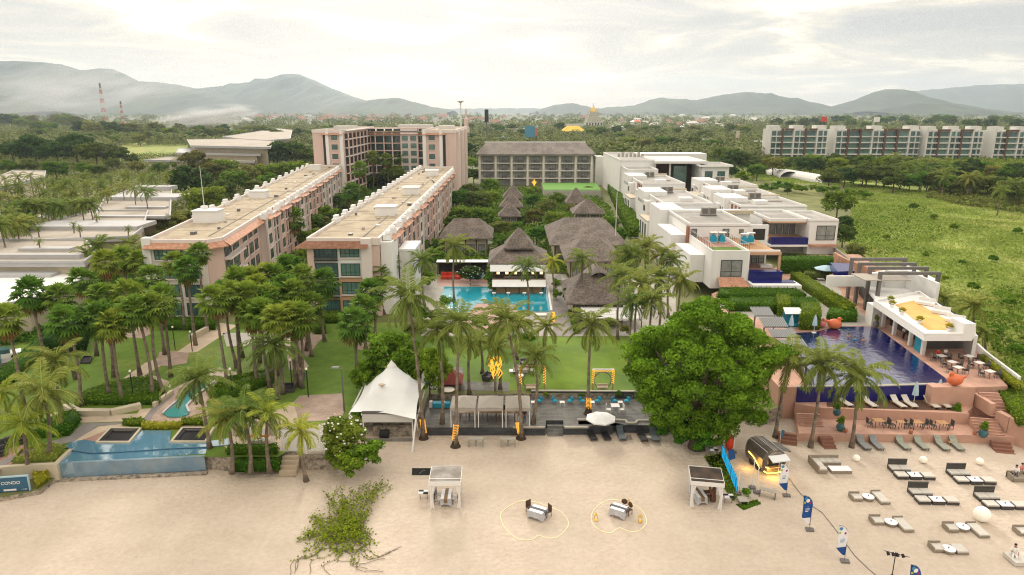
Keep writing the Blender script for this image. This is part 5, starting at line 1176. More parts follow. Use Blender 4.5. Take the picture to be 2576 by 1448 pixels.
# frangipani with flowers
def flowering(label, x, y, by_, r, rz, gz, n=70, seed=1, kind='big', fl=.014):
    g = W(x, by_, gz); o = thing('frangipani', label, 'tree', g); rs_=np.random.RandomState(seed)
    V,Fc,ti = crown_arrays(seed, 50, 110, rad=(1,1,.85), leaf=.07, blob=(.2,.34)); h = WY(x,y,g.y).z-gz
    c = link('crown', np_mesh('crown',V,Fc,ti,[LM[kind]]), o, (0,0,h)); c.scale=(r,r,rz)
    b = MB()
    for i in range(n):
        d = unit(rs_.normal(size=3)); d[1] = -abs(d[1])*.8 if i%3 else d[1]; p = d*np.array([1.08,1.05,.98])*rs_.uniform(.9,1.04); s=.03+rs_.rand()*.03
        b.blob(p,(s,s,s*.7),5,3)
    f = b.build('blossoms', M['white2'], o, world=False); f['kind']='stuff'; f.location=(0,0,h); f.scale=(r,r,rz)
    s = link('trunk', LIMBS[1], o, (0,0,h)); s.scale=(r*.7,r*.7,h/1.5); return o
flowering('large frangipani bush with white blossoms at the beach end of the garden', 868, 1098, 1165, 2.15, 2.2, .5, 90, 21, 'broad')
flowering('dark round frangipani with a few white blossoms beside the path and low restaurant', 1456, 748, 785, 2.6, 2.4, LZ, 40, 22, 'dark')
flowering('small frangipani between the red and aqua deck sofas', 1183, 690, 715, 2.3, 1.7, LZ, 60, 23, 'dark')
flowering('frangipani growing at the corner of the left block roof near the court', 815, 560, 590, 2.0, 1.8, LZ, 30, 24, 'olive')
def bush(label, x, y, r, gz, kind='shrub', hr=.8, cat='bush', name='bush', **kw): return ptree(kind, label, x, y, r, gz, hr, name=name, cat=cat, lim=False, **kw)
bush('broad bright bush in front of the white blossomed frangipani', 914, 1146, 50, .0); bush('second bright bush spilling on the sand below the frangipani', 876, 1168, 42, 0); bush('third bush at the left foot of the frangipani', 840, 1140, 36, 0); bush('spiky yellow green bush against the tent corner', 905, 1040, 22, .5)
for i,(x,y,r) in enumerate(sorted([(1060,790,26),(1095,795,24),(1120,760,22),(1040,830,26),(1130,830,22),(1210,810,26),(1290,800,18),(1320,818,22),(1240,830,22),(1100,850,24),(1160,800,18),(1330,850,22),(1075,820,20),(1262,845,26)])): bush(f'{ORD[i]} garden bush from the left below the turquoise pool', x, y, r, LZ, 'shrub' if i%3 else 'shrubolive', group='bushes below the turquoise pool')
for i,(x,y,r) in enumerate(sorted([(1500,800,18),(1535,815,20),(1570,830,18),(1460,820,14)])): bush(f'{ORD[i]} small bush from the left before the striped awning', x, y, r, LZ, 'shrubolive', group='bushes before the awning')
for i,(x,y,r) in enumerate(sorted([(1235,700,22),(1238,722,14),(1400,715,16),(1400,740,14),(1075,700,24),(1090,650,28),(1030,690,24),(1100,620,22),(1060,620,26)])): bush(f'{ORD[i]} green shrub from the left round the pool bar', x, y, r, LZ, 'shrub', hr=1., group='shrubs round the pool bar')
for i,(x,y,r) in enumerate(sorted([(1372,992,10),(1462,994,9),(1555,990,12),(1700,1045,16),(1722,1075,14),(1640,1070,10)])): bush(f'{ORD[i]} low plant from the left along the stone terrace', x, y, r, .9, 'shrub', group='plants along the terrace')

# clipped hedges
def hedge(label, pts, h, gz=LZ, lm='hedge', leaf=.13, dens=22, seed=1, px=True, name='hedge'):
    P = [W(x,y,gz) for x,y in pts] if px else pts
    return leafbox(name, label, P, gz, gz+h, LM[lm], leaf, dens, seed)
hedge('long bright hedge lining the lane beside the white villas', [(1508,436),(1527,436),(1618,602),(1582,602)], 3.0, seed=2, leaf=.3, dens=5)
hedge('long diagonal clipped hedge between villa garden and brick path', [(1985,706),(2010,704),(2152,792),(2118,800)], 1.5, PZ, seed=3)
hedge('short clipped hedge closing the diagonal hedge near the pool', [(2078,812),(2155,812),(2150,794),(2085,794)], 1.2, PZ, seed=4)
hedge('clipped hedge running below the nearest villa', [(1800,762),(2030,760),(2000,744),(1812,742)], 1.3, PZ, seed=5)
hedge('square topiary block, left one beside the slatted pergola', [(1912,792),(1955,792),(1950,772),(1915,770)], 1.5, PZ, seed=6)
hedge('square topiary block, middle one before the pool cabana', [(2010,832),(2062,832),(2058,800),(2012,798)], 2.3, PZ, seed=7)
hedge('square topiary block, rear one between the cabanas', [(1955,800),(1985,800),(1982,772),(1950,772)], 2.0, PZ, seed=8)
hedge('low clipped hedge row behind the topiary blocks', [(1830,785),(2060,785),(2050,766),(1835,766)], 1.2, PZ, seed=9)
hedge('tall hedge wall in front of the blue balcony villa', [(1962,690),(2095,690),(2090,678),(1965,678)], 2.6, PZ, seed=10)
hedge('loose hedge behind the small sun deck of the villas', [(2020,705),(2085,705),(2082,698),(2022,698)], 1.2, PZ, 'olive', seed=11)
hedge('mounded green hedge behind the cream garden seat wall', [(190,1022),(405,1020),(400,985),(350,962),(270,978),(210,1000)], .8, seed=12, lm='hedge')
hedge('hedge left of the fountain channel on the left lawn', [(350,1016),(385,1016),(405,975),(372,955),(355,975)], .7, seed=13)
hedge('hedge right of the fountain channel beside the lamp', [(525,1000),(590,1002),(690,965),(690,940),(560,965)], .8, seed=14)
hedge('dark hedge at the left edge above the lawn', [(-20,975),(30,970),(130,880),(95,872)], 1.2, seed=15, lm='broad')
hedge('dark garden hedge under the leftmost fan palms', [(110,890),(215,890),(230,840),(130,840)], 2.0, seed=16, lm='dark')
hedge('clipped hedge at the foot of the left pink block', [(400,832),(545,832),(545,812),(400,812)], 1.0, seed=17)
hedge('clipped hedge at the foot of the right pink block', [(800,815),(905,815),(905,800),(800,800)], 1.1, seed=18)
hedge('dark clipped hedge beside the path at the right pink block', [(790,842),(820,842),(815,818),(786,818)], 1.3, seed=19, lm='broad')
hedge('yellow green flower row along the upper edge of the pale blue pool', [(358,1083),(458,1081),(458,1073),(360,1074)], .6, seed=20, lm='yel')
hedge('bright hedge above the left sunken seat', [(308,1074),(368,1073),(365,1062),(312,1063)], .5, seed=21)
hedge('bright hedge above the right sunken seat', [(455,1072),(512,1072),(508,1060),(458,1062)], .5, seed=22)
hedge('reed bed beside the curved grey path at the left', [(85,1105),(175,1098),(205,1060),(190,1045),(120,1070)], .8, seed=23, lm='hedge')
hedge('grassy bank left of the pale blue pool', [(30,1166),(142,1160),(166,1128),(130,1120),(55,1135)], .35, seed=24, lm='grass', leaf=.12)
hedge('hedge strip behind the closed cream umbrellas', [(570,1146),(700,1144),(700,1132),(575,1134)], .7, seed=25)
hedge('lower hedge on the stone ledge beside the beach steps', [(584,1190),(706,1184),(706,1166),(590,1170)], .9, .5, seed=26)
hedge('yellow green shrubs beside the blue sign', [(92,1232),(126,1208),(122,1196),(86,1206)], .8, .4, lm='yel', seed=27)
hedge('row of yellow flowers along the wall of the dining deck', [(2462,902),(2475,900),(2570,975),(2555,982)], .6, PZ, lm='yel', seed=28)
hedge('green bank below the yellow flowers at the right edge', [(2500,985),(2560,985),(2640,1060),(2560,1075)], .8, 2.4, seed=29)
hedge('thin hedge along the grey path by the frangipani', [(1430,790),(1437,790),(1456,842),(1445,842)], .8, seed=30)
hedge('patch of grass under the blue lit boards', [(1772,1150),(1815,1140),(1865,1245),(1845,1262),(1800,1200)], .12, 0.0, lm='hedge', leaf=.1, dens=45, seed=31, name='grass_patch')
hedge('small grass patch on the sand below the trailer tables', [(1850,1270),(1905,1258),(1915,1268),(1870,1285)], .1, 0.0, lm='hedge', leaf=.08, dens=25, seed=32, name='grass_patch')

# creeper on the sand
rs_=np.random.RandomState(8); C=[]; br=MB()
p0=W(845,1390,0); 
for i in range(46):
    a0=W(rs_.uniform(780,930),rs_.uniform(1330,1385),0); e=W(*[(775,1345),(790,1300),(850,1240),(900,1225),(940,1222),(958,1232),(930,1300),(905,1345),(820,1380),(862,1270),(880,1330),(826,1320)][i%12],0)+Vector((rs_.normal()*.5,rs_.normal()*.5,0))
    n=12; pts=[]
    for j in range(n+1):
        t_=j/n; q=a0.lerp(e,t_)+Vector((math.sin(t_*5+i)*.25,math.cos(t_*4+i)*.25,.08+.35*math.sin(t_*3.1)**2)); pts.append(q)
        for _ in range((9 if 3<j<12 else 4)): C.append(np.array(q)+rs_.normal(size=3)*np.array([.22,.22,.12])+np.array([0,0,.1]))
    br.tube(pts,[.025]*(n+1),4)
for i in range(14):
    a0=W(860+rs_.uniform(-60,60),1385,0); a=rs_.uniform(-2.6,-.4) if i%3 else rs_.uniform(-.3,.4); L_=rs_.uniform(2,4)
    pts=[a0+Vector((math.cos(a+.25*math.sin(j))*L_*j/8,math.sin(a+.25*math.sin(j))*L_*j/8,.05)) for j in range(9)]; br.tube(pts,[.02]*9,4)
    for q in pts[:6]:
        for _ in range(3): C.append(np.array(q)+rs_.normal(size=3)*.12+np.array([0,0,.06]))
C=np.array(C); C[:,2]=np.maximum(C[:,2],.04); Nn=unit(rs_.normal(size=C.shape)*.6+np.array([0,-.2,1])); V,Fc=quads(rs_,C,Nn,.10*rs_.uniform(.6,1.3,len(C)))
g=W(860,1320,0); t=thing('beach_creeper','sprawling green creeper with bare runners on the open sand','creeper',g); link('leaves', np_mesh('leaves',V-np.array(g),Fc,rs_.uniform(.1,1,len(C)),[LM['hedge']]), t); br.build('runners', M['bark'], t)
# wild grass of the meadow
def scatter_poly(pts, n, seed, gz=LZ):
    P=[W(x,y,gz) for x,y in pts]; rs=np.random.RandomState(seed); xs=[p.x for p in P]; ys=[p.y for p in P]
    X=rs.uniform(min(xs),max(xs),n*3); Y=rs.uniform(min(ys),max(ys),n*3); ins=np.zeros(n*3,bool)
    for i in range(len(P)):
        a,b_=P[i],P[(i+1)%len(P)]; c=((a.y>Y)!=(b_.y>Y)); ins^=c&(X<(b_.x-a.x)*(Y-a.y)/((b_.y-a.y) or 1e-9)+a.x)
    X,Y=X[ins][:n],Y[ins][:n]; return np.stack([X,Y,np.full(len(X),gz)],1)
mp=[(2112,600),(2150,520),(2130,470),(1900,455),(1920,440),(2300,480),(2576,510),(2900,560),(3300,1100),(2650,1060),(2460,886),(2300,740),(2170,640)]
C=scatter_poly(mp,60000,4); w_=.5+.5*np.sin(C[:,0]*.21+np.sin(C[:,1]*.13)*2)*np.sin(C[:,1]*.17+1.3*np.sin(C[:,0]*.09)); rs_=np.random.RandomState(4)
C[:,2]+=rs_.uniform(0,.15,len(C))+w_*.5; Nn=unit(rs_.normal(size=C.shape)*.7+np.array([0,-.4,.8])); V,Fc=quads(rs_,C,Nn,(.20+.22*w_)*rs_.uniform(.6,1.4,len(C)))
o=link('wild_grass', np_mesh('wild_grass',V,Fc,0.85-.35*w_+rs_.uniform(-.2,.25,len(C)),[LM['grass']])); o['kind']='stuff'
# under-planting of the gardens and village (reads as one mass)
def ground_cover(name, pts, n, seed, lm, size, h, gz=LZ):
    C=scatter_poly(pts,n,seed,gz); rs_=np.random.RandomState(seed); w_=.5+.5*np.sin(C[:,0]*.5+np.sin(C[:,1]*.33)*2)*np.sin(C[:,1]*.41)
    C[:,2]+=rs_.rand(len(C))*h*(.3+w_); Nn=unit(rs_.normal(size=C.shape)*.8+np.array([0,-.2,.8])); V,Fc=quads(rs_,C,Nn,size*rs_.uniform(.6,1.4,len(C)))
    o=link(name, np_mesh(name,V,Fc,.15+.5*w_+rs_.uniform(-.2,.3,len(C)),[LM[lm]])); o['kind']='stuff'; return o
ground_cover('undergrowth',[(1110,700),(1100,640),(1150,480),(1480,480),(1530,520),(1585,640),(1600,700),(1440,705),(1410,690),(1390,690)],26000,6,'hedge',.38,1.6)
ground_cover('undergrowth',[(720,700),(770,560),(870,440),(1000,440),(1060,430),(900,520),(780,640),(790,720)],12000,7,'broad',.4,1.2)
ground_cover('undergrowth',[(-100,600),(-100,400),(440,390),(800,400),(760,440),(560,520),(380,600),(360,660),(240,640),(200,600)],40000,8,'olive',.45,2.5)
ground_cover('undergrowth',[(-60,880),(-60,700),(230,650),(370,640),(390,720),(400,800),(200,850)],16000,9,'broad',.35,1.0)
ground_cover('undergrowth',[(1880,470),(1900,400),(2700,400),(2750,520),(2576,500),(2300,470),(1920,440)],36000,10,'broad',.55,3.)
ground_cover('undergrowth',[(1450,440),(1440,370),(1900,350),(1930,420),(1850,450),(1700,400),(1560,400)],26000,12,'broad',.5,3.)
ground_cover('scrub',[(2470,850),(2440,790),(2520,720),(2700,760),(2900,1050),(2640,1050)],9000,13,'hedge',.2,.9)
ground_cover('scrub',[(2330,500),(2340,470),(2576,490),(2700,560),(2576,540),(2400,515)],12000,14,'olive',.45,1.5)
ground_cover('scrub',[(2130,600),(2160,520),(2330,520),(2380,600),(2260,640),(2190,650)],6000,15,'hedge',.22,.8)
# far wooded plain: one mass
rs_=np.random.RandomState(77); n=5600; u=rs_.rand(n); D=1/(1/430.+(1/6500.-1/430.)*u); X=rs_.uniform(-.86,.86,n)*D
# keep the left meadow and condominiums free
keep=~((D<620)&(((X/D>-.58)&(X/D<-.45))|((X/D>.36)))); D,X=D[keep],X[keep]; n=len(D); s=rs_.uniform(3.2,6.0,n)*(1+D/3000); per=np.where(D<1300,120,34)
ids=np.repeat(np.arange(n),per); ld=unit(rs_.normal(size=(len(ids),3))); ld[:,2]=np.abs(ld[:,2])*.95
C=np.stack([X[ids],D[ids],np.full(len(ids),LZ)],1)+ld*s[ids][:,None]*np.array([1.25,1.25,1.3])+np.array([0,0,1.])*s[ids][:,None]*.25
V,Fc=quads(rs_,C,unit(ld+rs_.normal(size=ld.shape)*.4),s[ids]*np.where(D<1300,.15,.30)[ids]*rs_.uniform(.7,1.2,len(ids)),.8)
o=link('far_wood', np_mesh('far_wood',V,Fc,rs_.rand(n)[ids]*.75+rs_.rand(len(ids))*.25,[LM['farg']])); o['kind']='stuff'
# ------------------------------------------------------------------ beach and terrace things
def place2(a, b): # head and foot world points -> origin, angle of local +x
    d = b-a; return a, math.atan2(d.y, d.x)
def seq(group, proto_fn, items):
    """items: (label, loc, rz[, scale]) ; first is the prototype itself"""
    pr = proto_fn(); out_ = []
    for i, it in enumerate(items):
        if i == 0:
            o = pr; o.location = it[1]; o.rotation_euler[2] = it[2]; o['label'] = it[0]; LABELS.setdefault(it[0], []).append(o.name)
        else: o = dup(pr, it[1], it[2], it[0])
        o['group'] = group; out_.append(o)
    return out_
def proto(name, cat): o = bpy.data.objects.new(name, None); COL.objects.link(o); o['category'] = cat; o['label'] = ''; return o
def L_(b, name, m, p, **k): return b.build(name, M[m] if isinstance(m, str) else [M[q] for q in m], p, world=False, **k)
def make_lounger(m='greymesh', fr='steel'):
    def f():
        t = proto('sun_lounger','sun lounger')
        b = MB(); b.box(.55,-.33,.26,1.98,.33,.33); L_(b,'seat',m,t)
        b = MB(); b.T = Matrix.Translation((.58,0,.30)) @ Matrix.Rotation(math.radians(38),4,'Y'); b.box(-.78,-.33,-.02,0,.33,.05); b.box(-.70,-.2,.05,-.5,.2,.09); L_(b,'backrest',m,t)
        b = MB(); b.box(.1,-.36,.2,2.0,-.33,.27); b.box(.1,.33,.2,2.0,.36,.27); L_(b,'frame',fr,t)
        for x in (.3,1.8):
            for y in (-.31,.31): b = MB(); b.box(x-.03,y-.03,0,x+.03,y+.03,.22); L_(b,'leg',fr,t)
        return t
    return f
def lounger_items(lst, z, dx, dy):
    out_=[]
    for lab,x,y in lst:
        a,b_ = W(x-dx,y-dy,z), W(x+dx,y+dy,z); l,r = place2(a,b_); out_.append((lab,l,r))
    return out_
OL6 = ['leftmost','second from the left','third from the left','fourth from the left','fifth from the left','rightmost']
seq('grey loungers on the sand below the terracotta wall', make_lounger('greymesh'), lounger_items([(f'grey sun lounger on the sand below the terracotta wall, {OL6[i]} of six', x, y) for i,(x,y) in enumerate([(2171,1124),(2204,1124)])],0,13,12))
seq('grey loungers on the sand below the terracotta wall', make_lounger('greymesh2'), lounger_items([(f'grey sun lounger on the sand below the terracotta wall, {OL6[i+2]} of six', x, y) for i,(x,y) in enumerate([(2270,1124),(2316,1124),(2368,1126),(2405,1126)])],0,14,12))
seq('loungers on the timber deck under the cobalt wall', make_lounger('cushion','wood'), lounger_items([(f'sun lounger against the cobalt wall, {OL6[i]} of six', x, y) for i,(x,y) in enumerate([(2122,1016),(2184,1018),(2256,1019),(2284,1019),(2340,1020),(2370,1020)])],1.9,13,8))
seq('dark loungers before the stone terrace', make_lounger('black','brown'), lounger_items([('black sun lounger beside the white parasol pole, left of it',1490,1103),('black sun lounger right of the white parasol pole',1524,1102),('dark sun lounger right of the small side table, fourth of five',1616,1105)],0,8,13))
seq('dark loungers before the stone terrace', make_lounger('bluegrey','steel'), lounger_items([('blue grey sun lounger in the middle of the five by the terrace',1563,1102),('blue grey sun lounger at the right end of the five by the terrace',1646,1105)],0,6,13))
def side_table(lab, x, y, z=0, m='wood', s=.22, h=.35):
    t = thing('side_table', lab, 'side table', W(x,y,z)); b=MB(); b.box(-s,-s,h-.04,s,s,h); L_(b,'top',m,t)
    for i in (-1,1):
        for j in (-1,1): b=MB(); b.box(i*s*.85-.02,j*s*.85-.02,0,i*s*.85+.02,j*s*.85+.02,h-.04); L_(b,'leg',m,t)
    return t
side_table('small dark side table between the blue grey and black loungers',1582,1105,m='brown'); side_table('small side table between the last two terrace loungers',1632,1107,m='concrete'); side_table('low wooden side table between the two right grey beach loungers',2390,1120)
side_table('wooden side table between the two right cobalt wall loungers',2356,1017,1.9)
# closed parasols
def closed_parasol(lab, x, y, z, h, m='bluecan'):
    t = thing('closed_parasol', lab, 'parasol', W(x,y,z)); b=MB(); b.tube([(0,0,0),(0,0,h)],.03,6); b.box(-.25,-.25,0,.25,.25,.08); L_(b,'pole','white2',t)
    b=MB(); n=10; prof=[(.28,h*.42),(.24,h*.6),(.17,h*.8),(.09,h*.94),(.02,h)]; rings=[]
    for r,zz in prof: rings.append([b.pt((r*(1+.22*(k%2))*math.cos(k*2*math.pi/n), r*(1+.22*(k%2))*math.sin(k*2*math.pi/n), zz)) for k in range(n)])
    for i in range(len(rings)-1):
        for k in range(n): b.f.append([rings[i][k],rings[i][(k+1)%n],rings[i+1][(k+1)%n],rings[i+1][k]]); b.m.append(0)
    L_(b,'canopy',m,t)
closed_parasol('closed pale blue parasol between the deck loungers at the cobalt wall',2298,1018,1.9,2.6); closed_parasol('closed pale blue parasol at the right end of the cobalt wall',2358,1012,1.9,2.6)
closed_parasol('closed pale blue parasol left of the square topiary by the pool cabana',1988,838,PZ,2.5); closed_parasol('closed pale blue parasol right of the square topiary at the pool',2047,838,PZ,2.5)
for i,(x,y) in enumerate([(596,1124),(604,1126),(686,1122),(692,1124)]): closed_parasol(['left cream closed parasol of the left pair by the orange chairs','right cream closed parasol of the left pair by the orange chairs','left cream closed parasol of the right pair by the orange chairs','right cream closed parasol of the right pair by the orange chairs'][i],x,y,LZ,2.9,'cream')
def open_parasol(lab, x, y, z, r, h, m='canvas'):
    t = thing('parasol', lab, 'parasol', W(x,y,z)); b=MB(); b.tube([(0,0,0),(0,0,h)],.035,6); L_(b,'pole','wood',t)
    b=MB(); n=8; ap=(0,0,h+.05); ring=[(r*math.cos(k*2*math.pi/n+.2),r*math.sin(k*2*math.pi/n+.2),h-r*.28) for k in range(n)]; mid=[(p[0]*.5,p[1]*.5,h-r*.10) for p in ring]
    for k in range(n):
        l=(k+1)%n; b.face([ap,mid[k],mid[l]]); b.face([mid[k],ring[k],ring[l],mid[l]]); b.face([ring[k],(ring[k][0],ring[k][1],ring[k][2]-.12),(ring[l][0],ring[l][1],ring[l][2]-.12),ring[l]])
    c=L_(b,'canopy',m,t); 
    b=MB()
    for k in range(n): b.bar((0,0,h-.1),(ring[k][0]*.97,ring[k][1]*.97,ring[k][2]-.03),.02)
    L_(b,'ribs','wood',t)
open_parasol('large open white parasol over the black loungers',1510,1092,0,1.55,2.2); open_parasol('open white parasol before the hip roofed house left of the pavilion',1219,633,LZ,1.9,2.6); open_parasol('open pale blue parasol on the small villa sun deck',2076,702,PZ,2.0,2.4,'bluecan')
# lounge sets
def make_bench():
    t=proto('lounge_bench','sofa'); b=MB(); b.box(-.85,-.42,.08,.85,.5,.3); L_(b,'base','blackwick',t); b=MB(); b.box(-.85,.42,.3,.85,.5,.95); b.box(-.85,.36,.95,.85,.52,1.0); L_(b,'backrest','blackwick',t)
    for s in (-1,1): b=MB(); b.box(.02 if s>0 else -.82,-.4,.3,.82 if s>0 else -.02,.40,.44); L_(b,'seat_cushion','cushion',t)
    for x in (-.8,.8):
        for y in (-.36,.44): b=MB(); b.box(x-.03,y-.03,0,x+.03,y+.03,.08); L_(b,'leg','blackwick',t)
    return t
def make_otto():
    t=proto('ottoman','ottoman'); b=MB(); b.box(-.5,-.42,.06,.5,.42,.28); L_(b,'base','blackwick',t); b=MB(); b.box(-.48,-.4,.28,.48,.4,.4); L_(b,'seat_cushion','cushion',t)
    for x in (-.45,.45):
        for y in (-.38,.38): b=MB(); b.box(x-.03,y-.03,0,x+.03,y+.03,.06); L_(b,'leg','blackwick',t)
    return t
def make_sq():
    t=proto('square_table','table'); b=MB(); b.box(-.5,-.42,.0,.5,.42,.34); L_(b,'base','blackwick',t); b=MB(); b.box(-.5,-.42,.34,.5,.42,.37); L_(b,'glass_top','cloth',t); b=MB(); b.tube([(0,0,.37),(0,0,.5)],.05,6); L_(b,'bottle','steel',t); return t
SETS=[('nearest the cobalt side of the beach, left of the back row',2264,1208),('in the back row, farther right under the third globe lamp',2416,1220),('in the middle of the beach lounge area',2318,1271),('at the right edge above the big globe lamp',2490,1283)]
SN=['back left','back right','front left','front right']
bi,ol,orr,tb=[],[],[],[]
for (d_,x,y),sn in zip(SETS,SN):
    a=W(x,y,0); bi.append((f'black wicker bench with two grey cushions in the {sn} lounge set',a+Vector((.75,1.55,0)),-.03)); ol.append((f'left ottoman with grey cushion in the {sn} black lounge set',a+Vector((.3,.42,0)),-.03)); orr.append((f'right ottoman with grey cushion in the {sn} black lounge set',a+Vector((2.62,.32,0)),-.05)); tb.append((f'white topped square table in the {sn} black lounge set',a+Vector((1.45,.36,0)),-.03))
seq('black wicker benches on the sand',make_bench,bi); seq('ottomans of the black lounge sets',make_otto,ol+orr); seq('square tables of the black lounge sets',make_sq,tb)
def make_lowchair():
    t=proto('low_armchair','armchair'); b=MB(); b.box(-.45,-.42,.05,.45,.42,.22); L_(b,'base','wicker',t); b=MB(); b.box(-.45,.34,.22,.45,.42,.5); b.box(-.45,-.42,.22,-.37,.34,.42); L_(b,'backrest','wicker',t); b=MB(); b.box(-.36,-.4,.22,.43,.33,.32); L_(b,'seat_cushion','cushion',t); return t
def make_round():
    t=proto('round_table','table'); b=MB(); b.lathe((0,0,0),[(.40,0),(.46,.15),(.46,.28)],14); L_(b,'base','wicker',t); b=MB(); b.lathe((0,0,.28),[(.48,0),(.48,.04)],14); L_(b,'top','cloth',t); b=MB(); b.tube([(0,0,.32),(0,0,.45)],.04,5); L_(b,'bottle','steel',t); return t
def make_chaise():
    t=proto('chaise','chaise'); b=MB(); b.box(-.42,-.85,.05,.42,.85,.2); b.box(-.42,.78,.2,.42,.85,.42); L_(b,'base','wicker',t); b=MB(); b.box(-.37,-.82,.2,.37,.76,.31); L_(b,'mattress','cushion',t); return t
LS=[('nearest the L shaped sofa',(2152,1256),(2183,1257),(2214,1257)),('left of the big globe lamp',(2204,1315),(2240,1321),(2271,1325)),('below the big globe lamp',(2390,1333),(2421,1333),(2458,1339)),('closest to the bottom edge',(2355,1383),(2385,1389),(2412,1387))]
seq('low wicker armchairs on the sand',make_lowchair,[(f'low grey wicker armchair in the set {n}',W(*a,0),-.02) for n,a,b_,c in LS]+[('low wicker armchair cut by the right edge of the photo',W(2568,1342,0),0)])
seq('round wicker tables on the sand',make_round,[(f'round white topped wicker table in the set {n}',W(*b_,0),0) for n,a,b_,c in LS])
seq('low chaises on the sand',make_chaise,[(f'long grey cushioned chaise in the set {n}',W(*c,0),.02) for n,a,b_,c in LS[:3]])
t=thing('low_armchair','low grey seat right of the round table closest to the bottom edge','armchair',W(2412,1387,0)); b=MB(); b.box(-.42,-.5,.05,.42,.5,.2); L_(b,'base','wicker',t); b=MB(); b.box(-.4,-.48,.2,.4,.48,.31); L_(b,'seat_cushion','cushion',t)
# L sofa
t=thing('corner_sofa','L shaped grey sofa with tufted cushions on the sand','sofa',W(2090,1193,0)); 
b=MB(); b.box(-1.1,-.05,.05,-.35,2.1,.35); b.box(-.35,1.35,.05,1.55,2.1,.35); L_(b,'base','wicker',t); b=MB(); b.box(-1.2,-.05,.05,-1.1,2.2,.75); b.box(-1.1,2.1,.05,1.6,2.2,.75); L_(b,'backrest','wicker',t)
for i in range(3): b=MB(); b.box(-1.08,.0+i*.7,.35,-.37,.66+i*.7,.5); L_(b,'seat_cushion','cushion',t)
for i in range(3): b=MB(); b.box(-.33+i*.62,1.38,.35,.25+i*.62,2.08,.5); L_(b,'seat_cushion','cushion',t)
t=thing('low_table','white topped low wicker table inside the L shaped sofa','table',W(2112,1193,0)); b=MB(); b.box(-.75,-.05,0,1.1,.85,.32); L_(b,'base','wicker',t); b=MB(); b.box(-.75,-.05,.32,1.1,.85,.36); L_(b,'top','cloth',t)
for i,(x,y,r,lab) in enumerate([(2155,1153,.32,'glowing globe lamp left, above the L shaped sofa'),(2323,1157,.34,'glowing globe lamp in the middle below the beach loungers'),(2465,1161,.33,'glowing globe lamp on the right below the beach loungers'),(2471,1294,.62,'largest white globe lamp standing on the sand at the right')]):
    p=W(x,y,r); p.z=r; o=thing('globe_lamp',lab,'lamp',(p.x,p.y,0),0,'white globe lamps on the sand'); b=MB(); b.blob((0,0,r),r,20,14); L_(b,'globe','globe',o,smooth=True); b=MB(); b.lathe((0,0,0),[(r*.4,0),(r*.36,.05)],12); L_(b,'base','steel',o)
# feather flags
def flag(lab, bx_, by_, h, blue, rz=.1):
    t=thing('feather_flag',lab,'flag',W(bx_,by_,0),rz,'feather flags along the cable'); b=MB(); b.prism([(-.35,-.2),(.25,-.3),(.38,.1),(-.2,.28)],0,.12); L_(b,'base','steel',t)
    n=14; pole=[(.0,0,.1)]; cur=[]
    for i in range(n+1):
        s=i/n; x=-.78*max(0,(s-.72)/.28)**1.9; zz=.45+(h-.45)*(s if s<.8 else .8+.2*math.sin((s-.8)/.2*math.pi/2)); cur.append((x,0,zz))
    b=MB(); b.tube([(0,0,.1)]+cur,.022,5); L_(b,'pole','steel',t)
    def width(s): return .05+.72*min(1,(s/.28))**.8 if s<.72 else .77
    def strip(name,m,s0,s1,fn=None,off=0):
        b=MB(); k=10
        for i in range(k):
            a,c=s0+(s1-s0)*i/k,s0+(s1-s0)*(i+1)/k
            def e(s):
                j=min(int(s*n),n-1); f_=s*n-j; P0=Vector(cur[j]).lerp(Vector(cur[j+1]),f_); left=min(P0.x,-.0)-.0; lx=-width(s); lx=min(lx,P0.x-.005); x1=P0.x
                if fn: lx=max(lx,fn(s))
                return x1,lx,P0.z
            x1,l1,z1=e(a); x2,l2,z2=e(c); wv=.05
            for yy,fl in ((-.012-off,0),(.012+off,1)):
                q=[(x1,yy+wv*math.sin(z1*2),z1),(l1,yy+wv*math.sin(z1*2+1),z1),(l2,yy+wv*math.sin(z2*2+1),z2),(x2,yy+wv*math.sin(z2*2),z2)]; b.face(q[::-1] if fl else q)
        return L_(b,name,m,t)
    cl=strip('cloth','flagblue' if blue else 'cloth',.0,1.0)
    strip('lower_print','cloth' if blue else 'flagblue',.03,.25 if blue else .30,off=.012)
    for nm,(cx,cz,r,m) in {'print_dot':(-.60,.90,.13,'skyprint'),'print_disc':(-.2,.74,.13,'magenta'),'print_spot':(-.66,.77,.09,'lime'),'print_oval':(-.42,.83,.16,'cloth' if blue else 'skyprint')}.items():
        if nm=='print_oval' and not blue: continue
        b=MB(); zz=.45+(h-.45)*cz; b.T=Matrix.Translation((cx*1.0,-.045,zz)) @ Matrix.Rotation(math.pi/2,4,'X'); b.lathe((0,0,0),[(r,0),(r,.008)],12); L_(b,nm,m,t)
    b=MB()
    for k,(zz,ww) in enumerate([(.60,.22),(.555,.3),(.51,.3),(.465,.22)]): 
        zc_=.45+(h-.45)*zz
        for q in range(4): b.box(-.56+q*ww/3.4,-.052,zc_,-.51+q*ww/3.4,-.044,zc_+.075)
    L_(b,'printed_words','cloth' if blue else 'skyprint',t); return t
flag('white feather flag nearest the food trailer',1978,1248,3.1,False); flag('mostly blue feather flag, second along the cable',2036,1334,3.1,True); flag('white feather flag third along the cable, near the bottom',2124,1413,3.05,False); flag('blue feather flag cut by the bottom edge',2303,1520,3.1,True)
b=MB(); b.tube([W(x,y,.03) for x,y in [(1978,1195),(2010,1238),(2045,1275),(2068,1290),(2100,1330),(2150,1398),(2185,1432),(2230,1470)]],.028,5); o=b.build('ground_cable',M['steel']); tag(o,'dark cable lying on the sand past the feather flags','cable')
t=thing('light_stand','black lighting tripod with crossbar and four spot heads at the bottom edge','light stand',W(2240,1475,0)); 
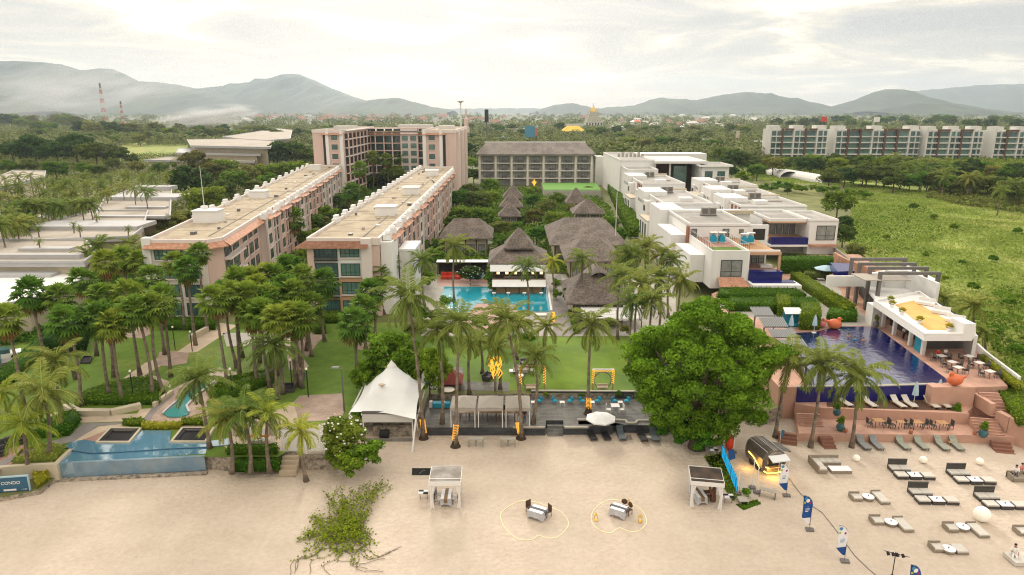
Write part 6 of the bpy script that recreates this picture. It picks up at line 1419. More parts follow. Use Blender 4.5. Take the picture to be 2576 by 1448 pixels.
b=MB(); b.tube([(0,0,.9),(0,0,2.7)],.035,6); L_(b,'mast','black',t); b=MB(); b.tube([(-.75,.1,2.75),(.85,-.2,2.45)],.025,5); L_(b,'crossbar','black',t)
for a in (0,2.1,4.2): b=MB(); b.bar((0,0,1.0),(.6*math.cos(a),.6*math.sin(a),0),.03); L_(b,'leg','black',t)
for x in (-.55,-.2,.1,.5): b=MB(); b.tube([(x,.05,2.62-.18*x),(x+.02,-.12,2.45-.18*x)],[.09,.12],8); L_(b,'spot_head','black',t)
# heart shaped light strings
def loop(lab, pts):
    P=[W(x,y,.03) for x,y in pts]; Q=[]
    n=len(P)
    for i in range(n):
        p0,p1,p2,p3=P[i-1],P[i],P[(i+1)%n],P[(i+2)%n]
        for k in range(4):
            u=k/4; Q.append(.5*((2*p1)+(-p0+p2)*u+(2*p0-5*p1+4*p2-p3)*u*u+(-p0+3*p1-3*p2+p3)*u**3))
    b=MB(); b.tube(Q+[Q[0]],.021,5,cap=False); o=b.build('heart_light_string',M['rope']); tag(o,lab,'light string','heart shaped light strings on the sand')
Z2=lambda L:[(1030+x*.2667,1116+y*.2667) for x,y in L]
loop('larger heart of string lights round the left dinner table',Z2([(1060,540),(1180,550),(1300,590),(1420,640),(1480,700),(1500,760),(1470,820),(1400,880),(1320,895),(1240,874),(1212,866),(1170,900),(1080,912),(1000,890),(920,820),(870,740),(860,670),(900,620),(980,570)]))
loop('smaller heart of string lights round the right dinner table',Z2([(1900,530),(2020,545),(2120,580),(2200,640),(2235,720),(2225,770),(2160,825),(2080,830),(2020,810),(1985,797),(1945,812),(1900,842),(1840,835),(1770,800),(1725,750),(1715,690),(1740,630),(1800,570)]))
def cloth_table(lab, p, rz, run='runner', s=(.5,.5), long=False):
    t=thing('dinner_table',lab,'table',p,rz); sx,sy=s; b=MB(); h=.76
    b.box(-sx,-sy,h-.02,sx,sy,h); L_(b,'tabletop','cloth',t)
    b=MB(); n=6
    top=[(-sx,-sy),(sx,-sy),(sx,sy),(-sx,sy)]
    for i in range(4):
        a,c=Vector(top[i]),Vector(top[(i+1)%4]); 
        for k in range(n):
            u,v=k/n,(k+1)/n
            def dr(u): q=a.lerp(c,u); dirn=q.normalized(); low=.30-.24*abs(2*u-1)**2.; return (q.x,q.y,h-.003),(q.x+dirn.x*.09*(1+.6*(int(u*n)%2)),q.y+dirn.y*.09*(1+.6*(int(u*n)%2)),low)
            A1_,A2_=dr(u); B1_,B2_=dr(v); b.face([A1_,A2_,B2_,B1_]); b.face([A1_,B1_,B2_,A2_])
    L_(b,'tablecloth','cloth',t); b=MB(); b.box(-sx-.10,-.14,h+.002,sx+.10,.14,h+.012); b.box(-sx-.13,-.14,h-.35,-sx-.10,.14,h+.01); b.box(sx+.10,-.14,h-.35,sx+.13,.14,h+.01); L_(b,'table_runner',run,t)
    b=MB(); b.tube([(.0,.2,h),(.0,.2,h+.12)],.04,6); b.tube([(.15,-.25,h),(.15,-.25,h+.02)],.12,8); L_(b,'tableware','cloth',t)
    for i in (-1,1):
        for j in (-1,1): b=MB(); b.box(i*sx*.85-.03,j*sy*.85-.03,0,i*sx*.85+.03,j*sy*.85+.03,h-.03); L_(b,'leg','brown',t)
    return t
def make_chair(m='brown', seat='brown', roundb=False):
    def f():
        t=proto('dining_chair','chair'); b=MB(); b.box(-.25,-.25,.42,.25,.25,.47); L_(b,'seat',seat,t)
        b=MB()
        if roundb: b.blob((0,.24,.78),(.26,.05,.26),10,6)
        else: b.box(-.25,.22,.47,.25,.27,1.0)
        L_(b,'backrest',m,t)
        for i in (-1,1):
            for j in (-1,1): b=MB(); b.box(i*.22-.02,j*.22-.02,0,i*.22+.02,j*.22+.02,.42); L_(b,'leg',m,t)
        return t
    return f
cloth_table('white clothed dinner table inside the larger light heart',W(1353,1302,0),-.5,s=(.62,.5)); cloth_table('white clothed dinner table inside the smaller light heart',W(1556,1297,0),-.55,s=(.6,.48))
seq('dark chairs at the beach dinner tables',make_chair(),[('dark chair left of the table in the larger heart',W(1333,1289,0),.6),('dark chair right of the table in the larger heart',W(1377,1299,0),-1.0)])
seq('dark round backed chairs',make_chair(roundb=True),[('dark round backed chair behind the table in the smaller heart',W(1569,1287,0),-.3),('dark round backed chair right of the table in the smaller heart',W(1580,1294,0),-.9)])
def lantern(lab,x,y,z=0,s=1):
    t=thing('lantern',lab,'lantern',W(x,y,z)); b=MB(); b.box(-.12*s,-.12*s,0,.12*s,.12*s,.05); b.box(-.12*s,-.12*s,.42*s,.12*s,.12*s,.47*s); L_(b,'body','gold',t)
    for i in(-1,1):
        for j in(-1,1): b=MB(); b.box(i*.11*s-.012,j*.11*s-.012,.05,i*.11*s+.012,j*.11*s+.012,.42*s); L_(b,'post','gold',t)
    b=MB(); b.tube([(0,0,.05),(0,0,.2*s)],.05,6); L_(b,'candle','glow',t); b=MB(); b.tube([(0,0,.47*s),(0,0,.6*s)],[.08*s,.02],6); L_(b,'top','gold',t)
lantern('golden lantern inside the left lobe of the smaller heart',1499,1310,s=1.2); lantern('golden lantern inside the right lobe of the smaller heart',1610,1314,s=1.2); lantern('small golden lantern behind the chairs of the smaller heart',1581,1269,s=.8)
# cabanas
def cabana(lab, fl, fr, z1, dep, roof, skew=0.):
    a,c=W(*fl,0),W(*fr,0); t=thing('beach_cabana',lab,'cabana',a); w=(c-a).length; ang=math.atan2((c-a).y,(c-a).x); T=Matrix.Rotation(ang,4,'Z')
    def mb(): b=MB(); b.T=T; return b
    for x in (0,w):
        for y in (0,dep): b=mb(); b.box(x-.06,y-.06,0,x+.06,y+.06,z1); L_(b,'post','white2',t)
    b=mb(); b.box(-.1,-.1,z1,w+.1,dep+.1,z1+.06); L_(b,'roof_panel',roof,t)
    b=mb(); b.box(-.14,-.14,z1-.28,w+.14,-.10,z1+.08); b.box(-.14,dep+.1,z1-.1,w+.14,dep+.14,z1+.1); b.box(-.14,-.1,z1-.28,-.1,dep+.1,z1+.085); b.box(w+.1,-.1,z1-.28,w+.14,dep+.1,z1+.085); b.box(-.1,.35,z1+.062,w+.1,.42,z1+.09); L_(b,'fascia','white2',t)
    for x,s in ((.02,1),(w-.02,-1)):
        for y in (.05,dep-.05):
            b=mb(); pts=[]
            for zz,wd in ((z1-.28,.42),(z1-.7,.26),(z1*.45,.12),(.25,.2),(.02,.26)):
                pts.append([b.pt((x+s*0,y-.05,zz)),b.pt((x+s*wd*.5,y+.06,zz)),b.pt((x+s*wd,y-.05,zz)),b.pt((x+s*wd*.5,y-.1,zz))])
            for i in range(4):
                for k in range(4): b.f.append([pts[i][k],pts[i][(k+1)%4],pts[i+1][(k+1)%4],pts[i+1][k]]); b.m.append(0)
            L_(b,'curtain','white2',t)
    return t,a,w,ang
t,a,w_,an=cabana('white curtained cabana with pale smoked roof on the left sand',(1085,1280),(1157,1279),2.45,2.3,'cabroof')
cloth_table('long white clothed table inside the left cabana',a+Vector((1.18,1.0,0)),math.pi/2,'runnerb',(.75,.42))
seq('dark chairs in the left cabana',make_chair('blackwick','cushion'),[('dark chair at the left front of the left cabana table',a+Vector((.45,.8,0)),1.57),('dark chair at the left rear of the left cabana table',a+Vector((.5,1.5,0)),1.57),('dark chair at the right side of the left cabana table',a+Vector((1.9,.9,0)),-1.57)])
t,a,w_,an=cabana('white curtained cabana with dark roof beside the blue lit boards',(1737,1276),(1813,1283),2.4,2.3,'cabdark')
cloth_table('long white clothed table inside the right cabana',a+Vector((.95,1.0,0)),1.7,'runnerb',(.75,.42))
seq('brown chairs in the right cabana',make_chair('brickred','brown'),[('red brown chair right of the right cabana table',a+Vector((1.75,.9,0)),-1.5),('red brown chair behind, right of the right cabana table',a+Vector((1.8,1.6,0)),-1.5)])
t=thing('curtain_bundle','tall brown draped bundle in the right corner of the right cabana','curtain',a+Vector((2.15,.9,0))); b=MB(); b.tube([(0,0,0),(0,0,1.1),(0,0,1.9)],[.25,.16,.12],7); L_(b,'drape','brown',t)
def check_table(lab,x,y):
    t=thing('checker_table',lab,'side table',W(x,y,0)); b=MB(); b.box(-.4,-.28,.62,0,0,.7,0); b.box(.0,-.28,.62,.4,0,.7,1); b.box(-.4,0,.62,0,.28,.7,1); b.box(0,0,.62,.4,.28,.7,0); L_(b,'checkered_top',('cloth','black'),t)
    for i in(-1,1): b=MB(); b.box(i*.3-.02,-.02,0,i*.3+.02,.02,.62); L_(b,'leg','brown',t)
check_table('black and white checkered side table left of the left cabana',1066,1256); check_table('black and white checkered side table right of the right cabana',1832,1266); check_table('checkered side table at the foot of the huge tree',1794,1146)
t=thing('menu_board','black chalkboard panel leaning behind the left cabana','board',W(1061,1196,0)); b=MB(); b.T=Matrix.Rotation(-.5,4,'X'); b.box(-.9,-.03,0,.9,.03,.62); L_(b,'panel','black',t); b=MB(); b.T=Matrix.Rotation(-.5,4,'X'); b.bar((-.2,-.04,.15),(.15,-.04,.45),.015); b.bar((.15,-.04,.45),(.3,-.04,.4),.015); L_(b,'chalk_drawing','concrete',t)
# cyan boards
t=thing('lit_board_fence','fence of upright cyan lit boards slanting across the sand beside the trailer','fence',W(1832,1200,0)); A_,B_=W(1815,1152,0),W(1853,1243,0); n=13
for i in range(n):
    p=A_.lerp(B_,(i+.5)/n); b=MB(); b.T=Matrix.Translation(p)@Matrix.Rotation(math.atan2((B_-A_).y,(B_-A_).x)+R.uniform(-.15,.15),4,'Z'); h=1.25+R.uniform(-.08,.08)
    b.prism([(-.24,-.03),(.2,-.03),(.2,.03),(-.24,.03)],.25,h); b.build('lit_board',M['cyan'],t)
    b=MB(); b.T=Matrix.Translation(p)@Matrix.Rotation(math.atan2((B_-A_).y,(B_-A_).x),4,'Z'); b.box(-.22,-.035,.0,-.16,.035,h+.05); b.box(.1,-.045,.5,.16,-.03,h-.2); b.build('board_post',M['brown' if i%2 else 'bluepot'],t)
t=thing('red_kayak','red kayak stood upright behind the cyan boards','kayak',W(1834,1136,0)); b=MB(); b.tube([(0,0,.05),(0,.05,.6),(0,.1,1.3),(0,.05,1.8)],[.12,.4,.38,.08],10); L_(b,'hull','red',t,smooth=True)
t=thing('navy_panel','navy blue panel leaning by the cyan boards','panel',W(1843,1156,0)); b=MB(); b.T=Matrix.Rotation(.5,4,'Z')@Matrix.Rotation(-.35,4,'X'); b.box(-.35,-.02,0,.35,.02,.9); L_(b,'panel','flagblue',t)
for i,(x,y,h,lab) in enumerate([(1845,1140,1.9,'pale pole beside the red kayak'),(1892,1228,2.9,'left pale umbrella pole standing in a heavy base'),(1903,1240,2.9,'right pale umbrella pole standing in a heavy base'),(1856,1243,2.0,'pale pole at the lower end of the cyan boards')]):
    t=thing('parasol_pole',lab,'pole',W(x,y,0)); b=MB(); b.tube([(0,0,0),(0,0,h)],.04,6); L_(b,'pole','white2',t); b=MB(); b.lathe((0,0,0),[(.32,0),(.3,.14),(.08,.2)],12); L_(b,'base','steel',t)
t=thing('console_bench','slim concrete bench table right of the umbrella poles','table',W(1930,1252,0)); b=MB(); b.T=Matrix.Rotation(-.5,4,'Z'); b.box(-.7,-.25,.68,.7,.25,.74); L_(b,'top','concrete',t)
for i in(-1,1): b=MB(); b.T=Matrix.Rotation(-.5,4,'Z'); b.box(i*.62-.03,-.22,0,i*.62+.03,.22,.68); L_(b,'leg','steel',t)
bush('leafy potted cluster beside the umbrella bases',1876,1238,14,0)
side_table('low concrete block table by the potted cluster',1868,1265,0,'concrete',.4,.35)
# food trailer
tp=W(1937,1193,0); t=thing('food_trailer','rounded silver food trailer with glowing yellow light tubes and open hatch','food trailer',tp+Vector((0,1.5,0)),.22)
Lh=1.75; sec=[(-1.05,.35),(-1.15,.8),(-1.15,1.5),(-.98,1.95),(-.55,2.25),(0,2.33),(.55,2.25),(.98,1.95),(1.15,1.5),(1.15,.8),(1.05,.35)]
def ringf(y,s): return [(x*s,y,.35+(z-.35)*(.55+.45*s)) for x,z in sec]
b=MB(); ys=[(-Lh,.80),(-Lh+.12,.92),(-Lh+.4,1),(Lh-.4,1),(Lh-.12,.92),(Lh,.80)]; RR=[[b.pt(p) for p in ringf(y,s)] for y,s in ys]; n=len(sec)
for i in range(len(RR)-1):
    for k in range(n): b.f.append([RR[i][k],RR[i][(k+1)%n],RR[i+1][(k+1)%n],RR[i+1][k]]); b.m.append(0)
b.f.append(RR[0]); b.m.append(0); b.f.append(RR[-1][::-1]); b.m.append(0); body=L_(b,'body','silver',t)
b=MB()
for x in (-.75,-.1,.1,.7): b.tube([(x,-Lh+.3,2.33-abs(x)*.2),(x,Lh-.3,2.33-abs(x)*.2)],.025,4)
L_(b,'roof_ribs','white2',body)
b=MB(); b.box(-.78,-Lh-.05,1.05,.78,-Lh+.02,1.72); L_(b,'serving_hatch','dark',t); b=MB(); b.face([(-.9,-Lh-.75,1.78),(.9,-Lh-.75,1.78),(.9,-Lh+.02,2.02),(-.9,-Lh+.02,2.02)]); b.face([(-.9,-Lh-.75,1.74),(.9,-Lh-.75,1.74),(.9,-Lh+.02,1.98),(-.9,-Lh+.02,1.98)][::-1]); b.box(-.9,-Lh-.76,1.7,.9,-Lh-.72,1.8); L_(b,'awning','canvas',t)
b=MB(); b.bar((-.2,-Lh-.7,.3),(-.2,-Lh-.7,1.75),.03); b.bar((.8,-Lh-.7,.3),(.8,-Lh-.7,1.75),.03); L_(b,'awning_posts','white2',t)
b=MB(); b.box(-.85,-Lh-.35,.95,.85,-Lh-.04,1.02); L_(b,'counter','wood',t)
b=MB(); b.tube([(-1.0,-Lh+.1,.88),(-.85,-Lh-.1,.86),(0,-Lh-.14,.86),(.85,-Lh-.1,.86),(1.0,-Lh+.1,.88)],.05,6); L_(b,'light_tube','led',t); b=MB(); b.tube([(-1.05,-Lh+.2,.42),(-.9,-Lh-.12,.35),(0,-Lh-.16,.33),(.9,-Lh-.12,.35),(1.05,-Lh+.2,.42)],.05,6); L_(b,'light_tube','led',t)
b=MB(); b.tube([(-1.19,-Lh+.7,.45),(-1.19,-.9,.62),(-1.19,.1,1.05),(-1.19,.9,1.15)],.045,6); L_(b,'light_tube','led',t)
b=MB(); b.face([(1.05,-.9,1.9),(1.95,-.9,1.7),(1.95,.9,1.7),(1.05,.9,1.9)]); b.face([(1.05,-.9,1.86),(1.95,-.9,1.66),(1.95,.9,1.66),(1.05,.9,1.86)][::-1]); b.box(1.9,-.9,1.6,2.0,-.2,1.72); L_(b,'side_flap','steel',t)
for y in (-.5,.5):
    b=MB(); b.T=Matrix.Translation((-1.0,y,.32))@Matrix.Rotation(math.pi/2,4,'Y'); b.lathe((0,0,-.1),[(.32,0),(.32,.2)],14); L_(b,'wheel','black',t)
    b=MB(); b.T=Matrix.Translation((1.0,y,.32))@Matrix.Rotation(math.pi/2,4,'Y'); b.lathe((0,0,-.1),[(.32,0),(.32,.2)],14); L_(b,'wheel','black',t)
for i,(dx_,dy_,e) in enumerate([(0,-2.3,9),(-1.8,-.6,9)]):
    l=bpy.data.lights.new('trailer_glow','POINT'); l.energy=38*(1 if i else 1.3); l.color=(1,.55,.12); l.shadow_soft_size=.4; lo=link('trailer_glow',l); lo.location=tp+Vector((dx_,1.5+dy_,.6))
t=thing('small_blue_flag','small violet blue banner beside the trailer roof','flag',W(1958,1150,0)); b=MB(); b.tube([(0,0,0),(0,0,2.9)],.02,5); L_(b,'pole','white2',t); b=MB(); b.face([(0,0,2.9),(.35,.0,2.7),(.3,.02,2.0),(0,0,2.1)]); b.face([(0,.01,2.9),(.35,.01,2.7),(.3,.03,2.0),(0,.01,2.1)][::-1]); L_(b,'cloth','signblue',t)
# tables near the tree foot on the sand
for i,(x,lab) in enumerate([(1197,'left weathered console table on the sand below the terrace'),(1278,'right weathered console table on the sand below the terrace')]):
    t=thing('console_table',lab,'table',W(x,1123,0)); b=MB(); b.box(-.75,-.28,.8,.75,.28,.87); L_(b,'top','concrete',t)
    for q in (-1,1):
        for r_ in (-1,1): b=MB(); b.box(q*.68-.06,r_*.22-.05,0,q*.68+.06,r_*.22+.05,.8); L_(b,'leg','greymesh2',t)
    b=MB(); b.box(-.1,-.05,0,.1,.05,.8); L_(b,'brace','greymesh2',t)
# lights wrapped round palm feet
def wrap(lab,x,y0,y1,gx,gy,gz=0.):
    g=W(gx,gy,gz); a=WY(x[0],y0,g.y); c=WY(x[1],y1,g.y); t=thing('light_wrap',lab,'light string',g); h=(a-c); n=70; pts=[]
    for i in range(n): u=i/(n-1); p=c.lerp(a,u); pts.append(p+Vector((math.cos(i*.9)*.27,math.sin(i*.9)*.27,0)))
    b=MB(); b.tube(pts,.026,4); b.build('bulb_string',M['glow'],t)
    b=MB(); b.lathe((g.x,g.y,gz),[(.55,0),(.38,.3),(.26,.8)],9); b.build('root_collar',M['barkbase'],t)
wrap('amber light string round the foot of the tallest leaning palm',(1062,1067),1055,1090,1066,1104); wrap('amber light string round the palm foot before the left grey canopy',(1147,1144),1068,1108,1146,1124); wrap('amber light string round the palm foot before the right grey canopy',(1303,1309),1064,1092,1311,1104); wrap('amber light string round the palm trunk on the terrace by the swing',(1481,1481),1002,1034,1480,1042,.9)
# swings
def swing(lab,xl,xr,yt,yb,cx,gz=LZ,tilt=0):
    a,c=W(xl,yb,gz),W(xr,yb,gz); h=WY(xl,yt,a.y).z-gz; t=thing('garden_swing',lab,'swing',a); w=c.x-a.x
    for x in (0,w): b=MB(); b.bar((x,0,0),(x*1.0+tilt,0,h),.09); L_(b,'post','wood',t)
    b=MB(); b.box(-.1+tilt,-.08,h-.1,w+.1+tilt,.08,h+.05); L_(b,'beam','brickred' if tilt else 'white2',t)
    for x in (0,w):
        pts=[(x+math.cos(i*1.1)*.13,math.sin(i*1.1)*.13,.75+(h-.75)*i/39) for i in range(40)]; b=MB(); b.tube(pts,.045,4); L_(b,'bulb_string','glow',t)
    if not tilt: b=MB(); b.tube([(w*i/24,-.1,h-.1-.12*(i%2)) for i in range(25)],.035,4); L_(b,'bulb_string','glow',t)
    p=WY(cx,950,a.y)-a; r=.98; b=MB()
    for dy_ in (-.12,.12): b.tube([(p.x+r*math.cos(k*math.pi/12),dy_,1.15+r*math.sin(k*math.pi/12)) for k in range(25)],.035,5,cap=False)
    L_(b,'ring','steel',t); b=MB(); b.box(p.x-.62,-.35,.3,p.x+.62,.3,.42); b.box(p.x-.6,.2,.42,p.x+.6,.3,.62); L_(b,'seat_pad','creampave',t)
    b=MB(); b.bar((p.x,0,2.1),(p.x,0,h-.1),.02); L_(b,'chain','steel',t)
swing('round swing under the amber lit frame with brown beam, left one',1309,1369,921,982,1337,tilt=.02); swing('round swing under the amber lit frame with bulb garland, right one',1491,1541,930,981,1516)
# lit shrub on lawn
g=W(1246,985,LZ); t=thing('lit_shrub','shrub wrapped in dense amber lights on the lawn','lit shrub',g); b=MB(); rs_=random.Random(2); c0=WY(1245,922,g.y)-g
for i in range(26):
    a=rs_.uniform(0,6.28); r_=rs_.uniform(.2,.85); z0_=c0.z+rs_.uniform(-1.0,1.0); b.tube([(math.cos(a)*r_*.5,math.sin(a)*r_*.5,z0_-.5),(math.cos(a+.5)*r_,math.sin(a+.5)*r_,z0_),(math.cos(a+1)*r_*.8,math.sin(a+1)*r_*.8,z0_+.45)],.05,4)
L_(b,'bulb_string','glow',t); b=MB(); b.tube([(0,0,0),(0,0,c0.z)],[.15,.1],6); L_(b,'stem','bark',t)
t=thing('lit_pole_wrap','amber lit bush at the path end by the turquoise pool','lit shrub',W(1392,812,LZ)); b=MB()
for i in range(12): a=i*1.3; b.tube([(.1*math.cos(a),.1*math.sin(a),.1),(.3*math.cos(a+.6),.3*math.sin(a+.6),.8),(.15*math.cos(a+1.4),.15*math.sin(a+1.4),1.6)],.05,4)
L_(b,'bulb_string','glow',t)
# dark sofas on the lawn
def sofa(lab,x,y,gz,rz,m,cu,s=1.):
    t=thing('outdoor_sofa',lab,'sofa',W(x,y,gz),rz); b=MB(); b.box(-1.1*s,-.45,.1,1.1*s,.45,.35); L_(b,'base',m,t); b=MB(); b.box(-1.1*s,.35,.35,1.1*s,.5,.8); b.box(-1.15*s,-.45,.1,-1.05*s,.45,.6); b.box(1.05*s,-.45,.1,1.15*s,.45,.6); L_(b,'backrest',m,t)
    for i in (-1,1): b=MB(); b.box(-1.0*s if i<0 else .02,-.42,.35,-.02 if i<0 else 1.0*s,.34,.5); L_(b,'seat_cushion',cu,t)
sofa('dark wicker lawn sofa behind the right swing frame palm',1332,920,LZ,.1,'blackwick','greycanvas'); sofa('dark wicker seat left of the amber lit shrub',1228,955,LZ,1.2,'blackwick','black',.7); sofa('grey lawn sofa between lit shrub and swing',1310,938,LZ,0,'greycanvas','greycanvas',.8)
for i,(x,y) in enumerate([(1290,940),(1335,938),(1308,952)]): side_table(['low white table nearest the lit shrub','low white table left of the swing post','low pale table in front of the lawn sofa'][i],x,y,LZ,'white2',.4,.4)
# red sofas on pool deck
for i,(x,lab) in enumerate([(1118,'left red sofa on the pool deck'),(1134,'second red sofa beside it on the pool deck'),(1153,'right red sofa behind the palm on the pool deck')]):
    t=thing('red_sofa',lab,'sofa',W(x,702,LZ+.05)); b=MB(); b.box(-.65,-.5,.1,.65,.5,.55); L_(b,'seat','red',t); b=MB(); b.box(-.65,.35,.55,.65,.5,1.2); L_(b,'backrest','red',t)
t=thing('aqua_sofa','aqua sofa group at the right of the pool deck','sofa',W(1198,702,LZ+.05)); b=MB(); b.box(-1.2,-.5,.1,1.2,.5,.55); L_(b,'seat','aqua',t); b=MB(); b.box(-1.2,.35,.55,1.2,.5,1.1); L_(b,'backrest','aqua',t)
t=thing('deck_shelter','dark shade shelter with pale roof behind the red sofas','shelter',W(1150,690,LZ)); b=MB(); b.box(-3.6,0,0,5.8,.15,2.6); L_(b,'back_screen','dark',t); b=MB(); b.box(-3.8,-1.6,2.6,6,.4,2.75); L_(b,'roof','canvas',t)
for x in (-3.6,-.5,2.6,5.7): b=MB(); b.box(x-.06,-1.5,0,x+.06,-1.4,2.6); L_(b,'post','brown',t)
t=thing('white_daybed','white sun bed on the paving below the turquoise pool','sun bed',W(1358,796,LZ)); b=MB(); b.box(-1,-.45,.1,1,.45,.35); L_(b,'mattress','white2',t); b=MB(); b.box(-1,-.45,0,1,.45,.1); L_(b,'frame','steel',t)
o=low_wall('pool_coping','white coping along the right edge of the turquoise pool',[(p.x,p.y) for p in (W(1377,720,LZ),W(1387,784,LZ))],LZ,LZ+.25,'white',.35)
# maroon pavilion
g=W(1131,995,.9); t=thing('maroon_pavilion','small open pavilion with maroon curved hip roof','pavilion',g); b=MB(); hz_=WY(1131,963,g.y).z-.9; b.T=None
for zz0,zz1,s0,s1 in ((hz_-.1,hz_+.55,1.45,.8),(hz_+.55,hz_+1.25,.8,.08)):
    for k in range(4):
        q=[(-1,-1),(1,-1),(1,1),(-1,1)]; a_,c_=q[k],q[(k+1)%4]; b.face([(a_[0]*s0,a_[1]*s0+1.2,zz0),(c_[0]*s0,c_[1]*s0+1.2,zz0),(c_[0]*s1,c_[1]*s1+1.2,zz1),(a_[0]*s1,a_[1]*s1+1.2,zz1)])
b.box(-1.44,-.24,hz_-.2,1.44,2.64,hz_-.103); L_(b,'roof','redroof',t)
for x in(-1.2,1.2):
    for y in(0,2.4): b=MB(); b.box(x-.07,y-.07,0,x+.07,y+.07,hz_-.2); L_(b,'post','brown',t)
b=MB(); b.box(-1.1,1.9,0,1.1,2.3,1.0); L_(b,'counter','brickred',t)
t=thing('round_high_table','round cream lit table top before the maroon pavilion','table',W(1128,1001,.9)); b=MB(); b.lathe((0,0,.95),[(.72,0),(.72,.06)],16); L_(b,'top','globe',t)
for a in (0,2.1,4.2): b=MB(); b.bar((.1*math.cos(a),.1*math.sin(a),.95),(.4*math.cos(a),.4*math.sin(a),0),.03); L_(b,'leg','brown',t)
t=thing('aqua_bench','aqua cloth covered bench with white cushions left of the left grey canopy','bench',W(1111,1026,.9)); b=MB(); b.box(-.95,-.3,.1,.95,.35,.6); L_(b,'seat','aqua',t); b=MB(); b.box(-1.3,-.25,.1,-1.0,.25,.75); b.box(.1,-.2,.6,.4,.1,.75); L_(b,'cushion','white2',t)
# grey canopies
for i,(x0_,x1_) in enumerate([(1133,1197),(1202,1266),(1271,1334)]):
    a,c=W(x0_+2,1076,.9),W(x1_-2,1076,.9); w_=c.x-a.x; dp=2.9; t=thing('canopy_tent',['left grey canopy tent over the long timber table','middle grey canopy tent over the long timber table','right grey canopy tent over the long timber table'][i],'canopy tent',a,0,'grey canopy tents on the terrace')
    for x in (0,w_):
        for y in (0,dp): b=MB(); b.box(x-.04,y-.04,0,x+.04,y+.04,2.1); L_(b,'post','white2',t)
    b=MB(); E=[(-.08,-.08),(w_+.08,-.08),(w_+.08,dp+.08),(-.08,dp+.08)]; ap=(w_/2,dp/2,2.75)
    for k in range(4):
        p,q=E[k],E[(k+1)%4]; m_=((p[0]+q[0])/2,(p[1]+q[1])/2,2.22); b.face([(p[0],p[1],2.15),(m_[0],m_[1],2.2),ap]); b.face([(m_[0],m_[1],2.2),(q[0],q[1],2.15),ap])
    L_(b,'canopy','greycanvas',t); b=MB()
    for k in range(4):
        p,q=E[k],E[(k+1)%4]; b.face([(p[0],p[1],1.82),(q[0],q[1],1.82),(q[0],q[1],2.15),(p[0],p[1],2.15)])
    L_(b,'valance','greycanvas',t)
a,c=W(1155,1060,.9),W(1297,1060,.9); t=thing('long_timber_table','long timber dining table running under the grey canopies','table',a+(c-a)/2); L2=(c.x-a.x)/2; b=MB(); b.box(-L2,-.25,.98,L2,.45,1.05); L_(b,'tabletop','wood',t)
for i in range(7): 
    for y in(-.2,.4): b=MB(); x=-L2+.1+(2*L2-.2)*i/6; b.box(x-.04,y-.04,0,x+.04,y+.04,.98); L_(b,'leg','brown',t)
seq('high chairs at the long timber table',make_chair('blackwick','white2'),[(f'high chair behind the long timber table, {ORD[i]} from the left',W(1167+i*21,1050,.9)+Vector((0,.15,.35)),0) for i in range(6)])
for o in [q for q in bpy.data.objects if q.get('group')=='high chairs at the long timber table']: o.scale=(1,1,1.2); o.location.z=.9
t=thing('table_lamp','glowing lamp at the left end of the long timber table','lamp',W(1152,1058,.9)+Vector((0,0,1.05))); b=MB(); b.blob((0,0,.1),.1,8,5); L_(b,'bulb','warm',t)
# wire chairs
def make_wire():
    t=proto('wire_chair','chair'); b=MB(); n=12
    for k in range(n): 
        a=math.pi*2*k/n
        if math.sin(a)<-.5: continue
        b.bar((.2*math.cos(a),.2*math.sin(a),.3),(.55*math.cos(a),.2+.5*math.sin(a),.95 if math.sin(a)>-.1 else .6),.012)
    b.tube([(.55*math.cos(k*.35-.2),.2+.5*math.sin(k*.35-.2),.95) for k in range(11)],.02,4); L_(b,'wire_shell','steel',t)
    b=MB(); b.blob((0,.05,.42),(.34,.32,.13),10,5); b.blob((0,.32,.62),(.3,.1,.25),10,5); L_(b,'cushion','aqua',t)
    for a in (.8,2.4,3.9,5.5): b=MB(); b.bar((.1*math.cos(a),.1*math.sin(a),.32),(.32*math.cos(a),.32*math.sin(a),0),.02); L_(b,'leg','steel',t)
    return t
seq('wire chairs with aqua cushions',make_wire,[(f'wire chair with aqua cushion below the dark lawn wall, {OL7} of seven',W(x,1018,.9),rz) for OL7,x,rz in [('leftmost',1356,-.8),('second from the left',1396,.9),('third from the left',1433,-.9),('fourth from the left',1465,.9),('fifth from the left',1503,-.9),('sixth from the left',1546,.9),('rightmost',1576,-.9)]])
for i,(x,lab) in enumerate([(1342,'small white table at the leftmost wire chair'),(1414,'small white table between the second and third wire chairs'),(1489,'small white table between the fourth and fifth wire chairs'),(1560,'small white table between the two rightmost wire chairs')]): side_table(lab,x,1022,.9,'white2',.26,.5)
side_table('square white dining table on the right part of the terrace',1547,1036,.9,'white2',.45,.74); seq('thin white chairs',make_chair('white2','white2'),[('white chair left of the square white table',W(1530,1040,.9),1.4),('white chair right of the square white table',W(1563,1040,.9),-1.4)])
low_wall('lawn_wall','dark slate retaining wall between lawn and stone terrace',[(p.x,p.y) for p in (W(1336,988,LZ),W(1705,990,LZ))],.9,LZ+.18,'slatewall',.3)
low_wall('pale_coping','pale coping on top of the dark lawn wall',[(p.x,p.y+.05) for p in (W(1336,988,LZ),W(1705,990,LZ))],LZ+.183,LZ+.25,'trim',.36)
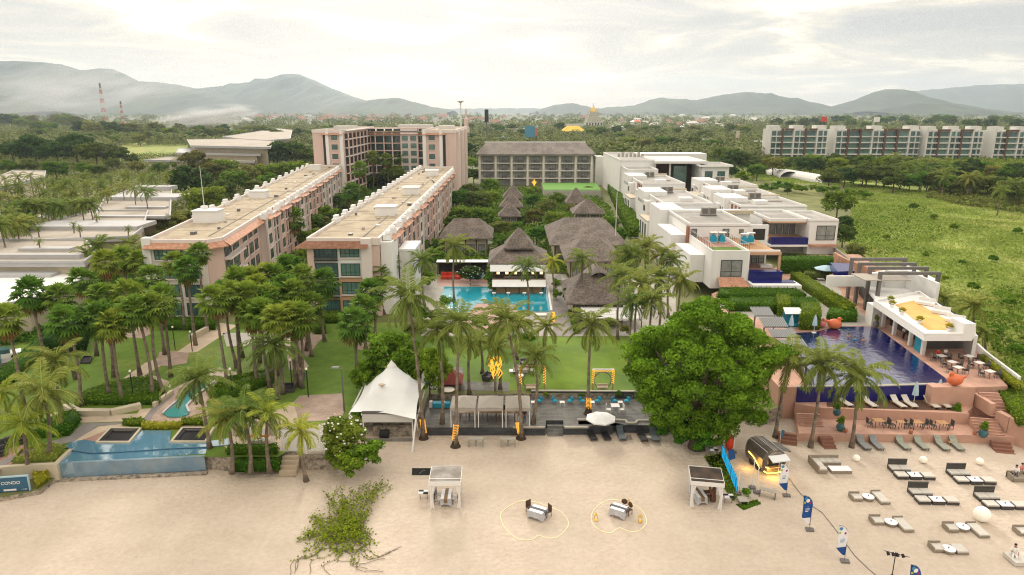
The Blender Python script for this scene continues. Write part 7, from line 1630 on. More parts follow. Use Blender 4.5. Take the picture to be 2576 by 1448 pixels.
for i,pts in enumerate([[(1290,1077),(1370,1077)],[(1420,1077),(1480,1077)],[(1452,1058),(1512,1058)],[(1545,1058),(1575,1060),(1576,1066),(1600,1066),(1602,1060),(1660,1060),(1676,1070)],[(1660,1060),(1650,1040)]]):
    low_wall('pale_coping',['pale coping left of the terrace steps','pale coping right of the terrace steps','pale coping behind the white parasol','zigzag pale coping at the right end of the terrace','short pale coping at the far right terrace corner'][i],[(W(x,y,.9).x,W(x,y,.9).y) for x,y in pts],.9,1.05,'trim',.25)
def steps(lab, pl, pr, z0, z1, n, m='terra', tread=.36, name='steps', rz=0):
    a,c=W(*pl,z1),W(*pr,z1); t=thing(name,lab,'steps',((a.x+c.x)/2,(a.y+c.y)/2,z0)); w=Wall(t,a,c); h=(z1-z0)/n
    for i in range(n):
        b=w.mb(); b.box(0,-tread*(i+1),z0-.02,w.L,-tread*i+.02*(i==0),z1-h*(i+1)+.004 if i<n-1 else z0+.02); o=b.build('step',M[m],t)
        b=w.mb(); b.box(0,-tread*(i+1),z1-h*(i+1)+.004,w.L,-tread*(i+1)+.1,z1-h*(i+1)+.03); b.build('nosing',M['terradark' if m=='terra' else m],t)
    return t
steps('dark stone steps from the terrace down to the sand',(1376,1064),(1416,1064),0,.9,4,'slate',.32)
steps('cream steps from the left garden down to the beach',(712,1138),(755,1138),.1,LZ,5,'creampave',.36)
t=low_wall('stone_wall','rough stone wall right of the cream beach steps',[(W(761,1141,LZ).x,W(761,1141,LZ).y),(W(850,1141,LZ).x,W(850,1141,LZ).y)],0,LZ+.1,'rock',.6)
sheet('sand_path',[(700,1178),(765,1178),(800,1196),(690,1200)],.03,M['creampave'])
# right terraces
b=MB(); b.prism([W(x,y,.85).to_2d() for x,y in [(2010,1091),(2430,1095),(2500,1098),(2600,1104),(2640,1060),(2470,1040),(2000,1035)]],-.3,.85,mi=1,mtop=0); struct(b.build('terrace',[M['terra'],M['terrawall']]))
b=MB(); b.prism([W(x,y,1.9).to_2d() for x,y in [(2000,1016),(2063,1026),(2430,1040),(2452,1020),(2500,1030),(2600,1050),(2640,985),(2000,975)]],.0,1.9,mi=1,mtop=0); struct(b.build('terrace',[M['terra'],M['terrawall']]))
sheet('timber_deck',[(2080,1024),(2420,1034),(2400,1000),(2080,990)],1.93,M['brown'])
low_wall('retaining_wall','terracotta parapet between the lounger deck and the lower dining terrace',[(W(x,y,1.9).x,W(x,y,1.9).y) for x,y in [(2063,1027),(2436,1042)]],.86,2.0,'terrawall',.3)
low_wall('pool_front_wall','cobalt tiled overflow wall under the big pool',[(W(x,y,PZ).x,W(x,y,PZ).y-.12) for x,y in [(2005,974),(2205,972),(2354,967)]],1.92,PZ-.02,'bluetile',.2)
low_wall('overflow_edge','pale rim along the front edge of the cobalt pool',[(W(x,y,PZ).x,W(x,y,PZ).y-.05) for x,y in [(2005,973),(2205,971),(2352,966)]],PZ-.01,PZ+.08,'trim',.35)
p=W(2347,975,4.1); q=W(2455,975,4.1); b=MB(); b.box(p.x,p.y,1.9,q.x,p.y+1.1,4.1); o=b.build('plinth_wall',M['terrawall']); tag(o,'broad terracotta plinth carrying the orange bird pot','wall')
low_wall('stair_wall','slanting terracotta wall along the upper stairs',[(W(x,y,3.4).x,W(x,y,3.4).y) for x,y in [(2455,984),(2500,1012)]],1.9,3.2,'terrawall',.5)
low_wall('beach_wall','large terracotta wall at the right edge of the beach',[(W(x,y,2.6).x,W(x,y,2.6).y) for x,y in [(2512,1034),(2545,1050),(2620,1078)]],0,2.6,'terrawall',.6)
steps('upper terracotta stairs at the right of the bird plinth',(2462,982),(2512,984),1.95,PZ+.02,8); steps('lower terracotta stairs from the lounger deck to the dining terrace',(2440,1046),(2505,1050),.88,1.9,6)
steps('dark timber steps from the right terrace to the sand',(2492,1102),(2540,1106),0,.85,4,'terradark',.38); steps('left terracotta steps down to the sand between the palms',(2060,1093),(2092,1093),0,.85,4,'terradark',.38); steps('broad terracotta steps up to the lounger deck behind the palm trunk',(2004,1034),(2062,1036),.88,1.9,4); steps('dark steps at the far left of the terracotta terraces',(1958,1080),(2005,1086),0,.85,4,'terradark',.4)
def pot(lab,x,y,z,m,h,r,plant='shrub'):
    t=thing('plant_pot',lab,'potted plant',W(x,y,z)); b=MB(); b.lathe((0,0,0),[(r*.55,0),(r*.9,h*.35),(r,h*.7),(r*.75,h*.93),(r*.8,h)],12); L_(b,'pot',m,t,smooth=True)
    if plant: c=link('plant',PROTO[plant][0],t,(0,0,h+r*.9)); c.scale=(r*1.1,r*1.1,r*1.5)
pot('teal pot with plant on the steps left of the dining terrace',2104,1046,1.9,'tealpot',.6,.4); pot('teal pot with palm plant at the left end of the dining terrace',2113,1084,.85,'tealpot',.7,.42); pot('big teal pot with shrub at the right end of the lounger deck wall',2403,1056,.85,'tealpot',.8,.5); pot('tall blue vase with grass before the bird plinth',2408,1016,1.9,'bluepot',1.2,.32,'shrubolive')
pot('teal pot at the top of the right beach steps',2472,1100,.85,'tealpot',.7,.45); pot('dark pot at the path corner by the restaurant',2202,826,PZ,'steel',1.0,.4,'shrubolive')
for i,(x,y) in enumerate([(2127,1088),(2291,1092),(2451,1094)]): pot(['small clay pot at the left front of the dining terrace','small clay pot in the middle of the dining terrace front','small clay pot right on the dining terrace edge'][i],x,y,.85,'terrapot',.35,.2,None)
for i,(x,y,z,lab) in enumerate([(2239,763,7,'rearmost yellow planter on the white roof parapet'),(2243,774,7,'second yellow planter from the back on the roof'),(2268,793,7,'middle yellow planter on the roof edge'),(2312,815,7,'fourth yellow planter on the roof edge'),(2386,834,7,'front yellow planter on the roof deck')]):
    t=thing('roof_planter',lab,'potted plant',W(x,y,z),0,'planters on the roof deck'); b=MB(); b.lathe((0,0,0),[(.2,0),(.32,.4)],8); L_(b,'pot','white2',t); c=link('plant',PROTO['shrubyel'][0],t,(0,0,.65)); c.scale=(.6,.6,.45)
for i,(x,y,lab) in enumerate([(2330,768,'rear white roof sofa beside the yellow deck'),(2366,790,'middle white roof sofa beside the yellow deck'),(2402,812,'front white roof sofa beside the yellow deck')]):
    t=thing('roof_sofa',lab,'sofa',W(x,y,7),-.9+.2,'white sofas on the roof deck'); b=MB(); b.box(-1,-.5,.1,1,.5,.45); L_(b,'seat','white2',t); b=MB(); b.box(-1,.4,.45,1,.5,.9); L_(b,'backrest','white2',t); b=MB(); b.box(-.9,-.5,.0,.9,.45,.1); L_(b,'base','wood',t)
# bird pots
def bird(lab,x,y,z,m,s=1.,rz=0):
    t=thing('bird_sculpture',lab,'sculpture',W(x,y,z),rz); b=MB(); b.blob((0,0,.75*s),(.95*s,.75*s,.72*s),14,9); L_(b,'body',m,t,smooth=True); b=MB(); b.tube([(.7*s,0,.95*s),(1.15*s,0,1.15*s),(1.5*s,0,1.35*s)],[.28*s,.15*s,.03],8); L_(b,'tail',m,t); b=MB(); b.blob((-.55*s,0,1.55*s),(.28*s,.24*s,.25*s),9,6); b.tube([(-.5*s,0,1.2*s),(-.55*s,0,1.5*s)],[.3*s,.2*s],8); hd=L_(b,'head',m,t); b=MB(); b.tube([(-.75*s,0,1.55*s),(-1.0*s,0,1.48*s)],[.08*s,.01],6); L_(b,'beak','yellow',hd)
bird('big orange bird pot on the terracotta plinth',2400,970,4.1,'orangepot',.85); bird('orange bird sculpture at the far edge of the cobalt pool',2098,828,PZ,'orangepot',.95,2.8); bird('pink bird sculpture beside the far end of the cobalt pool',2063,824,PZ,'pinkpot',.8,2.)
# dining tables on the terracotta terrace
def dining(lab,x,y,z,rz,top='wood',s=.5,ch=2,cm='brown',grp=None):
    p=W(x,y,z); t=thing('dining_table',lab+' table','table',p,rz,grp); b=MB(); b.box(-s,-s*.85,.72,s,s*.85,.76); L_(b,'tabletop',top,t)
    for i in(-1,1):
        for j in(-1,1): b=MB(); b.box(i*s*.85-.025,j*s*.75-.025,0,i*s*.85+.025,j*s*.75+.025,.72); L_(b,'leg',cm,t)
    return p
CHR=[]
for i,(x,y,nm) in enumerate([(2207,1074,'leftmost'),(2264,1078,'small second'),(2303,1078,'third'),(2367,1080,'rightmost')]):
    p=dining(f'{nm} timber dining',x,y,.85,.0,'wood',.5 if i!=1 else .35); CHR+=[(f'dark chair left of the {nm} timber dining table',p+Vector((-.85,0,0)),1.5),(f'dark chair right of the {nm} timber dining table',p+Vector((.85,0,0)),-1.5)]
seq('chairs on the terracotta dining terrace',make_chair('blackwick','blackwick'),CHR)
CH2=[]
for i,(x,y,nm) in enumerate([(2366,910,'rearmost left'),(2393,926,'second left'),(2408,940,'nearest left'),(2435,911,'rear right'),(2461,928,'middle right'),(2488,950,'front right')]):
    p=dining(f'{nm} pale topped restaurant deck',x,y,PZ,.3,'white2',.45,cm='steel'); CH2+=[(f'dark chair left of the {nm} deck table',p+Vector((-.8,.1,0)),1.4),(f'dark chair right of the {nm} deck table',p+Vector((.8,-.1,0)),-1.6)]
seq('chairs on the restaurant deck',make_chair('steel','black'),CH2)
# pool cabana, pergola roofs
g=W(1990,830,PZ); t=thing('pool_cabana','small aqua lined cabana with pale canopy between the topiary blocks','cabana',g+Vector((.6,1.0,0))); b=MB(); b.box(-1.1,.9,0,1.1,1.0,2.0); L_(b,'back_panel','aqua',t); b=MB(); b.face([(-1.3,-.3,2.0),(1.3,-.3,2.0),(1.1,1.1,2.5),(-1.1,1.1,2.5)]); b.face([(-1.3,-.3,1.95),(1.3,-.3,1.95),(1.1,1.1,2.45),(-1.1,1.1,2.45)][::-1]); L_(b,'canopy','canvas',t)
for x in(-1.15,1.15): b=MB(); b.box(x-.05,-.25,0,x+.05,-.15,2.0); L_(b,'post','brown',t)
b=MB(); b.box(-.9,.1,.1,.9,.8,.4); L_(b,'daybed','aqua',t)
for i,(x0_,x1_,y0_,y1_) in enumerate([(1892,1950,772,794),(1915,1985,797,822),(1938,2010,826,848),(1948,2035,852,872)]):
    a_,b__,c_,d_=W(x0_+8,y1_,6.4),W(x1_,y1_,6.4),W(x1_-14,y0_,6.4),W(x0_-6,y0_,6.4); g=(a_+b__+c_+d_)/4; g.z=PZ; t=thing('slatted_pergola',f'slatted dark pergola roof beside the cobalt pool, {["farthest","second from the back","third from the back","nearest"][i]} of four','pergola',g,0,'slatted pergolas beside the pool')
    n=14; b=MB()
    for k in range(n):
        u=k/n; v=u+.5/n; b.face([a_.lerp(b__,u),a_.lerp(b__,v),d_.lerp(c_,v),d_.lerp(c_,u)]); b.face([(p_.x,p_.y,p_.z-.12) for p_ in (d_.lerp(c_,u),d_.lerp(c_,v),a_.lerp(b__,v),a_.lerp(b__,u))]); b.face([a_.lerp(b__,u)-Vector((0,0,.12)),a_.lerp(b__,v)-Vector((0,0,.12)),a_.lerp(b__,v),a_.lerp(b__,u)])
    b.build('slats',M['greymesh'],t); b=MB(); b.face([p_-Vector((0,0,.16)) for p_ in (a_,b__,c_,d_)]); b.build('underside',M['black'],t)
    for p_ in (a_,b__): b=MB(); b.box(p_.x-.08,p_.y,PZ,p_.x+.08,p_.y+.16,6.25); b.build('post',M['steel'],t)
for i,(x,y) in enumerate([(2058,699),(2066,699)]): 
    t=thing('deck_chair',['left white deck chair under the pale blue villa parasol','right white deck chair under the pale blue villa parasol'][i],'deck chair',W(x,y+6,PZ)); b=MB(); b.box(-.3,-.7,.25,.3,.3,.32); L_(b,'seat','white2',t); b=MB(); b.T=Matrix.Translation((0,.3,.3))@Matrix.Rotation(.9,4,'X'); b.box(-.3,0,0,.3,.7,.06); L_(b,'backrest','white2',t)
# left garden: pool, sunken seats, walls, lamps
zu=LZ+.12
P=[W(x,y,zu) for x,y in PX([(500,940),(560,905),(640,893),(740,905),(735,912),(1000,912),(1095,820),(1320,822),(1310,905),(1600,905),(1760,880),(1765,930),(1600,945),(1300,958),(900,985),(700,992),(560,972)])]
b=MB(); b.prism([p.to_2d() for p in P],LZ-.4,zu); struct(b.build('pool_water',M['poolC']))
low_wall('basin_edge','dark curved overflow rim between the two pale blue basins',[(W(x,y,zu).x,W(x,y,zu).y) for x,y in PX([(500,940),(560,975),(700,994),(900,987),(1300,960),(1600,948)])],LZ-.5,zu+.02,'signblue',.12)
zl=1.45
P=[W(x,y,zl) for x,y in PX([(540,980),(700,998),(900,992),(1300,965),(1600,952),(1585,1005),(450,1085),(430,1075)])]
cutp=[W(x,y,zl) for x,y in PX([(505,955),(700,980),(1600,935),(1600,1006),(430,1082)])]
b=MB(); b.prism([p.to_2d() for p in P],.3,LZ+.03); struct(b.build('pool_water',M['poolC']))
A_,B_=W(147,1163,LZ),W(517,1145,LZ); b=MB(); w=Wall(type('q',(),{'location':Vector((0,0,0))}),A_,B_); b.T=w.T; b.box(0,-.35,.12,w.L,-.05,LZ+.035); o=b.build('overflow_wall',M['poolwall']); tag(o,'pale blue tiled overflow wall of the garden pool facing the sand','pool wall')
low_wall('stone_ledge','pale stone ledge in the sand under the overflow wall',[(A_.x-.6,A_.y-.75),(B_.x+.3,B_.y-.75)],0,.16,'rock',.5)
low_wall('garden_kerb','cream kerb slanting down the left side of the garden pool',[(W(x,y,LZ+.1).x,W(x,y,LZ+.1).y) for x,y in [(178,1132),(150,1158),(138,1172)]],0,LZ+.2,'cream',.35)
low_wall('garden_wall','cream and stone wall along the front of the left bank',[(W(x,y,LZ).x,W(x,y,LZ).y-.05) for x,y in [(-60,1186),(27,1177),(140,1171)]],.3,LZ+.22,'cream',.4)
for i,pts in enumerate([[(845,797),(1095,797),(1000,908),(735,908)],[(1400,793),(1655,793),(1590,905),(1310,905)]]):
    P=[W(x,y,zu+.15) for x,y in PX(pts)]; c=sum(P,Vector())/4; t=thing('sunken_seat',['left sunken square seat with black lining in the pale blue pool','right sunken square seat with black lining in the pale blue pool'][i],'sunken seat',(c.x,c.y,zu-.0))
    b=MB()
    for k in range(4):
        a_,c_=P[k],P[(k+1)%4]; ai,ci=a_.lerp(c,.13),c_.lerp(c,.13); b.face([a_,c_,ci,ai]); b.face([a_-Vector((0,0,.3)),c_-Vector((0,0,.3)),c_,a_][::1])
    b.build('cream_frame',M['cream'],t); b=MB(); I=[p.lerp(c,.13) for p in P]; J=[p.lerp(c,.36)-Vector((0,0,.02)) for p in P]
    b.face([p-Vector((0,0,.14)) for p in J]); 
    for k in range(4): b.face([I[k]-Vector((0,0,.01)),I[(k+1)%4]-Vector((0,0,.01)),J[(k+1)%4]-Vector((0,0,.05)),J[k]-Vector((0,0,.05))])
    b.build('black_lining',M['black'],t)
    b=MB(); s0=I[2].lerp(I[3],.1); s1=I[2].lerp(I[3],.95); b.prism([I[0].lerp(c,.12).to_2d(),I[1].lerp(c,.12).to_2d(),I[1].lerp(c,.38).to_2d(),I[0].lerp(c,.38).to_2d()],zu+.02,zu+.12); b.build('bench_cushion',M['blackwick'],t)
ch=PX([(1255,690),(1330,640),(1380,590),(1480,510),(1580,440),(1640,440),(1600,490),(1500,570),(1450,625),(1460,690),(1400,715),(1300,715)])
b=MB(); b.prism([W(x,y,LZ+.12).to_2d() for x,y in ch],LZ-.3,LZ+.12); struct(b.build('fountain_channel',M['teal']))
low_wall('channel_kerb','pale kerb left of the fountain channel',[(W(x,y,LZ).x,W(x,y,LZ).y) for x,y in PX([(1255,700),(1300,655),(1480,505),(1600,432)])],LZ,LZ+.25,'fasc',.22)
low_wall('channel_kerb','pale kerb right of the fountain channel',[(W(x,y,LZ).x,W(x,y,LZ).y) for x,y in PX([(1460,690),(1440,640),(1510,565),(1650,455)])],LZ,LZ+.25,'fasc',.22)
low_wall('seat_wall','bent cream seat wall before the mounded hedge',[(W(x,y,LZ).x,W(x,y,LZ).y) for x,y in PX([(515,655),(600,700),(860,702),(1088,650)])],LZ,LZ+.6,'cream',.7)
low_wall('seat_wall','short cream wall slanting along the grey path',[(W(x,y,LZ).x,W(x,y,LZ).y) for x,y in PX([(1190,640),(1330,540)])],LZ,LZ+.5,'cream',.4)
low_wall('cream_wall','low cream wall above the long garden path',[(W(x,y,LZ).x,W(x,y,LZ).y) for x,y in PX([(1470,130),(1600,60)])],LZ,LZ+.8,'cream',.5)
for i,(x,y,h,lab) in enumerate([(337,1006,3.2,'black garden lamp post in the mounded hedge'),(586,1000,3.2,'black garden lamp post right of the fountain channel'),(735,975,3.2,'black garden lamp post left of the sunken black planters'),(776,1000,3.2,'black garden lamp post at the sunken black planters'),(441,880,3.,'black garden lamp post on the upper left lawn'),(484,885,2.6,'black garden post at the path plaza')]):
    t=thing('garden_lamp',lab,'lamp post',W(x,y,LZ)); b=MB(); b.tube([(0,0,0),(0,0,h)],.06,6); L_(b,'post','black',t); b=MB(); b.blob((0,0,h+.12),(.13,.13,.16),8,5); L_(b,'lamp_head','globe',t)
g=W(866,1035,LZ); t=thing('street_lamp','tall grey street lamp with arm beside the tent','street lamp',g); h=WY(866,927,g.y).z-LZ; b=MB(); b.tube([(0,0,0),(0,0,h)],[.09,.06],7); L_(b,'pole','steel',t); b=MB(); b.bar((0,0,h-.05),(-.55,0,h+.05),.04); L_(b,'arm','steel',t); b=MB(); b.cbox((-.6,0,h+.08),(.75,.3,.14)); L_(b,'lamp_head','greymesh',t)
for i,(x0_,y0_,x1_,y1_,lab) in enumerate([(737,938,767,962,'upper black sunken planter on the left lawn'),(706,963,745,982,'lower black sunken planter on the left lawn'),(200,895,232,910,'black square planter under the left fan palms')]):
    P=[W(x,y,LZ+.35) for x,y in ((x0_,y1_),(x1_-6,y1_),(x1_,y0_),(x0_+10,y0_))]; c=sum(P,Vector())/4; t=thing('black_planter',lab,'planter',(c.x,c.y,LZ)); b=MB(); I=[p.lerp(c,.15) for p in P]
    for k in range(4): l=(k+1)%4; b.face([P[k],P[l],I[l],I[k]]); b.face([P[k]-Vector((0,0,.35)),P[l]-Vector((0,0,.35)),P[l],P[k]])
    b.build('rim',M['blackwick'],t); b=MB(); b.face([p-Vector((0,0,.15)) for p in I]); b.build('soil',M['black'],t)
for i,(x,y) in enumerate([(632,1118),(668,1116)]): 
    t=thing('orange_chair',['left orange backed round chair by the closed parasols','right orange backed round chair by the closed parasols'][i],'chair',W(x,y,LZ),[-.8,.8][i]); b=MB(); b.blob((0,0,.4),(.45,.45,.2),10,5); L_(b,'seat','cushion',t); b=MB(); b.tube([(.45*math.cos(a*.3+.2),.45*math.sin(a*.3+.2),.6) for a in range(10)],.12,6); L_(b,'backrest','orangepot',t)
t=thing('round_garden_table','grey round table between the orange backed chairs','table',W(650,1117,LZ)); b=MB(); b.lathe((0,0,0),[(.45,0),(.4,.5),(.55,.55),(.55,.6)],14); L_(b,'top','cushion',t)
for i,(x,y) in enumerate([(12,1128),(40,1118),(-8,1150)]): sofa(['dark lounge seat at the left edge near the garden steps','dark lounge seat on the red deck at the left edge','dark lounge seat cut by the left edge'][i],x,y,LZ,.8,'blackwick','black',.7)
# sign
A_,B_=W(-105,1262,.0),W(76,1233,.0); A_=W(-70,1247,.35); B_=W(76,1236,.35)
g=A_.lerp(B_,.5); ang=math.atan2((B_-A_).y,(B_-A_).x); t=thing('condo_sign','navy blue condominium sign board with pale frame among shrubs','sign',g,ang); Ls=(B_-A_).length; b=MB(); b.box(-Ls/2,-.06,.1,Ls/2,.06,1.45); L_(b,'board','signblue',t)
b=MB(); b.box(-Ls/2,-.1,1.45,Ls/2+.06,.08,1.55); b.box(Ls/2,-.1,.1,Ls/2+.07,.08,1.45); L_(b,'frame','bluecan',t)
def text(s,size,loc,m,parent,name='lettering',ext=.01):
    cu=bpy.data.curves.new(name,'FONT'); cu.body=s; cu.size=size; cu.extrude=ext; cu.align_x='RIGHT'; o=bpy.data.objects.new(name,cu); COL.objects.link(o); dg=bpy.context.evaluated_depsgraph_get(); me=bpy.data.meshes.new_from_object(o.evaluated_get(dg)); bpy.data.objects.remove(o); me.materials.clear(); me.materials.append(M[m]); o=link(name,me,parent); o.location=loc; o.rotation_euler=(math.pi/2,0,0); return o
text('NT CONDO',.39,(Ls/2-.6,-.075,.80),'white2',t); text('1 7 999',.15,(Ls/2-.15,-.075,.2),'white2',t,'small_lettering'); b=MB(); b.box(Ls/2-2.0,-.08,.2,Ls/2-1.0,-.065,.36); L_(b,'white_logo_strip','white2',t)
b=MB(); b.prism([W(x,y,.4).to_2d() for x,y in [(-120,1262),(0,1252),(100,1234),(138,1203),(132,1195),(-120,1205)]],-.2,.4,mi=1,mtop=0); o=b.build('sign_planter',[M['soil'],M['rock']]); tag(o,'low rubble stone planter under the navy sign','planter')
# tent
t=thing('tensile_tent','large white tensile tent with two peaks over the beach bar','tent',W(985,1085,.0)); FLc=WY(880,1037,62.8); FRc=WY(1046,1056,61.); BRc=WY(1076,955,69.); BLc=WY(921,957,70.); 
pk1=WY(985,909,67.4); pk2=WY(960,962,64.2)
V_=[]; nu,nv=36,32; b=MB()
for j in range(nv+1):
    v=j/nv; row=[]
    for i in range(nu+1):
        u=i/nu; c=(1-u)*(1-v); p=FLc*((1-u)*(1-v))+FRc*(u*(1-v))+BRc*(u*v)+BLc*((1-u)*v)
        cen=(FLc+FRc+BRc+BLc)/4; e_=.10*(math.sin(math.pi*u)*(1-math.sin(math.pi*v)) + math.sin(math.pi*v)*(1-math.sin(math.pi*u)))
        q=p.lerp(Vector((cen.x,cen.y,p.z)),e_); m=min(1,math.sin(math.pi*u)*1.6)*min(1,math.sin(math.pi*v)*1.6); q.z+=.25*(1-m)*(math.sin(math.pi*u)+math.sin(math.pi*v))*.5
        for pk,hh,w0 in ((pk1,pk1.z-3.4,2.0),(pk2,pk2.z-3.9,1.7)):
            r_=math.hypot(q.x-pk.x,q.y-pk.y); q.z=max(q.z, q.z+0)+hh*math.exp(-r_/w0)*m*.9
        row.append(b.pt(q))
    V_.append(row)
for j in range(nv):
    for i in range(nu): b.f.append([V_[j][i],V_[j][i+1],V_[j+1][i+1],V_[j+1][i]]); b.m.append(0)
b.build('membrane',M['canvas'],t,smooth=True)
b=MB(); b.lathe((pk1.x,pk1.y,pk1.z-.55),[(.5,0),(.12,.5),(.02,.62)],10); b.build('peak_cap',M['white2'],t); b=MB(); b.blob((pk2.x,pk2.y-.05,pk2.z-.25),(.4,.25,.12),10,4); b.build('vent',M['creampave'],t)
for a_,c_ in ((FRc,W(1037,1137,0)),(BRc,W(1046,1060,.9)),(BLc,W(878,1045,LZ)),(FRc,W(1052,1085,.5))):
    b=MB(); b.tube([a_,c_],.09,7); b.build('pole',M['white2'],t)
g=W(978,1108,0); t=thing('beach_bar','low bar counter with white fascia under the tent','bar',g); a_,c_=W(915,1108,0),W(1040,1110,0); xl,xr=a_.x-g.x,c_.x-g.x
b=MB(); b.box(xl,-.1,2.0,xr,.0,2.75); b.box(xl-.1,-.12,2.75,xr+.1,.5,2.85); L_(b,'fascia','oldwhite',t); b=MB(); b.box(xl+.8,.8,0,xr-.1,1.2,1.05); L_(b,'counter','rock',t); b=MB(); b.box(xl,4.2,0,xr,4.3,2.9); L_(b,'back_wall','dark',t); b=MB(); b.box(xl,-.1,2.86,xr,-.06,3.2); L_(b,'screen_frame','steel',t)
for x in (xl+.05,xr-.05): b=MB(); b.box(x-.06,-.06,0,x+.06,.06,2.0); L_(b,'post','white2',t)
b=MB(); b.tube([(xl+1.6,.3,.55),(xl+2.5,.3,.55)],.42,12); L_(b,'barrel','black',t); b=MB(); b.box(xl,-.3,-.0,xr,-.1,.25); L_(b,'kerb','slate',t)
# people
def person(lab, p, rz, pose='stand', top='white2', legs='signblue', hairm='hair', scale=1., lie=False):
    o=thing('person',lab,'person',p,rz); J={}; E=[]
    def j(n,co,r,par=None):
        J[n]=(Vector(co),r); 
        if par: E.append((par,n))
    sit=pose!='stand'; h0=.95 if not sit else .52
    j('pel',(0,0,h0),.13); j('sp',(0,.01,h0+.2),.12,'pel'); j('ch',(0,.0,h0+.40),.14,'sp'); j('nk',(0,0,h0+.54),.055,'ch'); j('hd',(0,-.02,h0+.66),.095,'nk'); j('tp',(0,0,h0+.74),.07,'hd')
    for s,q in ((-1,'l'),(1,'r')):
        j('sh'+q,(s*.17,0,h0+.45),.06,'ch'); j('el'+q,(s*.23,.02 if not sit else -.1,h0+.18),.042,'sh'+q); j('wr'+q,(s*.2,-.12 if not sit else -.3,h0-.03 if not sit else h0+.14),.03,'el'+q); j('pa'+q,(s*.2,-.16 if not sit else -.38,h0-.10 if not sit else h0+.13),.03,'wr'+q)
        for k in range(5):
            b0=J['pa'+q][0]; j(f'f{k}'+q,(b0.x+(k-2)*.018-(s*.03 if k==0 else 0),b0.y-.03,b0.z-(.07+.012*(2-abs(k-2)))*(.5 if sit else 1)),.009,'pa'+q)
        j('hp'+q,(s*.085,0,h0-.05),.085,'pel')
        if sit: j('kn'+q,(s*.12,-.42,h0-.02),.058,'hp'+q); j('an'+q,(s*.12,-.46,.09),.038,'kn'+q); j('to'+q,(s*.12,-.6,.04),.03,'an'+q)
        else: j('kn'+q,(s*.1,-.02+s*.04,.5),.058,'hp'+q); j('an'+q,(s*.11,.02+s*.08,.09),.038,'kn'+q); j('to'+q,(s*.11,-.12+s*.08,.04),.033,'an'+q)
    def skin(names,name,m,grow=0.):
        nm=[n for n in J if n in names]; me=bpy.data.meshes.new(name); me.from_pydata([J[n][0] for n in nm],[(nm.index(a),nm.index(c)) for a,c in E if a in nm and c in nm],[])
        ob=bpy.data.objects.new(name,me); COL.objects.link(ob); md=ob.modifiers.new('s','SKIN'); me.skin_vertices.new() if not me.skin_vertices else None
        for i,n in enumerate(nm): me.skin_vertices[0].data[i].radius=(J[n][1]+grow,)*2; me.skin_vertices[0].data[i].use_root=(i==0)
        s2=ob.modifiers.new('u','SUBSURF'); s2.levels=1; s2.render_levels=1
        dg=bpy.context.evaluated_depsgraph_get(); nm_=bpy.data.meshes.new_from_object(ob.evaluated_get(dg)); nm_.name=name; bpy.data.objects.remove(ob); nm_.materials.clear(); nm_.materials.append(M[m]); nm_.polygons.foreach_set('use_smooth',[True]*len(nm_.polygons)); return nm_
    parts=[('body',set(J),'skin',0),('shirt',{'pel','sp','ch','shl','shr','ell','elr'},top,.02),('trousers',{'pel','hpl','hpr','knl','knr','anl','anr'},legs,.016)]
    for n,s,m,g_ in parts:
        q=link(n,skin(s,n,m,g_),o); q.scale=(scale,)*3
        if lie: q.rotation_euler=(math.radians(-62),0,0); q.location=(0,.0,.42)
    b=MB(); c=J['hd'][0]; b.blob((c.x,c.y+.035,c.z+.05),(.105,.10,.10),9,6); q=L_(b,'hair',hairm,o); q.scale=(scale,)*3
    b2=MB(); b2.blob((-.03,c.y-.093,c.z+.02),.012,5,3); b2.blob((.03,c.y-.093,c.z+.02),.012,5,3); b2.blob((0,c.y-.1,c.z-.01),(.015,.025,.02),5,3); q2=L_(b2,'face','brown',o); q2.scale=(scale,)*3
    if lie:
        for z_ in (q,q2): z_.rotation_euler=(math.radians(-62),0,0); z_.location=(0,0,.42)
    return o
person('man in dark shirt and blue trousers standing on the terrace right of the canopy',W(1319,1068,.9),.3,'stand','black','signblue'); person('person in patterned shirt standing by the palm under the right canopy',W(1302,1062,.9),-.5,'stand','greymesh2','oldwhite')
person('seated guest in white shirt on the curved lounge at the right edge',W(2556,1206,.0)+Vector((0,.2,.0)),-.6,'sit','white2','runner'); person('seated guest in pink top beside the white shirt at the right edge',W(2572,1204,.0)+Vector((.1,.4,.0)),.4,'sit','pinkpot','runner')
person('woman in white with dark hair lounging at the lower right edge',W(2553,1412,0)+Vector((0,.2,0)),-.5,'sit','white2','white2')
t=thing('curved_lounge','curved cream lounge holding the two seated guests','sofa',W(2565,1210,0)); b=MB(); b.box(-.75,-.3,.05,1.0,.55,.38); L_(b,'base','wicker',t); b=MB(); b.box(-.85,.5,.05,1.0,.62,.7); b.box(-.85,-.2,.05,-.75,.6,.6); L_(b,'backrest','wicker',t)
t=thing('low_lounge_bed','low white lounge bed under the woman at the lower right','lounge bed',W(2553,1412,0)); b=MB(); b.box(-.5,-.7,.05,1.0,.6,.36); L_(b,'mattress','cushion',t)
person('guest in red shirt at the rearmost left deck table',W(2366,908,PZ)+Vector((0,.7,0)),0,'sit','red','signblue'); person('guest in white shirt next to the red shirt on the deck',W(2376,906,PZ)+Vector((.4,.7,0)),.2,'sit','white2','steel'); person('waiter in white shirt standing inside the pool restaurant',W(2268,856,PZ)+Vector((.3,.2,0)),0,'stand','white2','black')
for i,(x,y) in enumerate([(2134,848),(2150,856),(2172,858)]): person(['left swimmer near the orange bird in the cobalt pool','middle swimmer in the cobalt pool','right swimmer in the cobalt pool'][i],W(x,y,PZ)-Vector((0,0,1.25)),R.uniform(-1,1),'stand','skin' if i!=1 else 'aqua','signblue')
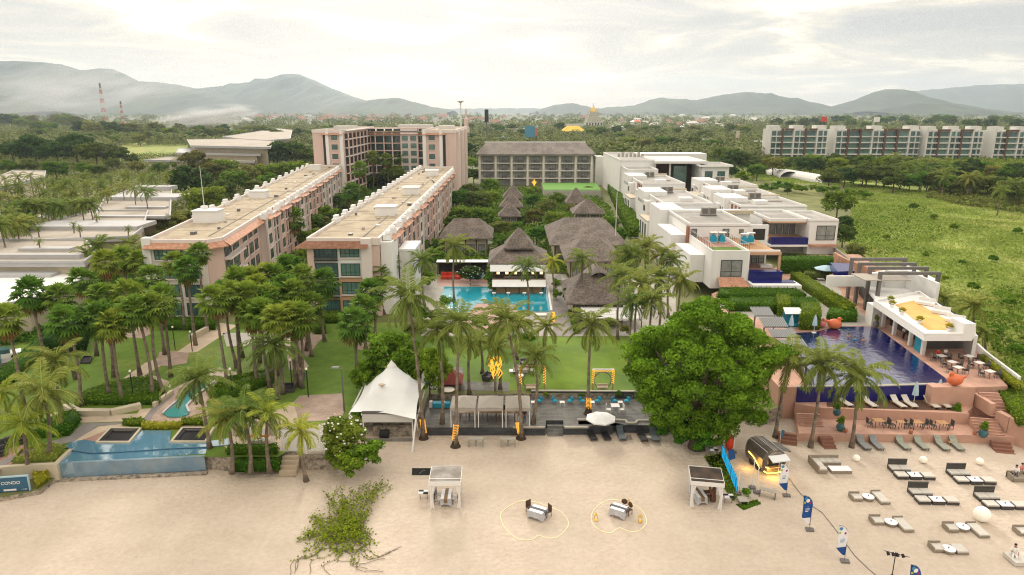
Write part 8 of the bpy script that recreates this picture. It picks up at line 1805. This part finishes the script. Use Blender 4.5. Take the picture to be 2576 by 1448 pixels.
# ------------------------------------------------------------------ far town
def mast(lab,px,py0,py1,D,wpx,redwhite=True):
    g=WY(px,py1,D); g.z=LZ; top=WY(px,py0,D); h=top.z-LZ; w=wpx*mpp(g)/2; t=thing('lattice_mast',lab,'mast',g); n=10
    for k in range(n):
        z0_,z1_=h*k/n,h*(k+1)/n; w0,w1=w*(1-.75*k/n),w*(1-.75*(k+1)/n); b=MB(); th=.35
        for i,(sx,sy) in enumerate(((-1,-1),(1,-1),(1,1),(-1,1))):
            b.bar((sx*w0,sy*w0,z0_),(sx*w1,sy*w1,z1_),th); nx,ny=((1,-1),(1,1),(-1,1),(-1,-1))[i]; b.bar((sx*w0,sy*w0,z0_),(nx*w1,ny*w1,z1_),th*.7)
        L_(b,'lattice_section','red' if (k%2==0 and redwhite) else 'oldwhite',t)
    b=MB(); b.tube([(0,0,h*.93),(0,0,h*1.04)],[1.6,1.2],8); L_(b,'antenna_head','steel',t)
mast('tall red and white lattice mast in the smoke at the left',266,214,318,1150,11); mast('smaller red and white lattice mast right of the tall one',311,258,316,1180,7)
def pole(lab,px,y0,y1,D,m='oldwhite',r=.5,head=None,cat='mast',name='tall_pole'):
    g=WY(px,y1,D); h=WY(px,y0,D).z-LZ; g.z=LZ; t=thing(name,lab,cat,g); b=MB(); b.tube([(0,0,0),(0,0,h)],[r,r*.7],8); L_(b,'shaft',m,t)
    if head: b=MB(); b.lathe((0,0,h-head),[(r,0),(head*1.1,head*.5),(head*1.1,head*.8),(.3,head*1.1)],10); L_(b,'head',m,t)
    return t,g,h
pole('tall white mast with a round floodlight head behind the pink block',1160,252,345,430,'white2',.55,1.8)
t,g,h=t,g,h=pole('pinkish slender shrine tower right of the white mast',1173,276,320,760,'pink',1.5,None,'tower','shrine_tower'); b=MB(); b.lathe((0,0,0),[(5,0),(5,h*.18),(3.6,h*.2),(3.4,h*.42),(2.4,h*.44),(2.2,h*.7),(1.2,h*.74),(.2,h*1.02)],8); L_(b,'tiered_tower','pink',t)
def board(lab,x0_,x1_,y0_,y1_,yb,D,m,name='billboard'):
    a=WY(x0_,y0_,D); c=WY(x1_,y1_,D); g=Vector(((a.x+c.x)/2,D,LZ)); t=thing(name,lab,'billboard',g); w=c.x-a.x; b=MB(); b.box(-w/2,-.6,c.z-LZ,w/2,.6,a.z-LZ); L_(b,'panel',m,t); b=MB(); b.box(-.5,.7,0,.5,1.5,a.z-LZ); L_(b,'post','steel',t); return t
board('tall narrow black billboard behind the hotel',1219,1229,276,308,335,600,'black'); board('blue printed billboard above the hotel roof',1320,1345,318,346,350,520,'skyprint'); board('small red billboard beside the blue one',1346,1352,322,342,350,521,'pinkpot'); board('round red shop sign on a pole above the condominiums',2067,2079,294,307,320,700,'red'); board('white square sign on a blue pole above the condominiums',2200,2212,295,308,320,700,'white2'); board('cream upright panel right of the temple',1853,1859,330,348,350,560,'cream')
# temple
g=WY(1492,312,1150); g.z=LZ; k=mpp(g); t=thing('golden_temple','tiered white temple tower with golden spire on the horizon','temple',g)
zt=lambda y: WY(1492,y,1150).z-LZ
for i,(w,y0_,y1_) in enumerate([(42,318,306),(36,306,300),(30,300,294),(25,294,288),(20,288,282)]):
    b=MB(); b.box(-w*k/2,-w*k/2,zt(y0_),w*k/2,w*k/2,zt(y1_)-1.2); L_(b,'tier','oldwhite',t); b=MB(); b.box(-w*k/2-.6,-w*k/2-.6,zt(y1_)-1.2,w*k/2+.6,w*k/2+.6,zt(y1_)-.2); L_(b,'tier_roof','cream',t)
    b=MB()
    for q in range(6): b.box(-w*k/2+(q+.3)*w*k/6,-w*k/2-.2,zt(y0_)+1,-w*k/2+(q+.75)*w*k/6,-w*k/2-.05,zt(y1_)-2.2)
    L_(b,'openings','dark',t)
b=MB(); b.lathe((0,0,zt(282)),[(8*k,0),(7*k,2),(3.5*k,zt(272)-zt(282)),(1.2*k,zt(267)-zt(282)),(.3,zt(260)-zt(282))],12); L_(b,'spire','gold',t)
for s in(-1,1): b=MB(); b.lathe((s*8*k,-6*k,zt(284)),[(1.6*k,0),(.8*k,4),(.1,9)],8); L_(b,'side_spire','gold',t)
def fhouse(lab,px,py,D,w,d,h,wm,rm,flat=False,grp=None,cat='house',name='far_house'):
    g=WY(px,py,D); g.z=LZ; t=thing(name,lab,cat,g,R.uniform(-.4,.4),grp); b=MB(); b.box(-w/2,-d/2,0,w/2,d/2,h); L_(b,'wall',wm,t); b=MB()
    if flat: b.box(-w/2-.5,-d/2-.5,h,w/2+.5,d/2+.5,h+.6)
    else: hip(b,-w/2-1,-d/2-1,w/2+1,d/2+1,h+.25,h+.25+w*.22,w*.5)
    L_(b,'roof',rm,t); return t
fhouse('white hall left of the golden temple',1447,310,1000,28,16,12,'oldwhite','oldwhite',True); fhouse('cream building with bright yellow roof below the temple',1441,330,800,27,14,8,'cream','yellow'); fhouse('temple hall with steep red gable right of the golden temple',1600,297,1250,14,14,12,'oldwhite','orangepot'); fhouse('long white shed at the left foot of the mountains',306,276,2400,85,30,9,'oldwhite','roofgrey2',True)
fhouse('white roofed shed among the trees at the far left',170,325,900,18,12,4,'oldwhite','oldwhite',True); fhouse('low red roofed house beside the lattice mast',330,318,1100,30,14,5,'oldwhite','brickclay'); fhouse('long pale roofed market right of the temple',1735,340,640,46,20,5,'oldwhite','roofgrey2',True); fhouse('pink walled long building behind the hotel',1290,310,900,50,18,8,'pink','roofgrey2',True); fhouse('small blue and white house behind the hotel',1272,328,620,11,8,6,'bluecan','bluemetal'); fhouse('white low office beside the hotel roof',1225,345,480,22,10,6,'oldwhite','oldwhite',True); fhouse('white shed just left of the condominiums',1905,330,600,34,14,5,'oldwhite','oldwhite',True)
rf=random.Random(9)
def town(lab,x0_,x1_,y0_,y1_,n,rm,flat=.2,big=1.,grp='small houses of the far town'):
    for i in range(n):
        y=rf.uniform(y0_,y1_); D=min(3800,W(1288,y,LZ).y); s=big*rf.uniform(.8,1.4)*(1+D/3000)
        fhouse(lab,rf.uniform(x0_,x1_),y,D,14*s,10*s,4.5*s**.5,'oldwhite',rm,rf.random()<flat,grp)
town('tiny clay roofed house in the far town under the left peak',640,1120,287,310,64,'brickclay',0); town('tiny white house in the far town under the left peak',600,1140,284,312,34,'roofgrey2',.8)
town('tiny white building in the far plain behind the hotel',1180,1500,284,320,18,'roofgrey2',.7); town('tiny clay roofed house in the far plain behind the hotel',1180,1480,290,320,10,'brickclay',0)
town('tiny white building in the plain between temple and condominiums',1540,1930,290,345,26,'oldwhite',.7); town('tiny white building in the smoke at the far left',380,620,285,315,12,'oldwhite',.7); town('tiny clay roofed house in the plain between temple and condominiums',1560,1920,300,340,7,'brickclay',0)
# cars in the lane
def car(lab,x,y,m,rz=1.5):
    t=thing('parked_car',lab,'car',W(x,y,LZ+.02),rz); b=MB(); b.box(-2.1,-.85,.3,2.1,.85,.85); L_(b,'body',m,t); b=MB()
    b.prism([(-1.1,-.75),(1.0,-.75),(1.0,.75),(-1.1,.75)],.85,1.4); L_(b,'cabin','glass',t)
    for i in(-1.3,1.3):
        for j in(-.8,.8): b=MB(); b.T=Matrix.Translation((i,j,.33))@Matrix.Rotation(math.pi/2,4,'X'); b.lathe((0,0,-.1),[(.33,0),(.33,.2)],10); L_(b,'wheel','black',t)
car('white car parked high up the lane beside the villas',1516,408,'white2'); car('silver car parked lower in the lane beside the villas',1532,424,'fasc'); car('dark car at the top of the lane',1540,416,'steel')
for i,(x,y) in enumerate([(35,905),(12,930)]): car(['white car at the far left edge in the car park','dark car at the far left edge in the car park'][i],x-30,y,['white2','steel'][i],.6)
# ------------------------------------------------------------------ the air
b = MB(); b.box(-9700,-80,-1.6,9700,11700,530)
m, nt, out = nodes('haze_air'); pv = N(nt, 'ShaderNodeVolumePrincipled'); pv.inputs['Density'].default_value = HAZE
pv.inputs['Color'].default_value = (.72,.85,.98,1); pv.inputs['Anisotropy'].default_value = .4
nt.links.new(pv.outputs[0], out.inputs['Volume'])
def smoke(lab, px, py, D, wx, wy, dens, seed):
    c = WY(px,py,D); k = mpp(c); sx, sz = wx*k/2, wy*k/2
    b = MB(); b.blob((0,0,0),(1,1,1),16,10); m, nt, out = nodes('smoke_cloud'); L = nt.links.new
    v = N(nt,'ShaderNodeVolumePrincipled'); v.inputs['Color'].default_value=(.93,.95,.96,1); v.inputs['Anisotropy'].default_value=.3
    tc = nt.nodes.new('ShaderNodeTexCoord'); ln = N(nt,'ShaderNodeVectorMath',operation='LENGTH'); L(tc.outputs['Object'], ln.inputs[0])
    fa = N(nt,'ShaderNodeMapRange'); fa.inputs['From Min'].default_value=1.; fa.inputs['From Max'].default_value=.15; L(ln.outputs['Value'], fa.inputs['Value'])
    no = N(nt,'ShaderNodeTexNoise',Scale=2.2,Detail=3.,Distortion=.5); mp = N(nt,'ShaderNodeMapping'); mp.inputs['Location'].default_value=(seed,0,0); L(tc.outputs['Object'], mp.inputs[0]); L(mp.outputs[0], no.inputs['Vector'])
    nr = N(nt,'ShaderNodeMapRange'); nr.inputs['From Min'].default_value=.42; nr.inputs['From Max'].default_value=.7; L(no.outputs['Fac'], nr.inputs['Value'])
    m1 = N(nt,'ShaderNodeMath',operation='MULTIPLY'); L(fa.outputs[0], m1.inputs[0]); L(nr.outputs[0], m1.inputs[1]); m2 = N(nt,'ShaderNodeMath',operation='MULTIPLY'); L(m1.outputs[0], m2.inputs[0]); m2.inputs[1].default_value=dens
    L(m2.outputs[0], v.inputs['Density']); L(v.outputs[0], out.inputs['Volume'])
    o = b.build('smoke', m, world=False); o.location=c; o.scale=(sx,sx*.5,sz); o.rotation_euler[1]=-.12; o['kind']='stuff'; o['label']=lab
smoke('low white smoke drifting over the far trees', 520, 296, 1000, 300, 62, .13, 1)
smoke('wide pale smoke veil before the left mountain', 190, 232, 2600, 760, 150, .006, 4)
if HAZE > 0:
    hb = b.build('haze', m); hb['kind'] = 'stuff'
